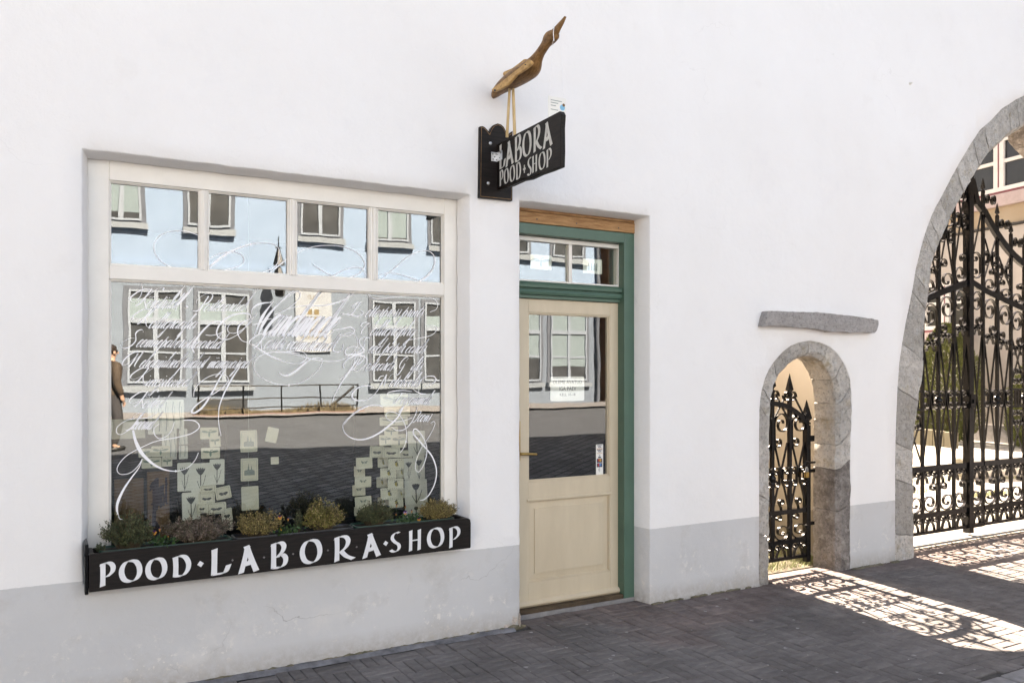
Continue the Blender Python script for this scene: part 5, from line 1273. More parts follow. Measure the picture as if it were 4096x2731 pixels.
tx = [P(330+.287*240, 1950+.287*900, BYF+.03).x, P(330+.287*2085, 1950+.287*640, 0).x, P(900+.2338*2165, 1950+.2338*650, 0).x, P(1350+.2338*1990, 1950+.2338*530, BYF+.03).x]
trough(tx[0], tx[1]-.008, M['trough_green'], 'dark green plastic trough at the left end of the window box')
trough(tx[1]+.004, tx[2]-.006, M['trough_black'], 'black plastic trough in the middle of the window box')
trough(tx[2]+.006, tx[3]+.01, M['trough_green'], 'dark green plastic trough at the right end of the window box')
# shrubs: wiry stems with many tiny leaves
def leaf_mat(name, a, b_): return mat(name, a, .6, .3, 40, col2=b_, rnd=.3)
def shrub(x, y, z, rx, ry, rz, cols, label, n=900, leaf=.0075, up=.4, seed=1, tip=None, lean=0):
    n = int(n*2.1); leaf *= 1.08
    rd = random.Random(seed); s = tag(empty('shrub', (x, y, z)), label, 'shrub', 'shrubs in the window box')
    st = MB(); lf = [MB() for _ in cols]; rnds = [[] for _ in cols]
    nstem = n//16
    for i in range(nstem):
        a = rd.uniform(0, 2*math.pi); q = math.sqrt(rd.random()); u = rd.random()
        th = q*1.25; bump_ = 1+.22*math.sin(a*3+seed)*q+.16*math.sin(a*5+seed*2); d = bump_*Vector((math.cos(a)*math.sin(th)*rx, math.sin(a)*math.sin(th)*ry, rz*(.30+.70*math.cos(th))*rd.uniform(.60, 1.04)))
        d.x += lean*rz*rd.random()
        p0 = Vector((d.x*.3, d.y*.3, 0)); p1 = p0*.5+d*.5+Vector((0, 0, rz*.12)); p2 = d
        st.tube([p0, p1, p2], [.0016, .0013, .0008], 3, 0, False)
        for k in range(16):
            f = .35+.65*rd.random()**.7; pt = p0*(1-f)**2+2*p1*f*(1-f)+p2*f*f
            dr = Vector((rd.gauss(0, 1), rd.gauss(0, 1), rd.gauss(0, 1)+up)).normalized(); sd_ = dr.orthogonal().normalized()
            sd_ = (Matrix.Rotation(rd.uniform(0, 6.28), 3, dr) @ sd_)
            L = leaf*rd.uniform(.6, 1.25); w_ = L*.36; c = pt+dr*L*.3
            up_ = dr.cross(sd_)*w_*.35
            ci = (1 if (f > .86 and len(cols) > 1 and rd.random() < .75) else 0) if tip is None else (1 if rd.random() < tip else 0)
            ci = min(ci, len(cols)-1)
            lf[ci].add([c, c+dr*L*.5+sd_*w_+up_, c+dr*L, c+dr*L*.5-sd_*w_+up_], [(0, 1, 2), (0, 2, 3)]); rnds[ci] += [rd.random()]*2
    st.build('stems', M['stem'], s, None, False)
    for mb, c, rn in zip(lf, cols, rnds):
        if not mb.f: continue
        o = mb.build('foliage', c, s, None, False); at_ = o.data.attributes.new('rnd', 'FLOAT', 'FACE'); at_.data.foreach_set('value', rn)
    return s
M['stem'] = mat('woody_stem', (.085, .06, .035), .8, .2, 30)
grn = leaf_mat('dark_thyme_leaf', (.060, .078, .034), (.030, .042, .018)); olv = leaf_mat('olive_tip_leaf', (.105, .115, .045), (.055, .062, .024))
pnk = leaf_mat('dusty_pink_leaf', (.215, .155, .130), (.11, .085, .068)); pk2 = leaf_mat('pink_green_leaf', (.14, .125, .08), (.075, .072, .042))
yel = leaf_mat('golden_leaf', (.25, .20, .065), (.12, .098, .03)); ye2 = leaf_mat('golden_tip_leaf', (.33, .245, .10), (.19, .14, .055)); ye3 = leaf_mat('lime_leaf', (.20, .185, .04), (.09, .088, .02))
SY = -.015; SZ = .735
def sx(u): return P(u, 2120, SY).x
o4p = lambda x: 330+.287*x; o5p = lambda x: 900+.2338*x; o6p = lambda x: 1350+.2338*x
shrub(sx(o4p(660)), SY, SZ, .122, .098, .185, [grn, olv], 'dark green thyme bush at the far left of the window box', 3600, .0085, .5, 11)
shrub(sx(o4p(290)), SY-.01, SZ, .02, .02, .075, [grn], 'stray green thyme sprig leaning left over the trough rim', 120, .008, .5, 12, None, -.5)
shrub(sx(o4p(1620)), SY, SZ, .160, .095, .150, [pk2, pnk], 'dusty pink-leaved bush beside the dark thyme on the left', 4600, .0085, .3, 13, .62)
shrub(sx(o5p(560)), SY, SZ, .118, .092, .150, [yel, ye2], 'golden upright bush left of the pansies in the black trough', 2600, .0085, .5, 14, .45)
shrub(sx(o5p(1660)), SY, SZ, .115, .092, .172, [ye3, ye2], 'tall yellow-green bush right of the pansies in the black trough', 3000, .0088, .5, 15, .35)
shrub(sx(o5p(1270)), SY+.01, SZ, .020, .03, .125, [grn, olv], 'thin green sprig beside the tall yellow-green bush', 220, .009, .5, 18)
shrub(sx(o6p(620)), SY, SZ, .112, .092, .150, [grn, olv], 'grey-green wispy bush at the left of the right-hand trough', 2600, .0085, .7, 16)
shrub(sx(o6p(1680)), SY, SZ, .122, .092, .125, [yel, ye2], 'low golden bush at the far right of the window box', 3200, .0085, .2, 17, .4, .25)
# pansies
M['p_leaf'] = mat('pansy_leaf', (.035, .085, .022), .5, .2, 30, rnd=.3)
M['p_purple'] = mat('pansy_purple', (.05, .012, .085), .6, .15, 40); M['p_orange'] = mat('pansy_orange', (.62, .26, .035), .6, .15, 40); M['p_lilac'] = mat('pansy_lilac', (.38, .28, .48), .6, .15, 40)
def petal(mb, c, ang, L, wd, nrm_y, m, tiltv):
    pts = [c]
    for k in range(7):
        t = -1+2*k/6; a = ang+t*wd; r = L*(1-.18*t*t); pts.append((c[0]+r*math.cos(a), c[1]-tiltv*r*math.sin(a)-.002*(1-abs(t)), c[2]+r*math.sin(a)))
    mb.add(pts, [(0, k, k+1) for k in range(1, 7)], m)
def pansy(x, y, z, label, heads, nleaf, spread, seed):
    rd = random.Random(seed); s = tag(empty('pansy_plant', (x, y, z)), label, 'pansy', 'pansies in the window box')
    mb = MB(); rn = []
    for i in range(nleaf):
        c = Vector((rd.gauss(0, spread), rd.gauss(-.01, .025), rd.uniform(.002, .05))); d = Vector((rd.gauss(0, 1), rd.gauss(-.4, .7), rd.gauss(.7, .5))).normalized(); s2 = d.orthogonal().normalized(); s2 = Matrix.Rotation(rd.uniform(0, 6.3), 3, d) @ s2
        L = rd.uniform(.016, .028); w_ = L*.36; nn = d.cross(s2)*w_*.3
        mb.add([c, c+d*L*.35+s2*w_*.85+nn, c+d*L*.75+s2*w_*.7+nn, c+d*L, c+d*L*.75-s2*w_*.7+nn, c+d*L*.35-s2*w_*.85+nn, c+d*L*.5], [(0, 1, 6), (1, 2, 6), (2, 3, 6), (3, 4, 6), (4, 5, 6), (5, 0, 6)]); rn += [rd.random()]*6
    o = mb.build('leaves', M['p_leaf'], s, None, False); at_ = o.data.attributes.new('rnd', 'FLOAT', 'FACE'); at_.data.foreach_set('value', rn)
    for hx_, hy_, hz_, r, kind in heads:
        fl_ = MB(); c = (hx_, hy_, hz_)
        for a in (62, 118): petal(fl_, (c[0], c[1]+.003, c[2]), R(a), r*1.05, R(38), 0, 0, .15)
        for a in (5, 175): petal(fl_, c, R(a), r*.9, R(38), 0, 1 if kind != 'lilac' else 2, .15)
        petal(fl_, (c[0], c[1]-.0015, c[2]), R(270), r*.95, R(52), 0, 1, .15)
        fl_.add([(c[0]+.0016*math.cos(t), c[1]-.004, c[2]+.0016*math.sin(t)) for t in (0, 1.57, 3.14, 4.71)], [(0, 1, 2, 3)], 0)
        if kind == 'side': fl_.v = [(c[0]+(v[0]-c[0])*.45, v[1], v[2]) for v in fl_.v]
        fo_ = fl_.build('flower', [M['p_purple'], M['p_orange'], M['p_lilac']], s, None, False)
        st = MB(); st.tube([(hx_*.5, hy_+.015, .0), (hx_*.9, hy_+.012, hz_*.6), (hx_, hy_+.006, hz_)], .0009, 4); st.build('stalk', M['p_leaf'], fo_)
def ph(o, sc, x, y, x0): q = P(o[0]+sc*x, o[1]+sc*y, -.05); return (q.x-x0, -.05-SY, q.z-SZ)
x0 = sx(o4p(1100))
pansy(x0, SY, SZ, 'pansy plant with one orange and purple bloom between dark thyme and pink bush', [(*ph((330, 1950), .287, 1003, 625, x0), .0125, 'o'), (*ph((330, 1950), .287, 1075, 580, x0), .010, 'side'), (*ph((330, 1950), .287, 1195, 675, x0), .006, 'side')], 90, .042, 3)
x0 = sx(o5p(1030))
pansy(x0, SY, SZ, 'pansy plant with orange blooms in the middle of the black trough', [(*ph((900, 1950), .2338, 937, 510, x0), .0125, 'o'), (*ph((900, 1950), .2338, 1080, 535, x0), .010, 'side'), (*ph((900, 1950), .2338, 962, 700, x0), .0115, 'side'), (*ph((900, 1950), .2338, 1058, 675, x0), .006, 'side')], 110, .040, 4)
x0 = sx(o6p(1180))
pansy(x0, SY, SZ, 'pansy plant with lilac and orange blooms in the right-hand trough', [(*ph((1350, 1950), .2338, 1160, 425, x0), .0135, 'lilac'), (*ph((1350, 1950), .2338, 1270, 400, x0), .011, 'side'), (*ph((1350, 1950), .2338, 1392, 545, x0), .0125, 'o'), (*ph((1350, 1950), .2338, 1010, 305, x0), .011, 'side'), (*ph((1350, 1950), .2338, 1160, 325, x0), .010, 'side'), (*ph((1350, 1950), .2338, 1000, 455, x0), .008, 'side')], 120, .045, 5)

# ------------------------------------------------------------------ things shown behind the shop window
cI = ((420, 1700), .2679); cJ = ((1380, 1550), .3318)
def rect(c, b, Y):
    u0, v0, u1, v1 = c[0][0]+c[1]*b[0], c[0][1]+c[1]*b[1], c[0][0]+c[1]*b[2], c[0][1]+c[1]*b[3]
    um, vm = (u0+u1)/2, (v0+v1)/2
    return P(u0, vm, Y).x, P(u1, vm, Y).x, P(um, v1, Y).z, P(um, v0, Y).z
def ell(mb, cx_, cz_, a, b, y, n=10, rot=0):
    mb.add([(cx_+a*math.cos(t)*math.cos(rot)-b*math.sin(t)*math.sin(rot), y, cz_+a*math.cos(t)*math.sin(rot)+b*math.sin(t)*math.cos(rot)) for t in (2*math.pi*i/n for i in range(n))], [tuple(range(n))])
def art(kind, w_, h_, y):
    """printed motif centred on 0,0"""
    a = MB(); b_ = None; m2 = None
    if kind == 'crocus':
        a.band([(0, -h_*.46), (0, -h_*.1), (0, h_*.08)], .0002, w_*.05, y)
        for r_ in (-.55, -.28, 0, .28, .55): ell(a, math.sin(r_)*h_*.15, h_*.13+math.cos(r_)*h_*.08, w_*.055, h_*.14, y, 10, -r_)
        a.band([(0, -h_*.44), (w_*.16, -h_*.2), (w_*.27, h_*.08)], .0002, w_*.028, y); a.band([(0, -h_*.44), (-w_*.12, -h_*.25), (-w_*.18, -h_*.12)], .0002, w_*.028, y)
    elif kind == 'bird': motif_bird(a, -w_/2, w_/2, -h_/2, h_/2, y)
    elif kind == 'moth':
        for q in (-1, 1): ell(a, q*w_*.15, -h_*.05, w_*.15, h_*.10, y, 10, q*.15); ell(a, q*w_*.11, -h_*.15, w_*.09, h_*.06, y)
        ell(a, 0, -h_*.08, w_*.02, h_*.13, y)
        for q in (.40,):
            for x0_, z0_, x1_, z1_ in ((-q, -q, q, -q), (q, -q, q, q), (q, q, -q, q), (-q, q, -q, -q)): a.band([(x0_*w_, z0_*h_), (x1_*w_, z1_*h_)], .0002, w_*.012, y)
    elif kind == 'butterfly':
        for q in (-1, 1): ell(a, q*w_*.12, h_*.10, w_*.10, h_*.06, y, 10, q*.5); ell(a, q*w_*.09, h_*.0, w_*.06, h_*.05, y, 10, -q*.5)
        ell(a, 0, h_*.04, w_*.013, h_*.14, y)
    elif kind == 'bee':
        b_ = MB(); ell(b_, w_*.03, -h_*.02, w_*.10, h_*.2, y-.0002, 12, .2); m2 = M['ink_yellow']
        ell(a, w_*.0, h_*.2, w_*.10, h_*.08, y, 10, .3); ell(a, w_*.10, -h_*.05, w_*.035, h_*.16, y-.0004, 8, .3)
        for r_ in range(2):
            for k in range(6): a.box(-w_*.4+k*w_*.14, y-.0002, h_*(.33-.75*r_), -w_*.4+k*w_*.14+w_*.07, y, h_*(.33-.75*r_)+h_*.035)
    elif kind == 'castle':
        a.add([(-w_*.3, y, -h_*.25), (w_*.3, y, -h_*.25), (w_*.3, y, -h_*.05), (w_*.15, y, 0), (w_*.12, y, h_*.22), (w_*.08, y, 0), (0, y, -h_*.02), (-w_*.05, y, h_*.3), (-w_*.1, y, 0), (-w_*.3, y, -h_*.05)], [tuple(range(10))])
        for x0_, z0_, x1_, z1_ in ((-.42, -.43, .42, -.43), (.42, -.43, .42, .43), (.42, .43, -.42, .43), (-.42, .43, -.42, -.43)): a.band([(x0_*w_, z0_*h_), (x1_*w_, z1_*h_)], .0002, w_*.014, y)
    elif kind == 'lines':
        for k in range(5):
            x_ = -w_*.38+k*w_*.19; a.band([(x_, -h_*.42), (x_+w_*.02, -h_*.1), (x_-w_*.015, h_*.2), (x_+w_*.01, h_*.44)], .0002, w_*.025, y)
            a.band([(x_+w_*.05, -h_*.3), (x_+w_*.05, h_*.3)], .0002, w_*.012, y)
    return a, b_, m2
cnt = {}
mesh_cache = {}
def card(c, b, Y, kind, label, grp, m='paper', ink='ink', rot=0, fold=True):
    x0, x1, z0, z1 = rect(c, b, Y); w_, h_ = x1-x0, z1-z0
    o = paper_rect(-w_/2, w_/2, -h_/2, h_/2, 0, min(.006, w_*.08), .0014).build('card', M[m]); tag(o, label, 'card', grp)
    o.location = ((x0+x1)/2, Y, (z0+z1)/2); o.rotation_euler = (R(random.uniform(-7, -1)), R(rot), R(random.uniform(-3, 3)))
    if kind:
        a, b2, m2 = art(kind, w_, h_, -.0006)
        a.build('print', M[ink], o, None, False)
        if b2: b2.build('print', m2, o, None, False)
    return o
ord_ = ('topmost', 'second', 'third', 'fourth', 'fifth', 'sixth', 'seventh')
# left-hand rack
for i, b in enumerate(((1420, 35, 1690, 205), (1560, 165, 1725, 325), (1435, 335, 1715, 495))):
    card(cI, b, .43+.02*(i == 1), 'bird', ord_[i]+' bird card of the narrow column above the left crocus cards', 'bird cards', 'paper', 'ink_green', (1, -2, 0)[i])
for b, l in (((690, 310, 970, 470), 'upper bird card on the brown board behind the left bushes'), ((545, 485, 845, 640), 'lower left bird card over the brown lettered board'), ((850, 480, 1005, 615), 'narrow bird card right of the lower left bird card'), ((500, 350, 690, 480), 'shaded bird card left of the upper bird card on the brown board')):
    card(cI, b, .50, 'bird', l, 'bird cards', 'paper', 'ink_green')
for b, l, r_ in (((1080, 560, 1295, 985), 'left crocus card in the upper row of the left rack', 0), ((1285, 565, 1570, 990), 'middle crocus card in the upper row of the left rack', .5), ((1560, 508, 1785, 885), 'right crocus card in the upper row of the left rack', 1), ((1150, 1000, 1420, 1410), 'lone crocus card in the lower row of the left rack', -1)):
    card(cI, b, .40+.004*cI[0][0]/420, 'crocus', l, 'crocus cards', 'paper_white', 'ink', r_)
for b, l, r_ in (((1395, 1010, 1640, 1165), 'moth card lying level right of the lone crocus card', 0), ((1650, 915, 1880, 1100), 'tilted moth card at the upper right of the left rack', -9), ((1515, 1155, 1810, 1320), 'bright moth card in front at the lower right of the left rack', -1.5), ((1740, 1240, 1900, 1440), 'shaded moth card below the bright moth card', -6), ((1760, 1440, 1905, 1570), 'lowest moth card of the left rack behind the pink bush', 0), ((1420, 895, 1660, 1005), 'moth card tipped back above the level moth card', 0), ((1375, 1170, 1520, 1310), 'moth card half hidden behind the bright moth card', 0)):
    card(cI, b, .375 if 'bright' in l else .395+.02*random.random(), 'moth', l, 'moth cards', 'paper', 'ink', r_)
for b, l in (((850, 60, 1235, 510), 'tall pale print of thin plant lines at the left of the window'), ((640, -380, 1180, 130), 'large white sheet of plant drawings high in the left rack')):
    card(cI, b, .56, 'lines', l, 'plant prints', 'paper_white', 'ink_soft')
card(cI, (60, -90, 600, 200), .60, None, 'plain pale cloth-like sheet at the left edge behind the glass', 'plant prints', 'paper')
# middle threads of prints
for b, k, l in (((1297, 235, 1428, 405), 'castle', 'upper framed tower print hanging in the middle of the window'), ((1300, 455, 1435, 632), 'castle', 'second tower print hanging in the middle of the window'), ((1305, 675, 1440, 860), None, 'faint lowest print hanging in the middle of the window')):
    x = tuple(v for v in b); card(cC, x, .55, k, l, 'hanging prints', 'paper', 'ink_soft')
card(cC, (1500, 215, 1590, 330), .62, None, 'small pale pennant card right of the tower prints', 'hanging prints', 'paper', 'ink', 14); card(cC, (1535, 445, 1598, 502), .62, None, 'tiny pale card below the pennant card', 'hanging prints', 'paper')
q = P(cC[0][0]+cC[1]*1365, 1700, .552); mb = MB(); mb.tube([(q.x, .57, 2.9), (q.x, .57, P(1000, 1600+.51*850, .552).z)], .0012, 5)
tag(mb.build('hanging_thread', M['ink_soft']), 'thin thread holding the column of hanging tower prints', 'thread')
# right-hand rack
for i, b in enumerate(((425, 75, 760, 225), (475, 230, 785, 345), (420, 352, 755, 455), (475, 470, 640, 600), (415, 570, 565, 700), (560, 560, 740, 725))):
    card(cJ, b, .43+.015*(i % 2), 'bird', ('topmost bird card of the right rack under Toy animals', 'second bird card from the top of the right rack', 'third bird card from the top of the right rack', 'narrow fourth bird card of the right rack', 'left bird card of the lowest bird pair in the right rack', 'right bird card of the lowest bird pair in the right rack')[i], 'bird cards', 'paper', 'ink_soft')
for b, l in (((300, 705, 470, 840), 'left moth card of the right rack'), ((455, 718, 660, 845), 'middle moth card of the right rack, in front'), ((660, 755, 812, 845), 'right moth card of the right rack')):
    card(cJ, b, .40 if 'front' in l else .42, 'moth', l, 'moth cards', 'paper', 'ink', 3)
for i, b in enumerate(((135, 840, 330, 975), (120, 1070, 315, 1200), (120, 1310, 320, 1440))):
    card(cJ, b, .36, 'butterfly', ('top', 'middle', 'bottom')[i]+' front butterfly card at the left edge of the right rack', 'butterfly cards', 'paper', 'ink_soft', (0, 1, -2)[i])
for i, b in enumerate(((110, 945, 240, 1075), (90, 1170, 245, 1300), (110, 1430, 245, 1540))):
    card(cJ, b, .45, 'butterfly', ('upper', 'middle', 'lowest')[i]+' shaded butterfly card in the back row of the right rack', 'butterfly cards', 'paper', 'ink_soft')
for i, b in enumerate(((520, 855, 712, 985), (425, 965, 622, 1095), (518, 1095, 706, 1225), (430, 1205, 632, 1345), (530, 1325, 702, 1445))):
    card(cJ, b, .36+.012*(i % 2), 'bee', ord_[i]+' bee card from the top in the front of the right rack', 'bee cards', 'paper', 'ink', (1, 1, .5, 0, -1)[i])
for i, b in enumerate(((395, 842, 522, 960), (625, 950, 742, 1085), (380, 1075, 512, 1200), (630, 1210, 722, 1330), (395, 1315, 532, 1420))):
    card(cJ, b, .44, 'bee', ('top left', 'top right', 'middle left', 'lower right', 'bottom left')[i]+' shaded bee card in the back row of the right rack', 'bee cards', 'paper', 'ink_soft')
for b, l in (((712, 850, 825, 1110), 'narrow crocus card beside the bee cards of the right rack'), ((820, 818, 962, 1110), 'right crocus card in the middle row of the right rack'), ((722, 1108, 988, 1405), 'wide crocus card in the bottom row of the right rack'), ((760, 520, 968, 822), 'pale crocus card in the top row of the right rack'), ((725, 1408, 990, 1560), 'lowest crocus card of the right rack behind the golden bush')):
    card(cJ, b, .42, 'crocus', l, 'crocus cards', 'paper_white', 'ink')
# wire racks that hold the cards
def wire_rack(x0, x1, z1, Y, label):
    rk = tag(empty('card_rack', ((x0+x1)/2, Y, .62)), label, 'card rack', 'card racks in the shop window'); rv = Vector(rk.location)
    for x in (x0, (x0+x1)/2, x1): mb = MB(); mb.tube([(x, Y, .62), (x, Y, z1)], .006, 8); o = mb.build('post', M['iron'], rk, 40); o.location = -rv
    z = .80
    while z < z1: 
        mb = MB(); mb.tube([(x0, Y+.002, z), (x1, Y+.002, z)], .003, 6); o = mb.build('wire_shelf', M['iron'], rk, 40); o.location = -rv; z += .14
    mb = MB(); mb.bbox(x0-.03, Y-.06, .62, x1+.03, Y+.08, .63, .003); o = mb.build('base', M['iron'], rk); o.location = -rv
a = rect(cI, (1090, 35, 1880, 1500), .47); wire_rack(a[0], a[1]-.03, a[3], .475, 'thin black wire rack behind the left crocus cards')
a = rect(cJ, (120, 75, 960, 1500), .47); wire_rack(a[0], a[1]-.03, a[3]-.02, .475, 'thin black wire rack behind the bee and butterfly cards')
# brown boards; one carries the blackletter word Post
def board(b, Y, label, t=.02):
    x0, x1, z0, z1 = rect(cI, b, Y); z0 = .62
    bd = tag(empty('wooden_board', ((x0+x1)/2, Y, z0)), label, 'board'); mb = MB(); mb.bbox(-(x1-x0)/2, 0, 0, (x1-x0)/2, t, z1-z0, .004); mb.build('panel', M['brown_board'], bd); return bd, x1-x0, z1-z0
bd, w_, h_ = board((630, 690, 965, 1500), .52, 'brown wooden board with dark blackletter word Post behind the dark thyme')
mb = MB()
def blk(pts, t=.012): mb.band([(-w_/2+w_*x, h_*z) for x, z in pts], .0008, t, -.0012)
blk([(.16, .80), (.30, .88), (.32, .60), (.30, .30)], .020); blk([(.30, .86), (.44, .92), (.46, .62), (.40, .52), (.30, .50)], .016); blk([(.10, .76), (.22, .80)], .010); blk([(.18, .58), (.30, .62)], .008)
blk([(.56, .80), (.55, .56)], .012); blk([(.56, .80), (.64, .82), (.64, .56), (.56, .54)], .010); blk([(.72, .83), (.68, .74), (.76, .66), (.72, .56)], .012); blk([(.84, .92), (.84, .60), (.90, .58)], .012); blk([(.80, .82), (.92, .84)], .008)
blk([(.32, .28), (.20, .20), (.24, .10), (.42, .14), (.46, .30), (.34, .36)], .022); blk([(.58, .02), (.60, .12), (.74, .16), (.88, .12), (.92, .02)], .012)
mb.build('lettering', M['post_ink'], bd, None, False)
board((140, 800, 580, 1500), .56, 'plain brown wooden board at the left end of the window')
# ------------------------------------------------------------------ courtyard behind the arches
def slab_mat():
    m, n, l, b = newmat('pale_courtyard_paving'); b.inputs['Roughness'].default_value = .9
    g = N(n, 'ShaderNodeNewGeometry'); br = N(n, 'ShaderNodeTexBrick'); l.new(g.outputs['Position'], br.inputs[0]); br.inputs['Scale'].default_value = 1
    br.inputs['Brick Width'].default_value = .2; br.inputs['Row Height'].default_value = .1; br.inputs['Mortar Size'].default_value = .006
    br.inputs[1].default_value = (.33, .315, .29, 1); br.inputs[2].default_value = (.27, .255, .235, 1); br.inputs[3].default_value = (.17, .16, .14, 1)
    nz = N(n, 'ShaderNodeTexNoise'); nz.inputs['Scale'].default_value = .55; nz.inputs['Detail'].default_value = 6; l.new(g.outputs['Position'], nz.inputs['Vector'])
    rp = N(n, 'ShaderNodeValToRGB'); rp.color_ramp.elements[0].position = .56; rp.color_ramp.elements[1].position = .64; l.new(nz.outputs[0], rp.inputs[0])
    mx = N(n, 'ShaderNodeMix', data_type='RGBA'); l.new(rp.outputs[0], mx.inputs[0]); l.new(br.outputs[0], mx.inputs[6]); mx.inputs[7].default_value = (.22, .20, .15, 1)
    l.new(mx.outputs[2], b.inputs['Base Color'])
    bp = N(n, 'ShaderNodeBump'); bp.inputs['Strength'].default_value = .6; bp.inputs['Distance'].default_value = .01; bp.invert = True; l.new(br.outputs[1], bp.inputs['Height']); l.new(bp.outputs[0], b.inputs['Normal'])
    return m
quadmesh('courtyard_paving', [(6.02, .24, -.004), (30, .24, -.004), (30, 40, .15), (6.02, 40, .15)], slab_mat())
M['dirt'] = mat('dry_dirt', (.13, .108, .072), .95, .3, 20, .6, 60)
quadmesh('yard_ground', [(4.56, .24, -.006), (6.02, .24, -.006), (6.02, 12, .0), (4.56, 12, .0)], M['dirt'])
M['grass'] = mat('spring_grass', (.13, .17, .045), .7, .35, 12, rnd=.3, col2=(.20, .18, .085))
def blades(name, area, n, h, seed):
    rd = random.Random(seed); mb = MB(); rn = []
    for i in range(n):
        x, y = area(rd); a = rd.uniform(0, 6.28); hh = h*rd.uniform(.4, 1.2); w_ = .0028; lx, ly = math.cos(a)*hh*.6, math.sin(a)*hh*.6
        mb.add([(x-w_*math.sin(a), y+w_*math.cos(a), 0), (x+w_*math.sin(a), y-w_*math.cos(a), 0), (x+lx, y+ly, hh)], [(0, 1, 2)]); rn.append(rd.random())
    o = mb.build(name, M['grass'], None, None, False); at_ = o.data.attributes.new('rnd', 'FLOAT', 'FACE'); at_.data.foreach_set('value', rn); return tag(o, kind='stuff')
blades('grass', lambda rd: (rd.uniform(4.7, 6.0), .26+1.5*rd.random()**1.2), 5200, .05, 2)
def patch(rd):
    c = rd.choice(((10.2, 2.6, .5), (11.3, 3.2, .7), (12.5, 3.4, .8), (13.6, 2.9, .6), (11.0, 1.9, .35))); a = rd.uniform(0, 6.3); r = c[2]*rd.random()**.6; return c[0]+r*1.6*math.cos(a), c[1]+r*.5*math.sin(a)
blades('grass', patch, 6000, .05, 3)
M['beige'] = mat('beige_yard_render', (.40, .365, .315), .9, .04, 2, .1, 80); M['beige_dk'] = mat('beige_plinth', (.30, .27, .225), .9, .1, 4, .1, 80)
yw = tag(empty('yard_wall', (6.15, .5, 0)), 'beige rendered side wall seen through the small arch', 'wall')
mb = MB(); mb.box(0, -.03, .38, .25, 7.0, 2.7); mb.build('render', M['beige'], yw); mb = MB(); mb.box(-.03, -.03, -.1, .25, 7.0, .38); mb.build('plinth', M['beige_dk'], yw)
mb = MB(); mb.bbox(-.06, -.06, 2.7, .31, 7.03, 2.78, .01); mb.build('coping', M['kerb'], yw)
# house on the far side of the court; its long front runs back from the gate
hA = Vector((19.3, 6.2, 0)); hD = Vector((.16, 1.0, 0)).normalized(); hN = Vector((-hD.y, hD.x, 0))
house = tag(empty('courtyard_house', hA), 'ochre and taupe courtyard house with white windows seen through the large gate', 'house')
house.rotation_euler = (0, 0, math.atan2(hD.y, hD.x))     # local x along the front, local -y... towards the court is +y
def hp(u, v, off=0.):                              # photograph pixel -> position along the front, height
    d = (u-CX)/F; dx, dy = ss+cc*d, cc-ss*d
    o_ = hA+hN*off
    # (0,-CD)+t*(dx,dy) = o_ + s*hD
    det = dx*(-hD.y)-dy*(-hD.x); bx_, by_ = o_.x-0, o_.y+CD
    t = (bx_*(-hD.y)-by_*(-hD.x))/det; s_ = (dx*by_-dy*bx_)/det
    return s_, CH+t*(HY-v)/F
M['taupe'] = mat('taupe_render', (.315, .288, .268), .9, .06, 2, .1, 60); M['ochre'] = mat('ochre_render', (.225, .172, .118), .9, .15, 1.5, .1, 60, col2=(.28, .225, .165))
M['pink'] = mat('pink_sill_paint', (.33, .265, .262), .8, .08, 6); M['maroon'] = mat('maroon_trim', (.16, .035, .045), .6, .1, 10)
M['dark_glass'] = mat('dark_window_glass', (.02, .021, .023), .08, .1, 2, spec=.3)
zband = hp(3800, 940)[1]
mb = MB(); mb.box(-22, -9, -.1, 26, -.0, zband); mb.build('wall', M['taupe'], house)
mb = MB(); mb.box(-22, -9.0, zband, 26, -.004, 9.0); mb.build('upper_wall', M['ochre'], house)
mb = MB(); mb.box(-22.2, -9.4, 9.0, 26.2, .35, 9.3); mb.build('roof', M['kerb'], house)
mb = MB(); mb.box(-22, 0, -.1, 26, .06, .42); mb.build('plinth', M['kerb'], house)
mb = MB(); mb.tube([(-22, .03, zband-.02), (26, .03, zband-.02)], .035, 8); mb.build('cable', M['iron'], house)
def court_window(s0, s1, z0, z1, mull=True):
    w_ = empty('window', (0, 0, 0), house)
    mb = MB(); f_ = .10
    mb.box(s0, .0, z0, s0+f_, .07, z1); mb.box(s1-f_, .0, z0, s1, .07, z1); mb.box(s0+f_, .0, z1-f_, s1-f_, .07, z1); mb.box(s0+f_, .0, z0, s1-f_, .07, z0+f_)
    sm = (s0+s1)/2
    if mull: mb.box(sm-.13, .0, z0+f_, sm+.13, .068, z1-f_)
    zr = z0+(z1-z0)*.55
    mb.box(s0+f_, .0, zr-.04, s1-f_, .055, zr+.04); M['court_frame'] = M.get('court_frame') or mat('white_casement_paint', (.50, .49, .48), .5, .05, 5)
    mb.build('frame', M['court_frame'], w_)
    mb = MB(); mb.box(s0+f_, .005, z0+f_, s1-f_, .012, z1-f_); mb.build('pane', M['dark_glass'], w_)
    mb = MB(); mb.box(s0-.12, .0, z0-.34, s1+.12, .12, z0-.06); mb.build('sill', M['pink'], w_)
    mb = MB(); mb.box(s0-.05, .0, z0-.06, s1+.05, .08, z0-.0); mb.box(s0-.06, 0, z0, s0, .05, z1+.05); mb.box(s1, 0, z0, s1+.06, .05, z1+.05); mb.box(sm-.014, .068, z0+f_, sm+.014, .075, z1-f_); mb.build('trim', M['maroon'], w_)
sA_, zA_ = hp(3842, 805); sB_, zB_ = hp(4180, 770); zTop = hp(3960, 565)[1]
court_window(min(sA_, sB_), max(sA_, sB_), zA_, zTop)
sC_, zC_ = hp(3700, 1385); sD_, _ = hp(3835, 1385); zT2 = hp(3760, 1130)[1]
court_window(min(sC_, sD_)-.3, max(sC_, sD_), hp(3770, 1318)[1], zT2)
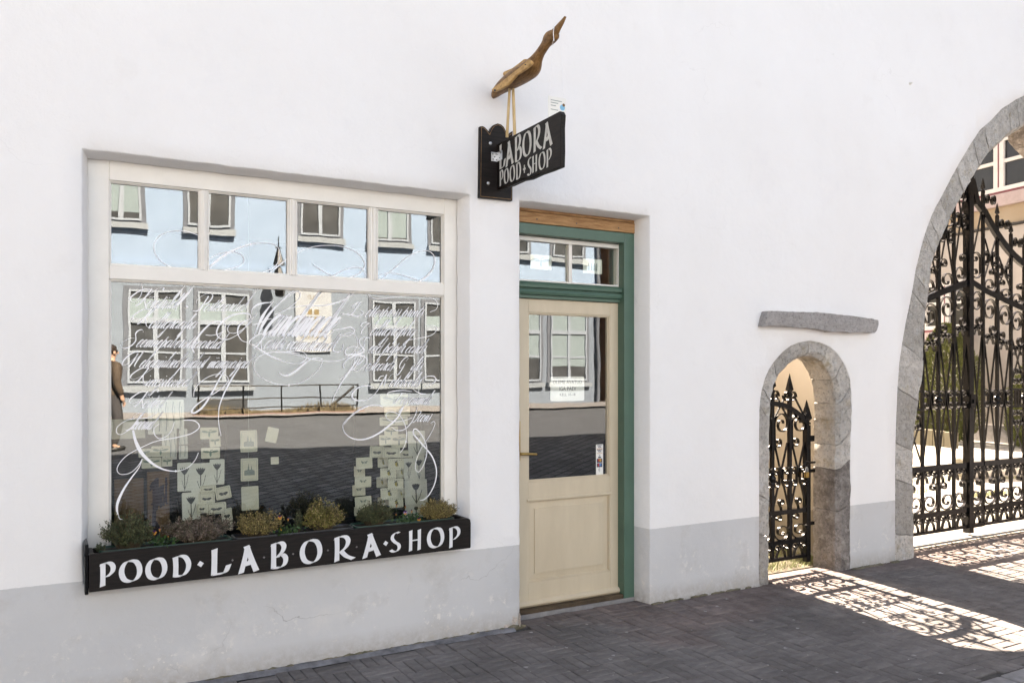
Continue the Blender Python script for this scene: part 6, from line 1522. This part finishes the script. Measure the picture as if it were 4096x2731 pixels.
court_window(min(sA_, sB_)-5.5, min(sA_, sB_)-2.0, zA_, zTop)
# thuja, log and low bed edge in the court
M['thuja'] = mat('thuja_spray', (.085, .092, .016), .7, .35, 20, rnd=.35, col2=(.034, .046, .010)); M['bark'] = mat('brown_bark', (.09, .06, .04), .9, .2, 12)
def thuja(s_, off, h, r, label, seed, n=26000):
    c = hA+hD*s_+hN*off
    rd = random.Random(seed); t = tag(empty('thuja', (c.x, c.y, .05)), label, 'tree', 'thujas along the courtyard house')
    mb = MB(); mb.tube([(0, 0, -.1), (0, 0, h*.5), (0, 0, h*.9)], [.07, .05, .01], 8); mb.build('trunk', M['bark'], t, 60)
    mb = MB(); rn = []
    for i in range(n):
        z = h*rd.random()**1.1; a = rd.uniform(0, 6.28); prof = math.sin(math.pi*min(1, .10+.9*z/h))**.6*r*(1-.25*z/h)
        lump = 1+.16*math.sin(a*5+z*3)+.1*math.sin(z*9+a*2)
        q = prof*lump*(1-.5*rd.random()**2.2); p = Vector((q*math.cos(a), q*math.sin(a), z))
        d = Vector((math.cos(a)*.55+rd.gauss(0, .3), math.sin(a)*.55+rd.gauss(0, .3), 1)).normalized(); s2 = d.orthogonal().normalized(); s2 = Matrix.Rotation(rd.uniform(0, 6.3), 3, d) @ s2
        L = rd.uniform(.05, .11); w_ = L*.13
        mb.add([p-s2*w_*.3, p+d*L*.5+s2*w_, p+d*L, p+d*L*.5-s2*w_], [(0, 1, 2, 3)]); rn.append(rd.random())
    o = mb.build('crown', M['thuja'], t, None, False); at_ = o.data.attributes.new('rnd', 'FLOAT', 'FACE'); at_.data.foreach_set('value', rn)
sT, _ = hp(3785, 1700, 1.0); zt3 = hp(3780, 1310, 1.0)[1]
thuja(sT, 1.0, zt3, .82, 'tall yellow-green thuja standing before the courtyard house', 5)
sT2, _ = hp(4088, 1700, 1.0)
thuja(sT2, .8, hp(4085, 1470, .8)[1], .45, 'smaller thuja at the right edge behind the gate', 6, 9000)
M['bed'] = mat('pale_timber_edging', (.15, .13, .085), .9, .2, 5, stretch=(1, 1, .2))
be = tag(empty('bed_edging', hA+hD*sT+hN*2.2), 'pale timber edging below the tall thuja', 'edging'); be.rotation_euler = house.rotation_euler
for k in range(9): 
    mb = MB(); x = -1.35+k*.3; mb.bbox(x, -.05, -.1, x+.285, .05, .36+random.uniform(-.03, .03), .012); mb.build('plank', M['bed'], be)
mb = MB(); 
for k, (o0, zz_) in enumerate(((1.0, .10), (.7, .22))): mb.box(-12, .06, 0, sT-2.5, o0, zz_)
mb.build('step', M['kerb'], house)
gL = P(4010, 1862, 3.2); c = Vector((10.9+.9, 4.3, .18))
d = (4070-CX)/F; t = (1.35)/((1835-HY)/F); lg = Vector((t*(ss+cc*d), -CD+t*(cc-ss*d), .15))
log = tag(empty('log', lg), 'pale weathered log lying on the sunny courtyard paving', 'log'); M['log'] = mat('weathered_log', (.40, .38, .36), .9, .15, 6, .4, 50, stretch=(1, 1, 1))
mb = MB(); mb.tube([(-1.1, .25, .03), (-.4, .08, .02), (.5, -.1, .02), (1.5, -.3, .03)], [.17, .18, .19, .18], 14); mb.build('trunk', M['log'], log, 50)
mb = MB(); mb.tube([(-1.105, .252, .03), (-1.115, .255, .03)], .14, 14); mb.build('cut_end', M['bed'], log)

# ------------------------------------------------------------------ the other side of the street (seen mirrored in the glass)
OY = -16.7
def V(u, v, y=OY): q = P(u, v, 2*GY-y); return Vector((q.x, y, q.z))
M['blue'] = mat('pale_blue_render', (.235, .325, .445), .9, .05, 1.2, .1, 40, col2=(.21, .295, .41)); M['greyblue'] = mat('grey_lilac_render', (.165, .205, .252), .9, .07, .9, .1, 40, col2=(.138, .172, .215))
M['trimgrey'] = mat('grey_window_surround', (.105, .122, .15), .8, .1, 5); M['sillw'] = mat('pale_sill_metal', (.21, .245, .28), .5, .06, 6)
M['tw_frame'] = mat('grey_white_window_paint', (.235, .28, .335), .6, .05, 6)
M['blind'] = mat('pale_green_blind', (.19, .25, .27), .8, .06, 6); M['dark_room'] = mat('dark_window_glass_opposite', (.06, .066, .072), .14, .2, 2, spec=.6)
tw = tag(empty('townhouse', (6, OY, .6)), 'pale blue and grey townhouse across the street reflected in the shop window', 'house')
tv = Vector(tw.location)
zc = V(450, 1062).z
XL, XR = -7.0, V(2412, 1500).x
def TW(mb, name, m, parent=None, sm=None):
    o = mb.build(name, m, None, sm); o.parent = parent or tw
    if parent is None: o.location = -tv
    return o
mb = MB(); mb.box(XL, OY-9, .2, XR, OY, zc); TW(mb, 'wall', M['greyblue'])
mb = MB(); mb.box(XL, OY-9, zc, XR, OY+.02, 9.6); TW(mb, 'upper_wall', M['blue'])
mb = MB()
for z0, z1, e in ((zc-.06, zc+.02, .10), (zc+.02, zc+.10, .16), (zc+.10, zc+.16, .08)): mb.box(XL, OY, z0, XR, OY+e, z1)
TW(mb, 'cornice', M['blue'])
mb = MB(); mb.box(XL-.2, OY-9.2, 9.6, XR+.2, OY+.4, 9.9); TW(mb, 'roof', M['kerb'])
def tw_window(x0, x1, z0, z1, zt_=None, y=OY, blind=(0, 0), vb=True, bar_=None, dark=1.):
    w_ = empty('window', -tv, tw); rc = .03
    mb = MB(); f_ = .05; y0, y1 = y+.004, y+.07
    mb.box(x0, y0, z0, x0+f_, y1, z1); mb.box(x1-f_, y0, z0, x1, y1, z1); mb.box(x0+f_, y0, z1-f_, x1-f_, y1, z1); mb.box(x0+f_, y0, z0, x1-f_, y1, z0+f_)
    xm = (x0+x1)/2
    if vb: mb.box(xm-.05, y0, z0+f_, xm+.05, y1-.003, z1-f_)
    if zt_: mb.box(x0+f_, y0, zt_-.06, x1-f_, y1+.01, zt_+.06)
    if bar_: mb.box(x0+f_, y0, bar_-.025, x1-f_, y1-.02, bar_+.025)
    mb.build('frame', M['tw_frame'], w_)
    mb = MB(); mb.box(x0+f_*.5, y0, z0+f_*.5, x1-f_*.5, y+.02, z1-f_*.5); mb.build('pane', M['dark_room'], w_)
    if blind[1]:
        mb = MB(); zz0 = z1-(z1-z0)*blind[1]; zz1 = z1-(z1-z0)*blind[0]; mb.box(x0+f_, y+.022, zz0, x1-f_, y+.026, zz1); mb.build('blind', M['blind'], w_)
    mb = MB(); mb.box(x0-.12, y0, z0-.20, x1+.12, y+.16, z0-.06); mb.build('sill', M['sillw'], w_)
    mb = MB(); g_w = .10; mb.box(x0-g_w, y0, z0-.06, x0, y+.03, z1+g_w); mb.box(x1, y0, z0-.06, x1+g_w, y+.03, z1+g_w); mb.box(x0, y0, z1, x1, y+.03, z1+g_w); mb.box(x0, y0, z0-.06, x1, y+.03, z0)
    mb.build('surround', M['trimgrey'], w_)
    return w_
zg0 = V(620, 1530).z; zgt = V(620, 1282).z; zg1 = V(620, 1160).z; zgb = V(620, 1410).z
for u0, u1, bl in ((512, 727, (.10, .33)), (793, 992, (.12, .32)), (1488, 1660, (.17, .30)), (1697, 1880, (.17, .30)), (1995, 2172, (.0, .7)), (2212, 2355, (.0, .8))):
    tw_window(V(u0, 1400).x, V(u1, 1400).x, zg0, zg1, zgt, OY, bl, True, zgb)
zu0 = V(560, 886).z; zu1 = zu0+1.9
for u0, u1, bl in ((400, 562, (.3, .9)), (748, 917, None), (1203, 1354, None), (1480, 1628, (0, .95)), (1720, 1850, None), (1975, 2115, None), (2222, 2345, None)):
    tw_window(V(u0, 880).x, V(u1, 880).x, zu0, zu1, None, OY+.02, bl or (0, 0), True, zu0+.95)
mb = MB(); x0 = V(2130, 1660).x; x1 = V(2190, 1660).x; mb.box(x0, OY+.004, .64, x1, OY+.02, V(2150, 1625).z); TW(mb, 'cellar_window', M['dark_room'])
mb = MB(); x0 = V(800, 1640).x; x1 = V(985, 1640).x; zz_ = V(900, 1625).z; mb.box(x0, OY+.004, zz_-.18, x1, OY+.02, zz_+.22); TW(mb, 'cellar_window', M['dark_room'])
mb = MB(); xd = V(2410, 1500).x-.15; mb.tube([(xd, OY+.12, .7), (xd, OY+.12, 9.4)], .06, 10); TW(mb, 'drainpipe', M['trimgrey'], None, 50)
# banner with a shield, street lantern, railing with planted kerb
b0, b1 = V(1178, 1160), V(1322, 1410)
M['banner'] = mat('white_banner_cloth', (.30, .33, .36), .8, .04, 3)
bn = tag(empty('banner', ((b0.x+b1.x)/2, OY+.06, b1.z)), 'white wall banner with a quartered shield on the blue townhouse', 'banner'); xm = (b0.x+b1.x)/2; bh = 2.0; bw_ = b1.x-b0.x
mb = MB(); mb.bbox(-bw_/2, -.03, 0, bw_/2, .02, bh, .008); mb.build('cloth', M['white_paint'] if False else M['banner'], bn)
M['gold'] = mat('ochre_banner_print', (.20, .15, .07), .8, .15, 12); M['rust'] = mat('rust_banner_print', (.19, .10, .05), .8, .15, 12)
shp = [(-.16, .2), (.16, .2), (.16, .0), (.10, -.16), (0, -.28), (-.10, -.16), (-.16, .0)]
mb = MB(); mb.add([(x*.95, .0225, .96+z*.95) for x, z in shp], [tuple(range(7))]); mb.build('shield', M['gold'], bn)
mb = MB(); mb.box(-.155, .0226, .955, .155, .0240, 1.01); mb.box(-.027, .0226, .72, .027, .0242, 1.15); mb.build('shield_cross', M['banner'], bn)
for s_, z, sz, w_, m_ in (('LINNA', 1.72, .17, .62, 'rust'), ('GILD', 1.45, .13, .42, 'gold'), ('AVATUD', .52, .12, .66, 'rust'), ('KOLLEKTSIOON', .36, .09, .78, 'gold')):
    text_mesh('print', s_, 0, z, sz, 0, M[m_], bn, w_*bw_, rot=Matrix.Translation((0, .0226, z)) @ Matrix.Rotation(math.pi, 4, 'Z') @ Matrix.Rotation(R(90), 4, 'X'))
lp = V(1082, 1130); lamp = tag(empty('wall_lantern', (lp.x, OY, lp.z)), 'dark iron wall lantern on the blue townhouse left of the banner', 'lantern')
mb = MB(); mb.tube([(0, 0, .0), (0, .5, .25), (0, .9, .3)], .025, 8); mb.build('bracket', M['iron'], lamp, 40)
mb = MB(); mb.lathe([(.02, .32), (.05, .30), (.16, .02), (.17, .0), (.11, -.42), (.05, -.44)], (0, .9, 0), 6); mb.build('lamp_head', M['iron'], lamp)
mb = MB(); mb.lathe([(.10, .78), (.02, .82), (.16, .34), (.02, .33)], (0, .9, 0), 6); mb.tube([(0, .9, .3), (0, .9, 1.05)], .015, 6); mb.build('finial', M['iron'], lamp)
RY = -15.6
r0, r1 = V(790, 1600, RY), V(1432, 1600, RY)
rg = tag(empty('metal_railing', (r0.x, RY, r0.z-.4)), 'thin black pipe railing with three rails across the street', 'railing'); rv = Vector(rg.location)
zr = [V(1130, v, RY).z for v in (1541, 1590, 1626)]
for z in zr: mb = MB(); mb.tube([(r0.x, RY, z), (r1.x, RY, z)], .016, 6); o = mb.build('rail', M['iron'], rg, 40); o.location = -rv
for u in (797, 970, 1130, 1282, 1430): x = V(u, 1600, RY).x; mb = MB(); mb.tube([(x, RY, zr[2]-.35), (x, RY, zr[0]+.01)], .022, 6); o = mb.build('post', M['iron'], rg, 40); o.location = -rv
mb = MB(); mb.tube([(V(1285, 1600, RY).x, RY-.3, zr[2]-.3), (V(1430, 1600, RY).x, RY-.3, zr[0]-.05)], .03, 6); o = mb.build('handrail', M['iron'], rg, 40); o.location = -rv
M['redbrick'] = mat('pinkish_brick_bed', (.20, .13, .12), .9, .2, 8, .3, 40, col2=(.16, .10, .085))
pb = tag(empty('raised_bed', ((r0.x+r1.x)/2, RY, .55)), 'low pinkish brick bed with dry plants under the railing', 'planting bed'); pv = Vector(pb.location)
z1 = V(1130, 1650, RY+.15).z; z0 = V(1130, 1680, RY+.15).z
mb = MB(); mb.bbox(r0.x-.1, RY-.9, z0-.25, r1.x+.15, RY+.12, z1, .02); o = mb.build('brick_edge', M['redbrick'], pb); o.location = -pv
mb = MB(); mb.bbox(r0.x-.1, RY+.125, z0-.3, r1.x+.15, RY+.40, z0+.01, .02); o = mb.build('kerb_edge', M['white_paint'], pb); o.location = -pv
rd = random.Random(9); mb = MB()
for i in range(900):
    x = rd.uniform(r0.x, r1.x); y = rd.uniform(RY-.6, RY+.05); h_ = rd.uniform(.03, .16)*(1+.8*math.sin(x*2.2)); mb.add([(x-.02, y, z1), (x+.02, y, z1), (x+rd.uniform(-.06, .06), y, z1+abs(h_)+.02)], [(0, 1, 2)])
o = mb.build('dry_plants', mat('dry_bed_plants', (.14, .11, .06), .9, .3, 9), pb, None, False); o.location = -pv; tag(o, kind='stuff')
pv2 = tag(quadmesh('far_pavement', [(-14, OY, .70), (34, OY, .70), (34, OY+1.6, .625), (-14, OY+1.6, .625)], M['kerb']), kind='structure')
# neighbouring houses on that side
M['orange'] = mat('orange_render', (.40, .19, .085), .9, .08, 1, .1, 40); M['sand'] = mat('sand_render', (.36, .325, .26), .9, .08, 1, .1, 40)
def neighbour(x0, x1, h, m, label, wx):
    n_ = tag(empty('townhouse', ((x0+x1)/2, OY, .6)), label, 'house'); nv = Vector(n_.location)
    mb = MB(); mb.box(x0, OY-9, .2, x1, OY-.05, h); o = mb.build('wall', m, n_); o.location = -nv
    mb = MB(); mb.box(x0-.1, OY-9.2, h, x1+.1, OY+.3, h+.3); o = mb.build('roof', M['kerb'], n_); o.location = -nv
    mb = MB(); mb.box(x0, OY-.05, .2, x1, OY-.0, 1.2); o = mb.build('plinth', M['trimgrey'], n_); o.location = -nv
    for x in wx:
        for z in (1.8, 5.2):
            w_ = empty('window', -nv, n_); mb = MB()
            mb.box(x-.7, OY-.05, z, x-.6, OY+.02, z+2); mb.box(x+.6, OY-.05, z, x+.7, OY+.02, z+2); mb.box(x-.6, OY-.05, z, x+.6, OY+.02, z+.1); mb.box(x-.6, OY-.05, z+1.9, x+.6, OY+.02, z+2); mb.box(x-.05, OY-.05, z+.1, x+.05, OY+.018, z+1.9); mb.build('frame', M['white_paint'], w_)
            mb = MB(); mb.box(x-.6, OY-.05, z+.1, x+.6, OY-.03, z+1.9); mb.build('pane', M['dark_room'], w_)
            mb = MB(); mb.box(x-.8, OY-.05, z-.12, x+.8, OY+.1, z); mb.build('sill', M['sillw'], w_)
neighbour(XR+.35, XR+11, 10.5, M['orange'], 'orange townhouse beyond the drainpipe across the street', (XR+3, XR+6, XR+9))
neighbour(XL-12, XL-.1, 8.8, M['sand'], 'sand coloured townhouse at the far left across the street', (XL-9, XL-6, XL-3))
# passer-by across the street, seen mirrored at the left edge of the big pane
pc = V(452, 1600, -10.4); gz = road_z(-10.4)
person = tag(empty('person', (pc.x-.02, -10.4, gz)), 'person in a brown jacket and dark trousers walking on the far side of the street', 'person')
person.rotation_euler = (0, 0, R(70))
def skinned(name, verts, edges, rad, m, root=0, sub_=2):
    me = bpy.data.meshes.new(name); me.from_pydata(verts, edges, []); o = bpy.data.objects.new(name, me); COL.objects.link(o)
    sk = o.modifiers.new('skin', 'SKIN'); sk.use_smooth_shade = True
    for v, r in zip(me.skin_vertices[0].data, rad): v.radius = (r, r) if not isinstance(r, tuple) else r
    me.skin_vertices[0].data[root].use_root = True
    ss_ = o.modifiers.new('sub', 'SUBSURF'); ss_.levels = ss_.render_levels = sub_
    dg = bpy.context.evaluated_depsgraph_get(); nm = bpy.data.meshes.new_from_object(o.evaluated_get(dg)); bpy.data.objects.remove(o)
    nm.materials.clear(); nm.materials.append(m); nm.polygons.foreach_set('use_smooth', [True]*len(nm.polygons))
    o = bpy.data.objects.new(name, nm); COL.objects.link(o); return o
M['skin'] = mat('skin', (.48, .30, .22), .6, .05, 10); M['jacket'] = mat('brown_jacket', (.075, .052, .036), .85, .2, 8, .2, 60); M['trousers'] = mat('dark_trousers', (.05, .047, .05), .85, .2, 8); M['hair'] = mat('dark_hair', (.03, .02, .015), .6, .2, 20); M['shoe'] = mat('black_shoe', (.02, .02, .02), .5, .1, 10)
bvs = [(0, 0, .95), (0, 0, 1.15), (0, .01, 1.38), (0, .0, 1.50), (0, -.01, 1.57), (0, -.015, 1.64), (0, -.01, 1.72), (.19, 0, 1.42), (.25, .03, 1.16), (.24, -.06, .93), (.24, -.08, .84), (-.19, 0, 1.42), (-.25, -.02, 1.16), (-.25, -.12, .94), (-.25, -.15, .85), (.10, 0, .88), (.11, -.06, .50), (.11, .02, .08), (.11, -.12, .03), (-.10, 0, .88), (-.11, .10, .50), (-.11, .26, .10), (-.11, .16, .04)]
beg = [(0, 1), (1, 2), (2, 3), (3, 4), (4, 5), (5, 6), (2, 7), (7, 8), (8, 9), (9, 10), (2, 11), (11, 12), (12, 13), (13, 14), (0, 15), (15, 16), (16, 17), (17, 18), (0, 19), (19, 20), (20, 21), (21, 22)]
brd = [(.16, .11), (.15, .11), (.17, .11), .06, .06, .095, .075, .07, .052, .04, .035, .07, .052, .04, .035, .09, .062, .04, .035, .09, .062, .04, .035]
o = skinned('body', bvs, beg, brd, M['skin']); o.parent = person
o = skinned('jacket', [(0, 0, .80), (0, 0, 1.0), (0, 0, 1.2), (0, .01, 1.40), (0, 0, 1.49), (.20, 0, 1.42), (.26, .03, 1.16), (.25, -.06, .94), (-.20, 0, 1.42), (-.26, -.02, 1.16), (-.26, -.12, .95)], [(0, 1), (1, 2), (2, 3), (3, 4), (3, 5), (5, 6), (6, 7), (3, 8), (8, 9), (9, 10)], [(.20, .15), (.19, .14), (.18, .14), (.19, .135), .085, .095, .075, .06, .095, .075, .06], M['jacket'], 2); o.parent = person
o = skinned('trousers', [(0, 0, .98), (.10, 0, .86), (.11, -.06, .50), (.11, .02, .10), (-.10, 0, .86), (-.11, .10, .50), (-.11, .26, .12)], [(0, 1), (1, 2), (2, 3), (0, 4), (4, 5), (5, 6)], [(.16, .12), .11, .08, .065, .11, .08, .065], M['trousers']); o.parent = person
mb = MB(); mb.bm(lump(0, .018, 1.69, .098, .108, .105, 4, 3)); o = mb.build('hair', M['hair'], person, 60)
mb = MB(); mb.bm(lump(0, -.115, 1.635, .014, .02, .02, 4, 2)); mb.bm(lump(.092, -.01, 1.64, .012, .022, .032, 6, 2)); mb.bm(lump(-.092, -.01, 1.64, .012, .022, .032, 7, 2)); mb.build('face_relief', M['skin'], person, 60)
mb = MB()
for q in (-1, 1): mb.bm(lump(q*.034, -.096, 1.66, .012, .006, .007, 5, 2))
mb.build('eye', M['hair'], person, 60)
for x, y, z in ((.11, -.05, .035), (-.11, .21, .05)): mb = MB(); mb.bm(lump(x, y, z, .05, .14, .045, 3, 3)); mb.build('shoe', M['shoe'], person, 60)
for sx_, hx_, hy_ in ((1, .24, -.08), (-1, -.25, -.15)):
    mb = MB()
    for k in range(4): mb.tube([(hx_-.026+.017*k, hy_-.005, .83), (hx_-.028+.018*k, hy_-.012, .785), (hx_-.024+.016*k, hy_-.002, .755-.008*(k in (1, 2)))], [.0095, .009, .006], 6)
    mb.tube([(hx_-.02, hy_-.02, .845), (hx_-.03, hy_-.045, .815), (hx_-.026, hy_-.05, .79)], [.012, .010, .007], 6); mb.build('fingers', M['skin'], person, 40)
